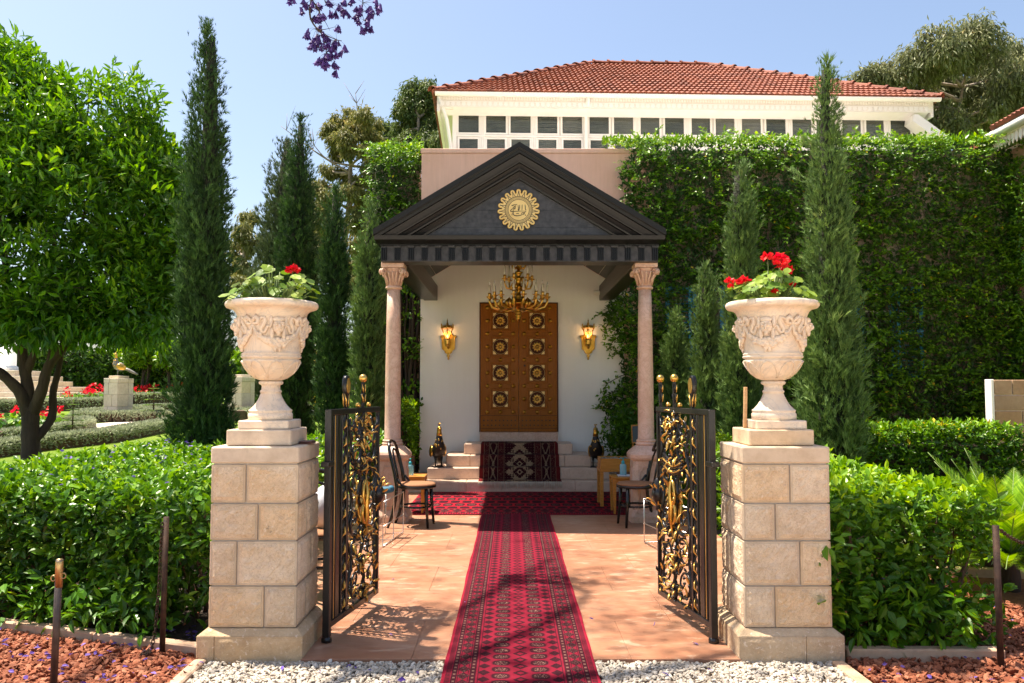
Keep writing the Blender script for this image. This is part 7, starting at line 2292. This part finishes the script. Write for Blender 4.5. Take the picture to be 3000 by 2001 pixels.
# ================================================================== the garden at left
def low_border(label, path, hw, h, dens=700, closed=False, name='clipped_border'):
    """low rounded grey-green edging along ground points"""
    pts = [np.array(p)[:2] for p in path]
    if closed: pts.append(pts[0])
    seg = []; c = pts[0]
    t = thing(name, label, 'border hedge', (pts[0][0], pts[0][1], float(gz(pts[0][0], pts[0][1]))), 'grey green clipped borders')
    PP = []; NN = []
    for a, b in zip(pts, pts[1:]):
        L = np.linalg.norm(b-a); n = int(L*(2*hw+2*h)*dens)
        if n < 1: continue
        u = rng.random(n); d = (b-a)/max(L, 1e-6); s = np.array([-d[1], d[0]])
        th = rng.random(n)*PI
        cx_, cz_ = np.sign(np.cos(th))*np.abs(np.cos(th))**.45, np.abs(np.sin(th))**.45
        q = a+np.outer(u, b-a)+np.outer(cx_*hw, s)
        g = gz(q[:, 0], q[:, 1])
        PP.append(np.c_[q, g+cz_*h]); NN.append(np.c_[np.outer(cx_, s), cz_])
    PP = np.concatenate(PP); NN = np.concatenate(NN); n = len(PP)
    lf = .065 if hw < .5 else .09
    leaves('foliage', M['santolina'], t, PP-NN*.03, NN*.8+.6*rng.standard_normal((n, 3)), rng.standard_normal((n, 3)), lf*1.3, .4, 'leaf4', np.clip(.5+.25*NN[:, 2]*rng.random(n)+.25*rng.standard_normal(n), 0, 1))
    mb = MB()
    for a, b in zip(pts, pts[1:]):
        d = Vector((*(b-a), 0)); 
        if d.length < .01: continue
        s = Vector((-d.y, d.x, 0)).normalized()*hw*.8
        za, zb_ = float(gz(*a)), float(gz(*b))
        A, B = Vector((*a, za-.05)), Vector((*b, zb_-.05)); up = Vector((0, 0, h*.85+.05))
        mb.add([A-s, A+s, B+s, B-s, A-s*.8+up, A+s*.8+up, B+s*.8+up, B-s*.8+up], [(0,1,5,4),(1,2,6,5),(2,3,7,6),(3,0,4,7),(4,5,6,7)])
    mb.build('woody_inside', M['twig'], t)
    return t
def ring_pts(c, rx, ry, n=26, a0=0, a1=2*PI):
    return [(c[0]+rx*math.cos(a), c[1]+ry*math.sin(a)) for a in np.linspace(a0, a1, n)]
def zz(xz, yz): return (xz/3.3586/1.27605, (950+yz/3.3586)/1.27605)      # measured on an enlarged view
nb = [GP(*zz(x, y)) for x, y in ((-500, 1375), (0, 1290), (400, 1235), (1000, 1170), (1650, 1045), (2000, 975))]
low_border('long grey green border sweeping behind the citrus trunk', nb, .27, .30, 950)
pc = GP(*zz(1160, 935))
rr_ = abs(GP(*zz(1500, 950)).x-GP(*zz(795, 950)).x)/2
low_border('round grey green border ringing the peacock pedestal', ring_pts(pc, rr_, rr_*1.0), .24, .30, 800)
lc_ = GP(*zz(230, 1085))
low_border('rounded grey green border around the red flowers at far left', ring_pts(lc_, GP(*zz(640, 1085)).x-lc_.x, 2.2), .22, .28, 850)
r2 = GP(*zz(1640, 905))
low_border('curved grey green border right of the peacock pedestal', ring_pts(r2, 1.6, 2.0), .24, .28, 700)
low_border('straight grey green border behind the lawn at far left', [GP(*zz(x, y)) for x, y in ((-300, 885), (0, 868), (400, 858), (1000, 838))], .35, .42, 500)
low_border('far grey green border in front of the red flower bed', [GP(*zz(x, y)) for x, y in ((760, 795), (1000, 790), (1310, 785), (1750, 772), (2400, 765))], .35, .42, 450)
low_border('grey green border seen between the two left cypresses', [GP(545, 968), GP(640, 955), GP(760, 962)], .35, .36, 500)
# gravel between the beds
pg = [GP(*zz(x, y)) for x, y in ((520, 1105), (620, 985), (900, 985), (1500, 930), (1900, 930), (1750, 985), (1000, 1075))]
mb = MB(); mb.add([(p.x, p.y, float(gz(p.x, p.y))+.006) for p in pg], [tuple(range(len(pg)))])
tag(mb.build('gravel_path', M['pinkgravel']), 'pale pink gravel between the round garden borders', 'gravel', kind='structure')
# pedestals
def pedestal(c, w, h, label, hidden=False):
    g = float(gz(c[0], c[1])); x, y = c[0], c[1]
    t = thing('stone_pedestal', label, 'pedestal', (x, y, g), 'stone pedestals of the garden', )
    hw = w/2
    Mx = Matrix.Translation((x, y, g)) @ Matrix.Rotation(-.42, 4, 'Z')
    MB().box(-hw+.02, hw-.02, -hw+.02, hw-.02, -.1, h-.01, Mx).build('core', M['mortar'], t)
    MB().cbox(-hw-.06, hw+.06, -hw-.06, hw+.06, -.12, .05, .01, Mx).build('footing', M['gardenstone'], t)
    hs = [.05, h*.31, h*.60, h*.88, h]
    for k in range(4):
        j = (-.2, .1, -.15, -.1)[k]*w
        for (a, b, c0, c1) in ((-hw, j, -hw, .1), (j, hw, -hw, .1), (-hw, -j, .1, hw), (-j, hw, .1, hw)):
            e = .012 if k == 3 else 0
            MB().cbox(a+.006-(e if a == -hw else 0), b-.006+(e if b == hw else 0), c0+.004, c1-.004, hs[k]+.006, hs[k+1]-.004, .008, Mx).build('stone', M['gardenstone'], t)
    MB().cbox(-hw*.68, hw*.68, -hw*.68, hw*.68, h, h+.12*w/1.0, .008, Mx).build('cap_block', M['gardenstone'], t)
    return g+h+.12*w
wp = pc.y*_S/FPX*72*.62
hp_ = pc.y*_S/FPX*94
zt_ = pedestal((pc.x, pc.y), wp, hp_, 'square limestone pedestal with a gold peacock in the garden at left')
peacock(pc.x, pc.y, zt_, pc.y*_S/FPX*56/.66, -1.15, (simple('weathered_lead', (0.17, 0.16, 0.14), (0.26, 0.24, 0.2), 12, .5, .3), M['gold']), 'gilded peacock statue on the limestone pedestal in the garden')
pq2 = GP(548, 972); pedestal((pq2.x-.6, pq2.y+2), wp, hp_*1.02, 'limestone pedestal half hidden behind the left cypress')
# stepped stone base with a white column foot at the far left
ss = GP(*zz(300, 806))
t = thing('stepped_monument', 'stepped stone base with white column foot at the far left edge', 'monument', (ss.x, ss.y, ss.z))
sx = ss.y*_S/FPX
rights = [181, 160, 139, 111, 87, 74, 33]
tops = [zz(0, v)[1] for v in (775, 718, 670, 615, 560, 508, 452)]
zprev = ss.z-.1
for k in range(7):
    zt = P(50, tops[k], ss.y+.35*k).z
    xr = P(rights[k], 900, ss.y+.35*k).x
    x = xr
    j = 0
    while x > xr-7:
        w = 1.0+.35*((k*3+j) % 3)
        MB().cbox(x-w+.008, x-.008, ss.y+.35*k, ss.y+4, zprev, zt, .012).build('step_stone', M['gardenstone'], t); x -= w; j += 1
    zprev = zt+.001
cwx = P(8, 800, ss.y+2.6)
MB().lathe([(.42, zprev-.05), (.42, zprev+.1), (.36, zprev+.16), (.30, zprev+.2), (.29, zprev+2.2)], 24, (cwx.x-.15, ss.y+3.2, 0)).build('column_foot', M['white'], t)
# red geranium beds
def flower_bed(label, pts, n, hgt):
    c = np.array([np.array(p) for p in pts])
    k = rng.integers(0, len(c)-1, n); u = rng.random((n, 1))
    q = c[k]*(1-u)+c[k+1]*u+rng.standard_normal((n, 3))*arr([.35, .45, 0]); q[:, 2] = gz(q[:, 0], q[:, 1])
    t = thing('flower_bed', label, 'flower bed', tuple(c[0]), 'beds of red geraniums')
    m = n*9; idx = np.repeat(np.arange(n), 9)
    lp = q[idx]+rng.standard_normal((m, 3))*arr([.18, .18, .05])+arr([0, 0, hgt*.55])
    leaves('leaves', M['hedge_leaf'], t, lp, rng.standard_normal((m, 3)), arr([0, -.4, 1])+.4*rng.standard_normal((m, 3)), .16, .8, 'leaf4').__setitem__('kind', 'stuff')
    hd_ = q[rng.random(n) < .22]
    clumps(hd_+arr([0, 0, hgt])+rng.standard_normal(hd_.shape)*arr([0, 0, .08]), np.full(len(hd_), .085), 12, .10, M['red_petal'], 'flowers', t, 'leaf2', .9)['kind'] = 'stuff'
flower_bed('row of red geraniums behind the lawn left of the peacock pedestal', [GP(155, 926, .1), GP(235, 919, .1)], 130, .50)
flower_bed('row of red geraniums behind the lawn right of the peacock pedestal', [GP(312, 917, .1), GP(400, 913, .1)], 110, .50)
flower_bed('clump of red geraniums beside the citrus trunk at far left', [GP(*zz(60, 1040)), GP(*zz(230, 1040)), GP(*zz(460, 1050))], 46, .42)
flower_bed('patch of red geraniums seen between the left cypresses', [GP(575, 938), GP(625, 935), GP(700, 932)], 70, .50)
# saplings with whorled branches
def sapling(xd, yb, yt, label):
    b = GP(xd, yb); h = P(xd, yt, b.y).z-b.z
    t = thing('pine_sapling', label, 'young tree', tuple(b), 'young whorled pines in the beds')
    mb = MB(); mb.tube([b, b+Vector((0, 0, h*.5)), b+Vector((0, 0, h))], [.03*h, .02*h, .006*h], 7)
    PP = []; AA = []
    for k in range(6):
        z = h*(.12+.155*k); L = h*(.38-.055*k)
        for j in range(7):
            a = j*2*PI/7+k*.5
            pts = [b+Vector((math.cos(a)*L*u, math.sin(a)*L*u, z+L*(.28*u-.30*u*u))) for u in np.linspace(0, 1, 6)]
            mb.tube(pts, [.010*h*(1-.6*u) for u in np.linspace(0, 1, 6)], 4)
            for i in range(26):
                u = .12+.88*random.random(); p = np.array(pts[0].lerp(pts[-1], u)); p[2] = b.z+z+L*(.28*u-.30*u*u)
                s = np.array([-math.sin(a), math.cos(a), 0])*random.choice((-1, 1))
                PP.append(p); AA.append(s*.8+np.array([math.cos(a), math.sin(a), .25])*.7)
    PP += [np.array(b)+np.array([0, 0, h*(.9+.12*random.random())]) for _ in range(14)]; AA += [rng.standard_normal(3)*.4+np.array([0, 0, 1]) for _ in range(14)]
    mb.build('stem', M['twig'], t)
    leaves('needles', M['pine_leaf'], t, np.array(PP), np.array(AA), np.tile(arr([0, 0, 1]), (len(PP), 1))+.3*rng.standard_normal((len(PP), 3)), h*.085, .3, 'leaf2')
sapling(166, 1000, 921, 'small whorled pine sapling left of the peacock pedestal')
sapling(352, 966, 884, 'small whorled pine sapling right of the peacock pedestal')
sapling(573, 952, 888, 'small whorled pine sapling seen beside the left urn foot')
# tall hedge closing the garden, and lighter shrubs
hy = 37.0
hb = thing('tall_hedge', 'tall dark hedge closing the garden behind the peacock pedestal', 'hedge', (-14, hy, 1.0))
xa_, xb_ = -26.0, -7.2
z1h = P(200, 800, hy).z
n = 15000
q = np.stack([rng.uniform(xa_, xb_, n), hy-.25*rng.random(n), 1.0+(z1h-1.0)*rng.random(n)], 1)
q[:, 1] += .22*wob(q, 1.1)
leaves('foliage', M['dark_hedge'], hb, q, arr([0, -.5, 0])+rng.standard_normal((n, 3)), arr([0, -.7, .7])+.5*rng.standard_normal((n, 3)), .22*(.7+.6*rng.random(n)), .5, 'leaf2', np.clip(.45+.3*wob(q, 2.2, 5)+.25*rng.standard_normal(n), 0, 1))
MB().box(xa_, xb_, hy, hy+1.2, .8, z1h-.1).build('dense_inside', M['soil'], hb)
def round_shrub(label, xd, yd, rd, Y, mat, n=70, leaf=.2, name='shrub'):
    c = np.array(P(xd, yd, Y)); r = rd*Y*_S/FPX
    t = thing(name, label, 'shrub', (c[0], Y, float(gz(c[0], Y))))
    cn = c+rand_dir(n)*r*(.55+.45*rng.random((n, 1)))*arr([1.2, 1, .9])
    clumps(cn, np.full(n, r*.36), 60, leaf, mat, 'foliage', t, 'leaf2', .5)
    mb = MB(); b = Vector((c[0], Y, float(gz(c[0], Y))-.05))
    for k in range(4): limb(mb, [b, b.lerp(Vector(c), .5)+Vector((random.uniform(-.3, .3), 0, 0)), Vector(cn[k])], r*.09, r*.03, 6)
    mb.build('trunk', M['bark'], t)
round_shrub('yellow green shrub above the dark hedge behind the peacock', 330, 800, 48, 35.5, M['bush_leaf'], 90)
round_shrub('small dark leafy tree with bare forked trunk behind the flower bed', 400, 815, 34, 34.5, M['bush_leaf'], 60)
round_shrub('green shrub seen through the gap left of the urn', 590, 850, 55, 36, M['bush_leaf'], 110)
round_shrub('yellow green shrub between the two cypresses left of the porch', 720, 860, 40, 30, M['bush_leaf'], 80)
# garden lamp
lp = GP(722, 900); lp = Vector((P(722, 890, 24).x, 24, float(gz(-5, 24))))
t = thing('garden_lamp', 'black and gold garden lamp post with white globes between the cypresses', 'lamp post', tuple(lp))
zt = P(722, 772, 24).z
MB().lathe([(.16,0),(.18,.08),(.12,.3),(.08,.34)], 12, tuple(lp)).build('foot', M['iron'], t)
MB().lathe([(.05,.34),(.035,1.2),(.045,1.25),(.03,1.3),(.03,zt-lp.z-.2)], 10, tuple(lp)).build('pole', M['goldpaint'], t)
for k in range(4):
    a = k*PI/2+.4; d = Vector((math.cos(a), math.sin(a), 0))
    mb = MB(); mb.tube([lp+Vector((0, 0, zt-lp.z-.55)), lp+d*.18+Vector((0, 0, zt-lp.z-.65)), lp+d*.26+Vector((0, 0, zt-lp.z-.45))], [.02, .016, .014], 6); mb.build('arm', M['goldpaint'], t)
    mb = MB(); mb.ball(lp+d*.26+Vector((0, 0, zt-lp.z-.34)), .11, 14, 10); mb.build('globe', M['globe'], t)
MB().lathe([(.03,-.25),(.06,-.2),(.02,-.12),(.04,-.05),(0,0)], 8, (lp.x, lp.y, zt)).build('finial', M['goldpaint'], t)
# right-hand strip of lawn and grey border
gs = sheet('lawn_strip', [(2.75, 7.05), (7.0, 6.35), (7.4, 10.8), (3.2, 10.8)], -.018, M['lawn'], 'narrow strip of lawn behind the grey border at far right', 'lawn')
low_border('grey green border at the far right edge beyond the post', [(3.1, 7.15), (4.2, 6.98), (5.5, 6.8)], .22, .30, 900)

# ================================================================== background trees
def leafy_tree(name, label, xb, Y, trunk, blobs, mat, leaf, per, wr=.26, droop=.7, bark='palebark', group='old background trees', nclump=40, mats=None, bare=0):
    s = Y*_S/FPX
    b = P(xb, 900, Y); b.z = float(gz(b.x, Y)) if b.x < -2 else 0.0
    t = thing(name, label, 'tree', tuple(b), group)
    mb = MB()
    tp = [P(x, y, Y) for x, y in trunk]
    main = limb(mb, [b]+tp, .22*Y/40, .06*Y/40, 9)
    CN = []; RD = []
    for (x, y, r, *dy) in blobs:
        c = np.array(P(x, y, Y+(dy[0] if dy else random.uniform(-1.5, 1.5)))); R = r*s
        st = min(main[len(main)//3:], key=lambda v: (v-Vector(c)).length+abs(v.z-c[2]+R)*.8)
        m = st.lerp(Vector(c), .55)+Vector((random.uniform(-.3, .3), 0, -.15*R))
        limb(mb, [st, m, Vector(c)], .085*Y/40, .03*Y/40, 6)
        n = max(13, int(nclump*(r/45)**1.5))
        d = rand_dir(n); cn = c+d*R*(.35+.65*rng.random((n, 1))**.6)*arr([1, 1, .85])
        CN.append(cn); RD.append(np.full(n, R*.30+.12))
        for q in cn[:: 3]:
            limb(mb, [Vector(c)+Vector((0, 0, -.25*R)), Vector(c).lerp(Vector(q), .5)+Vector((0, 0, -.06*R)), Vector(q)], .028*Y/40, .010*Y/40, 4)
    for k in range(bare):
        st = main[random.randint(len(main)//2, len(main)-1)]
        e = st+Vector((random.uniform(-1, .35)*3.6, 0, random.uniform(1.0, 3.4)))*Y/40
        l = limb(mb, [st, st.lerp(e, .5)+Vector((random.uniform(-.3, .3), 0, -.3)), e], .06*Y/40, .012*Y/40, 5)
        for j in range(5):
            v = random.choice(l[6:]); mb.tube([v, v+Vector((random.uniform(-.7, .5), random.uniform(-.3, .3), random.uniform(.4, 1.3)))*Y/40], [.02*Y/40, .006*Y/40], 4)
    mb.build('trunk', M[bark], t)
    CN, RD = np.concatenate(CN), np.concatenate(RD)
    clumps(CN, RD, per, leaf, mat, 'crown', t, 'leaf2', wr, 0, .35, .6, droop)
    return t
leafy_tree('eucalyptus_tree', 'olive brown eucalyptus with bare branches left of the ivy', 772, 42, [(775, 760), (782, 620), (800, 480), (805, 380), (812, 310)],
           [(810,272,26),(780,285,24),(752,298,16),(838,268,24),(858,290,24),(850,322,26),(820,300,28),(795,315,22),(770,320,16),(845,350,24),(800,345,16),(858,380,22),(825,425,24),(845,450,24),(752,450,20),(715,480,20),(740,425,14),(820,500,26),(838,520,26),(845,400,24),(790,400,20),(730,560,24),(775,350,22),(760,390,20),(800,440,24),(720,430,20),(735,500,24),(765,520,24),(835,480,26)], M['euc_gold'], .27, 66, bare=5)
leafy_tree('eucalyptus_tree', 'tall green eucalyptus standing behind the left end of the roof', 955, 44, [(958, 600), (960, 450), (962, 350), (960, 270)],
           [(962,205,36),(938,250,36),(985,245,34),(925,295,28),(960,290,42),(1000,290,34),(945,335,36),(985,330,36),(1020,330,30),(960,225,40)], M['euc_green'], .30, 68)
leafy_tree('eucalyptus_tree', 'smaller dusky eucalyptus between the two tall ones', 890, 48, [(890, 600), (890, 450), (892, 360)],
           [(890,310,38),(870,335,30),(912,335,28),(885,370,36),(905,390,30)], M['euc_green'], .32, 60)
leafy_tree('pepper_tree', 'golden weeping tree behind the broad old cypress', 720, 46, [(722, 800), (725, 650), (722, 560)],
           [(720,480,32),(735,530,36),(710,560,34),(740,600,34),(745,470,24),(700,620,30),(820,620,44),(830,560,36),(800,660,36)], M['euc_gold'], .32, 62)
leafy_tree('pepper_tree', 'golden weeping tree at left between two cypresses', 560, 44, [(565, 800), (562, 650), (560, 560)],
           [(575,500,22),(555,530,26),(548,575,26),(565,615,26),(555,650,24),(580,560,20),(545,620,20)], M['euc_gold'], .30, 55)
leafy_tree('eucalyptus_tree', 'large spreading grey green eucalyptus behind the roof at right', 2230, 33, [(2225, 620), (2215, 420), (2200, 300), (2210, 200)],
           [(2165,115,62),(2240,105,62),(2310,150,62),(2100,160,52),(2040,200,46),(1990,180,34),(1975,215,26),(2150,210,66),(2230,200,70),(2310,240,62),(2080,250,52),(2170,290,60),(2260,300,60),(2350,290,60),(2360,190,60),(2110,310,46),(2020,160,24)], M['euc_leaf'], .27, 66, nclump=36)

# ================================================================== jacaranda overhead (its trunk stands left of the camera)
def jacaranda():
    t = thing('jacaranda_tree', 'jacaranda branch with hanging purple flowers reaching in from above', 'tree', (-3.9, 2.6, 0))
    mb = MB()
    Y = 7.0
    def z7(x, y): return P((850+x/7.127)/1.27605, (y/7.127)/1.27605, Y)
    limb(mb, [(-3.9, 2.6, -.05), (-3.85, 2.7, 1.2), (-3.7, 3.0, 2.6), (-3.5, 3.4, 3.9)], .17, .13, 12)
    tops = [[(-3.5, 3.4, 3.9), (-2.9, 4.6, 5.6), (-2.2, 6.0, 6.3), (-1.75, 6.9, 6.1), z7(455, -420), z7(450, 0)],
            [(-3.5, 3.4, 3.9), (-3.2, 4.6, 5.6), (-2.9, 6.5, 6.9), (-2.5, 8.2, 7.6)],
            [(-3.5, 3.4, 3.9), (-2.6, 3.4, 5.4), (-1.4, 3.8, 6.0), (-.2, 4.4, 6.2), (.8, 5.0, 6.1)],
            [(-2.9, 4.6, 5.6), (-1.8, 5.2, 6.3), (-.8, 5.8, 6.6), (.1, 6.2, 6.7)],
            [(-3.5, 3.4, 3.9), (-4.2, 4.6, 5.4), (-4.6, 6.2, 6.4)]]
    br = []
    for i, q in enumerate(tops): br += limb(mb, q, .085 if i else .06, .018 if i else .011, 8)[4:]
    limb(mb, [z7(450, 0), z7(410, 220), z7(440, 420), z7(560, 600), z7(650, 700), z7(710, 880), z7(760, 1100), z7(800, 1230)], .010, .003, 6)
    limb(mb, [z7(460, 10), z7(590, 190), z7(610, 260), z7(520, 390), z7(450, 400)], .008, .004, 6)
    limb(mb, [z7(600, 630), z7(760, 740), z7(970, 830), z7(1080, 850)], .006, .002, 5)
    limb(mb, [z7(610, 260), z7(720, 430), z7(830, 640)], .004, .0015, 5)
    limb(mb, [z7(600, 630), z7(770, 605), z7(940, 560)], .004, .0015, 5)
    limb(mb, [z7(1500, -150), z7(1520, 60), z7(1500, 250), z7(1540, 420)], .006, .002, 5)
    limb(mb, [z7(740, -150), z7(730, 40), z7(850, 160)], .006, .002, 5)
    limb(mb, [z7(-1000+1450, -420), z7(900, -330), z7(1500, -150)], .010, .006, 6); limb(mb, [z7(455, -300), z7(740, -150)], .008, .006, 6)
    mb.build('trunk', M['bark'], t)
    # flowers
    fm = MB()
    prof = [(.0, .0035), (.008, .005), (.018, .0085), (.028, .0105)]
    n = 10; vs_ = []; fs_ = []
    for j, (l, r) in enumerate(prof+[(.034, .0165)]):
        for i in range(n):
            a = 2*PI*i/n; rr = r*(1.0 if j < 4 else (1.15 if i % 2 else .72)); ll = l+(0 if j < 4 else (.004 if i % 2 else -.002))
            vs_.append((rr*math.cos(a)+.10*ll*ll*10, rr*math.sin(a)*.9, -ll))
    for j in range(4):
        for i in range(n): fs_.append((j*n+i, j*n+(i+1) % n, (j+1)*n+(i+1) % n, (j+1)*n+i))
    fo = []
    for k in range(3):
        o = raw_mesh('flower', np.array(vs_), np.array(fs_), M['jac_flower'], t, np.full(len(vs_), (.1, .4, .75)[k])); fo.append(o.data); bpy.data.objects.remove(o)
    cl = [(100,100),(200,170),(340,90),(320,60),(500,100),(510,300),(640,230),(540,60),(840,230),(830,110),(970,330),(1000,120),(1070,280),(1120,130),(1150,50),(1280,20),(1370,90),(1340,250),(1420,280),(1520,300),(1600,210),(1680,200),(1750,300),(1860,250),(1380,420),(1600,420),(1440,540),(1560,540),(1640,450),(1850,60),(1820,30),(370,670),(390,740),(460,830),(500,860),(600,920),(560,760),(720,700),(740,840),(660,960),(570,420),(680,430),(590,440),(900,730),(1010,600),(880,1050),(900,1080),(1090,870),(1050,980),(1010,1000),(960,1200),(560,1120),(600,1180),(640,1200),(760,1180),(700,1330),(640,1350),(660,1230),(760,1400),(740,1300),(880,1400),(930,1290),(820,1250),(860,1200),(520,640)]
    st = MB()
    stem_pts = [z7(450, 0), z7(410, 220), z7(440, 420), z7(560, 600), z7(710, 880), z7(760, 1100), z7(970, 830), z7(1520, 60), z7(1500, 250), z7(730, 40), z7(590, 190), z7(940, 560), z7(1540, 420), z7(720, 430)]
    for (x, y) in cl:
        base = z7(x, y-45); base.y += random.uniform(-.15, .15)
        nr = min(stem_pts, key=lambda v: (v-base).length+(0 if v.z > base.z-.02 else .15))
        st.tube([nr, nr.lerp(base, .55)+Vector((0, 0, .012)), base], [.0018, .0013, .001], 4)
        for k in range(3):
            o = link('flower', random.choice(fo), t); o.matrix_parent_inverse = world_of(t).inverted()
            o.location = base+Vector((random.uniform(-.014, .014), random.uniform(-.03, .03), random.uniform(-.006, .006)))
            o.rotation_euler = (random.uniform(-.5, .5), random.uniform(-.6, .6), random.uniform(0, 6.3)); s_ = random.uniform(1.35, 1.75); o.scale = (s_, s_, s_)
    st.build('flower_stalks', M['twig'], t)
    # canopy above the frame
    b3 = np.array([np.array(v) for v in br]); b3 = b3[(b3[:, 2] > 1.45+.466*b3[:, 1]+.75)]
    cn = np.repeat(b3, 3, 0)+rng.standard_normal((len(b3)*3, 3))*arr([.55, .55, .25])
    cn = cn[cn[:, 2] > 1.45+.466*np.maximum(cn[:, 1], 0)+.75]
    clumps(cn, np.full(len(cn), .34), 32, .10, M['jac_leaf'], 'crown', t, 'leaf2', .34, 0, .5, .8, .2)
jacaranda()

# ================================================================== fallen blossoms
def petals(label, pts, size=.036):
    n = len(pts)
    o = leaves('fallen_blossoms', M['purple_petal'], None, pts, rng.standard_normal((n, 3))*arr([1, 1, .25]), arr([0, 0, 1])+.6*rng.standard_normal((n, 3)), size*(.6+.7*rng.random(n)), .5, 'leaf8', np.clip(.6+.3*rng.standard_normal(n), 0, 1))
    tag(o, label, 'petals', kind='stuff')
pr_ = p1[rng.random(len(p1)) < .030]; petals('purple blossoms fallen on the red gravel at left', np.c_[pr_, np.full(len(pr_), .004)])
pr_ = p2[(rng.random(len(p2)) < .016)]; petals('purple blossoms fallen on the red gravel at right', np.c_[pr_, np.full(len(pr_), .003)], .03)
n = 150; q = np.stack([rng.uniform(-4.1, -1.8, n), rng.uniform(5.0, 10.5, n), .885+.02*rng.random(n)], 1); petals('purple blossoms lying on top of the left hedge', q)
n = 26; q = np.stack([np.r_[rng.uniform(-1.5, -.45, 18), rng.uniform(.55, 1.6, 8)], rng.uniform(4.05, 4.55, n), np.full(n, -.006)], 1); petals('purple blossoms fallen among the white pebbles', q)
q = np.array([np.array(G(x, y))+arr([0, 0, .006]) for x, y in ((1085, 1180+120), (1045, 1403), (1062, 1385), (893, 1458), (1590, 1478), (1500, 1440), (1352, 1420), (905, 1330))]); petals('few purple blossoms fallen on the porch paving', q, .034)
n = 170; q = np.stack([rng.uniform(-9, -4.4, n), rng.uniform(12.5, 17, n), np.zeros(n)], 1); q[:, 2] = gz(q[:, 0], q[:, 1])+.012; petals('purple blossoms sprinkled over the lawn', q, .045)
n = 60; q = np.stack([rng.uniform(-2.6, -1.75, n), rng.uniform(4.75, 5.3, n), np.full(n, -.015)], 1); q = q[q[:, 1] > lk(q[:, 0])+.1]; petals('purple blossoms on the soil under the left hedge', q)
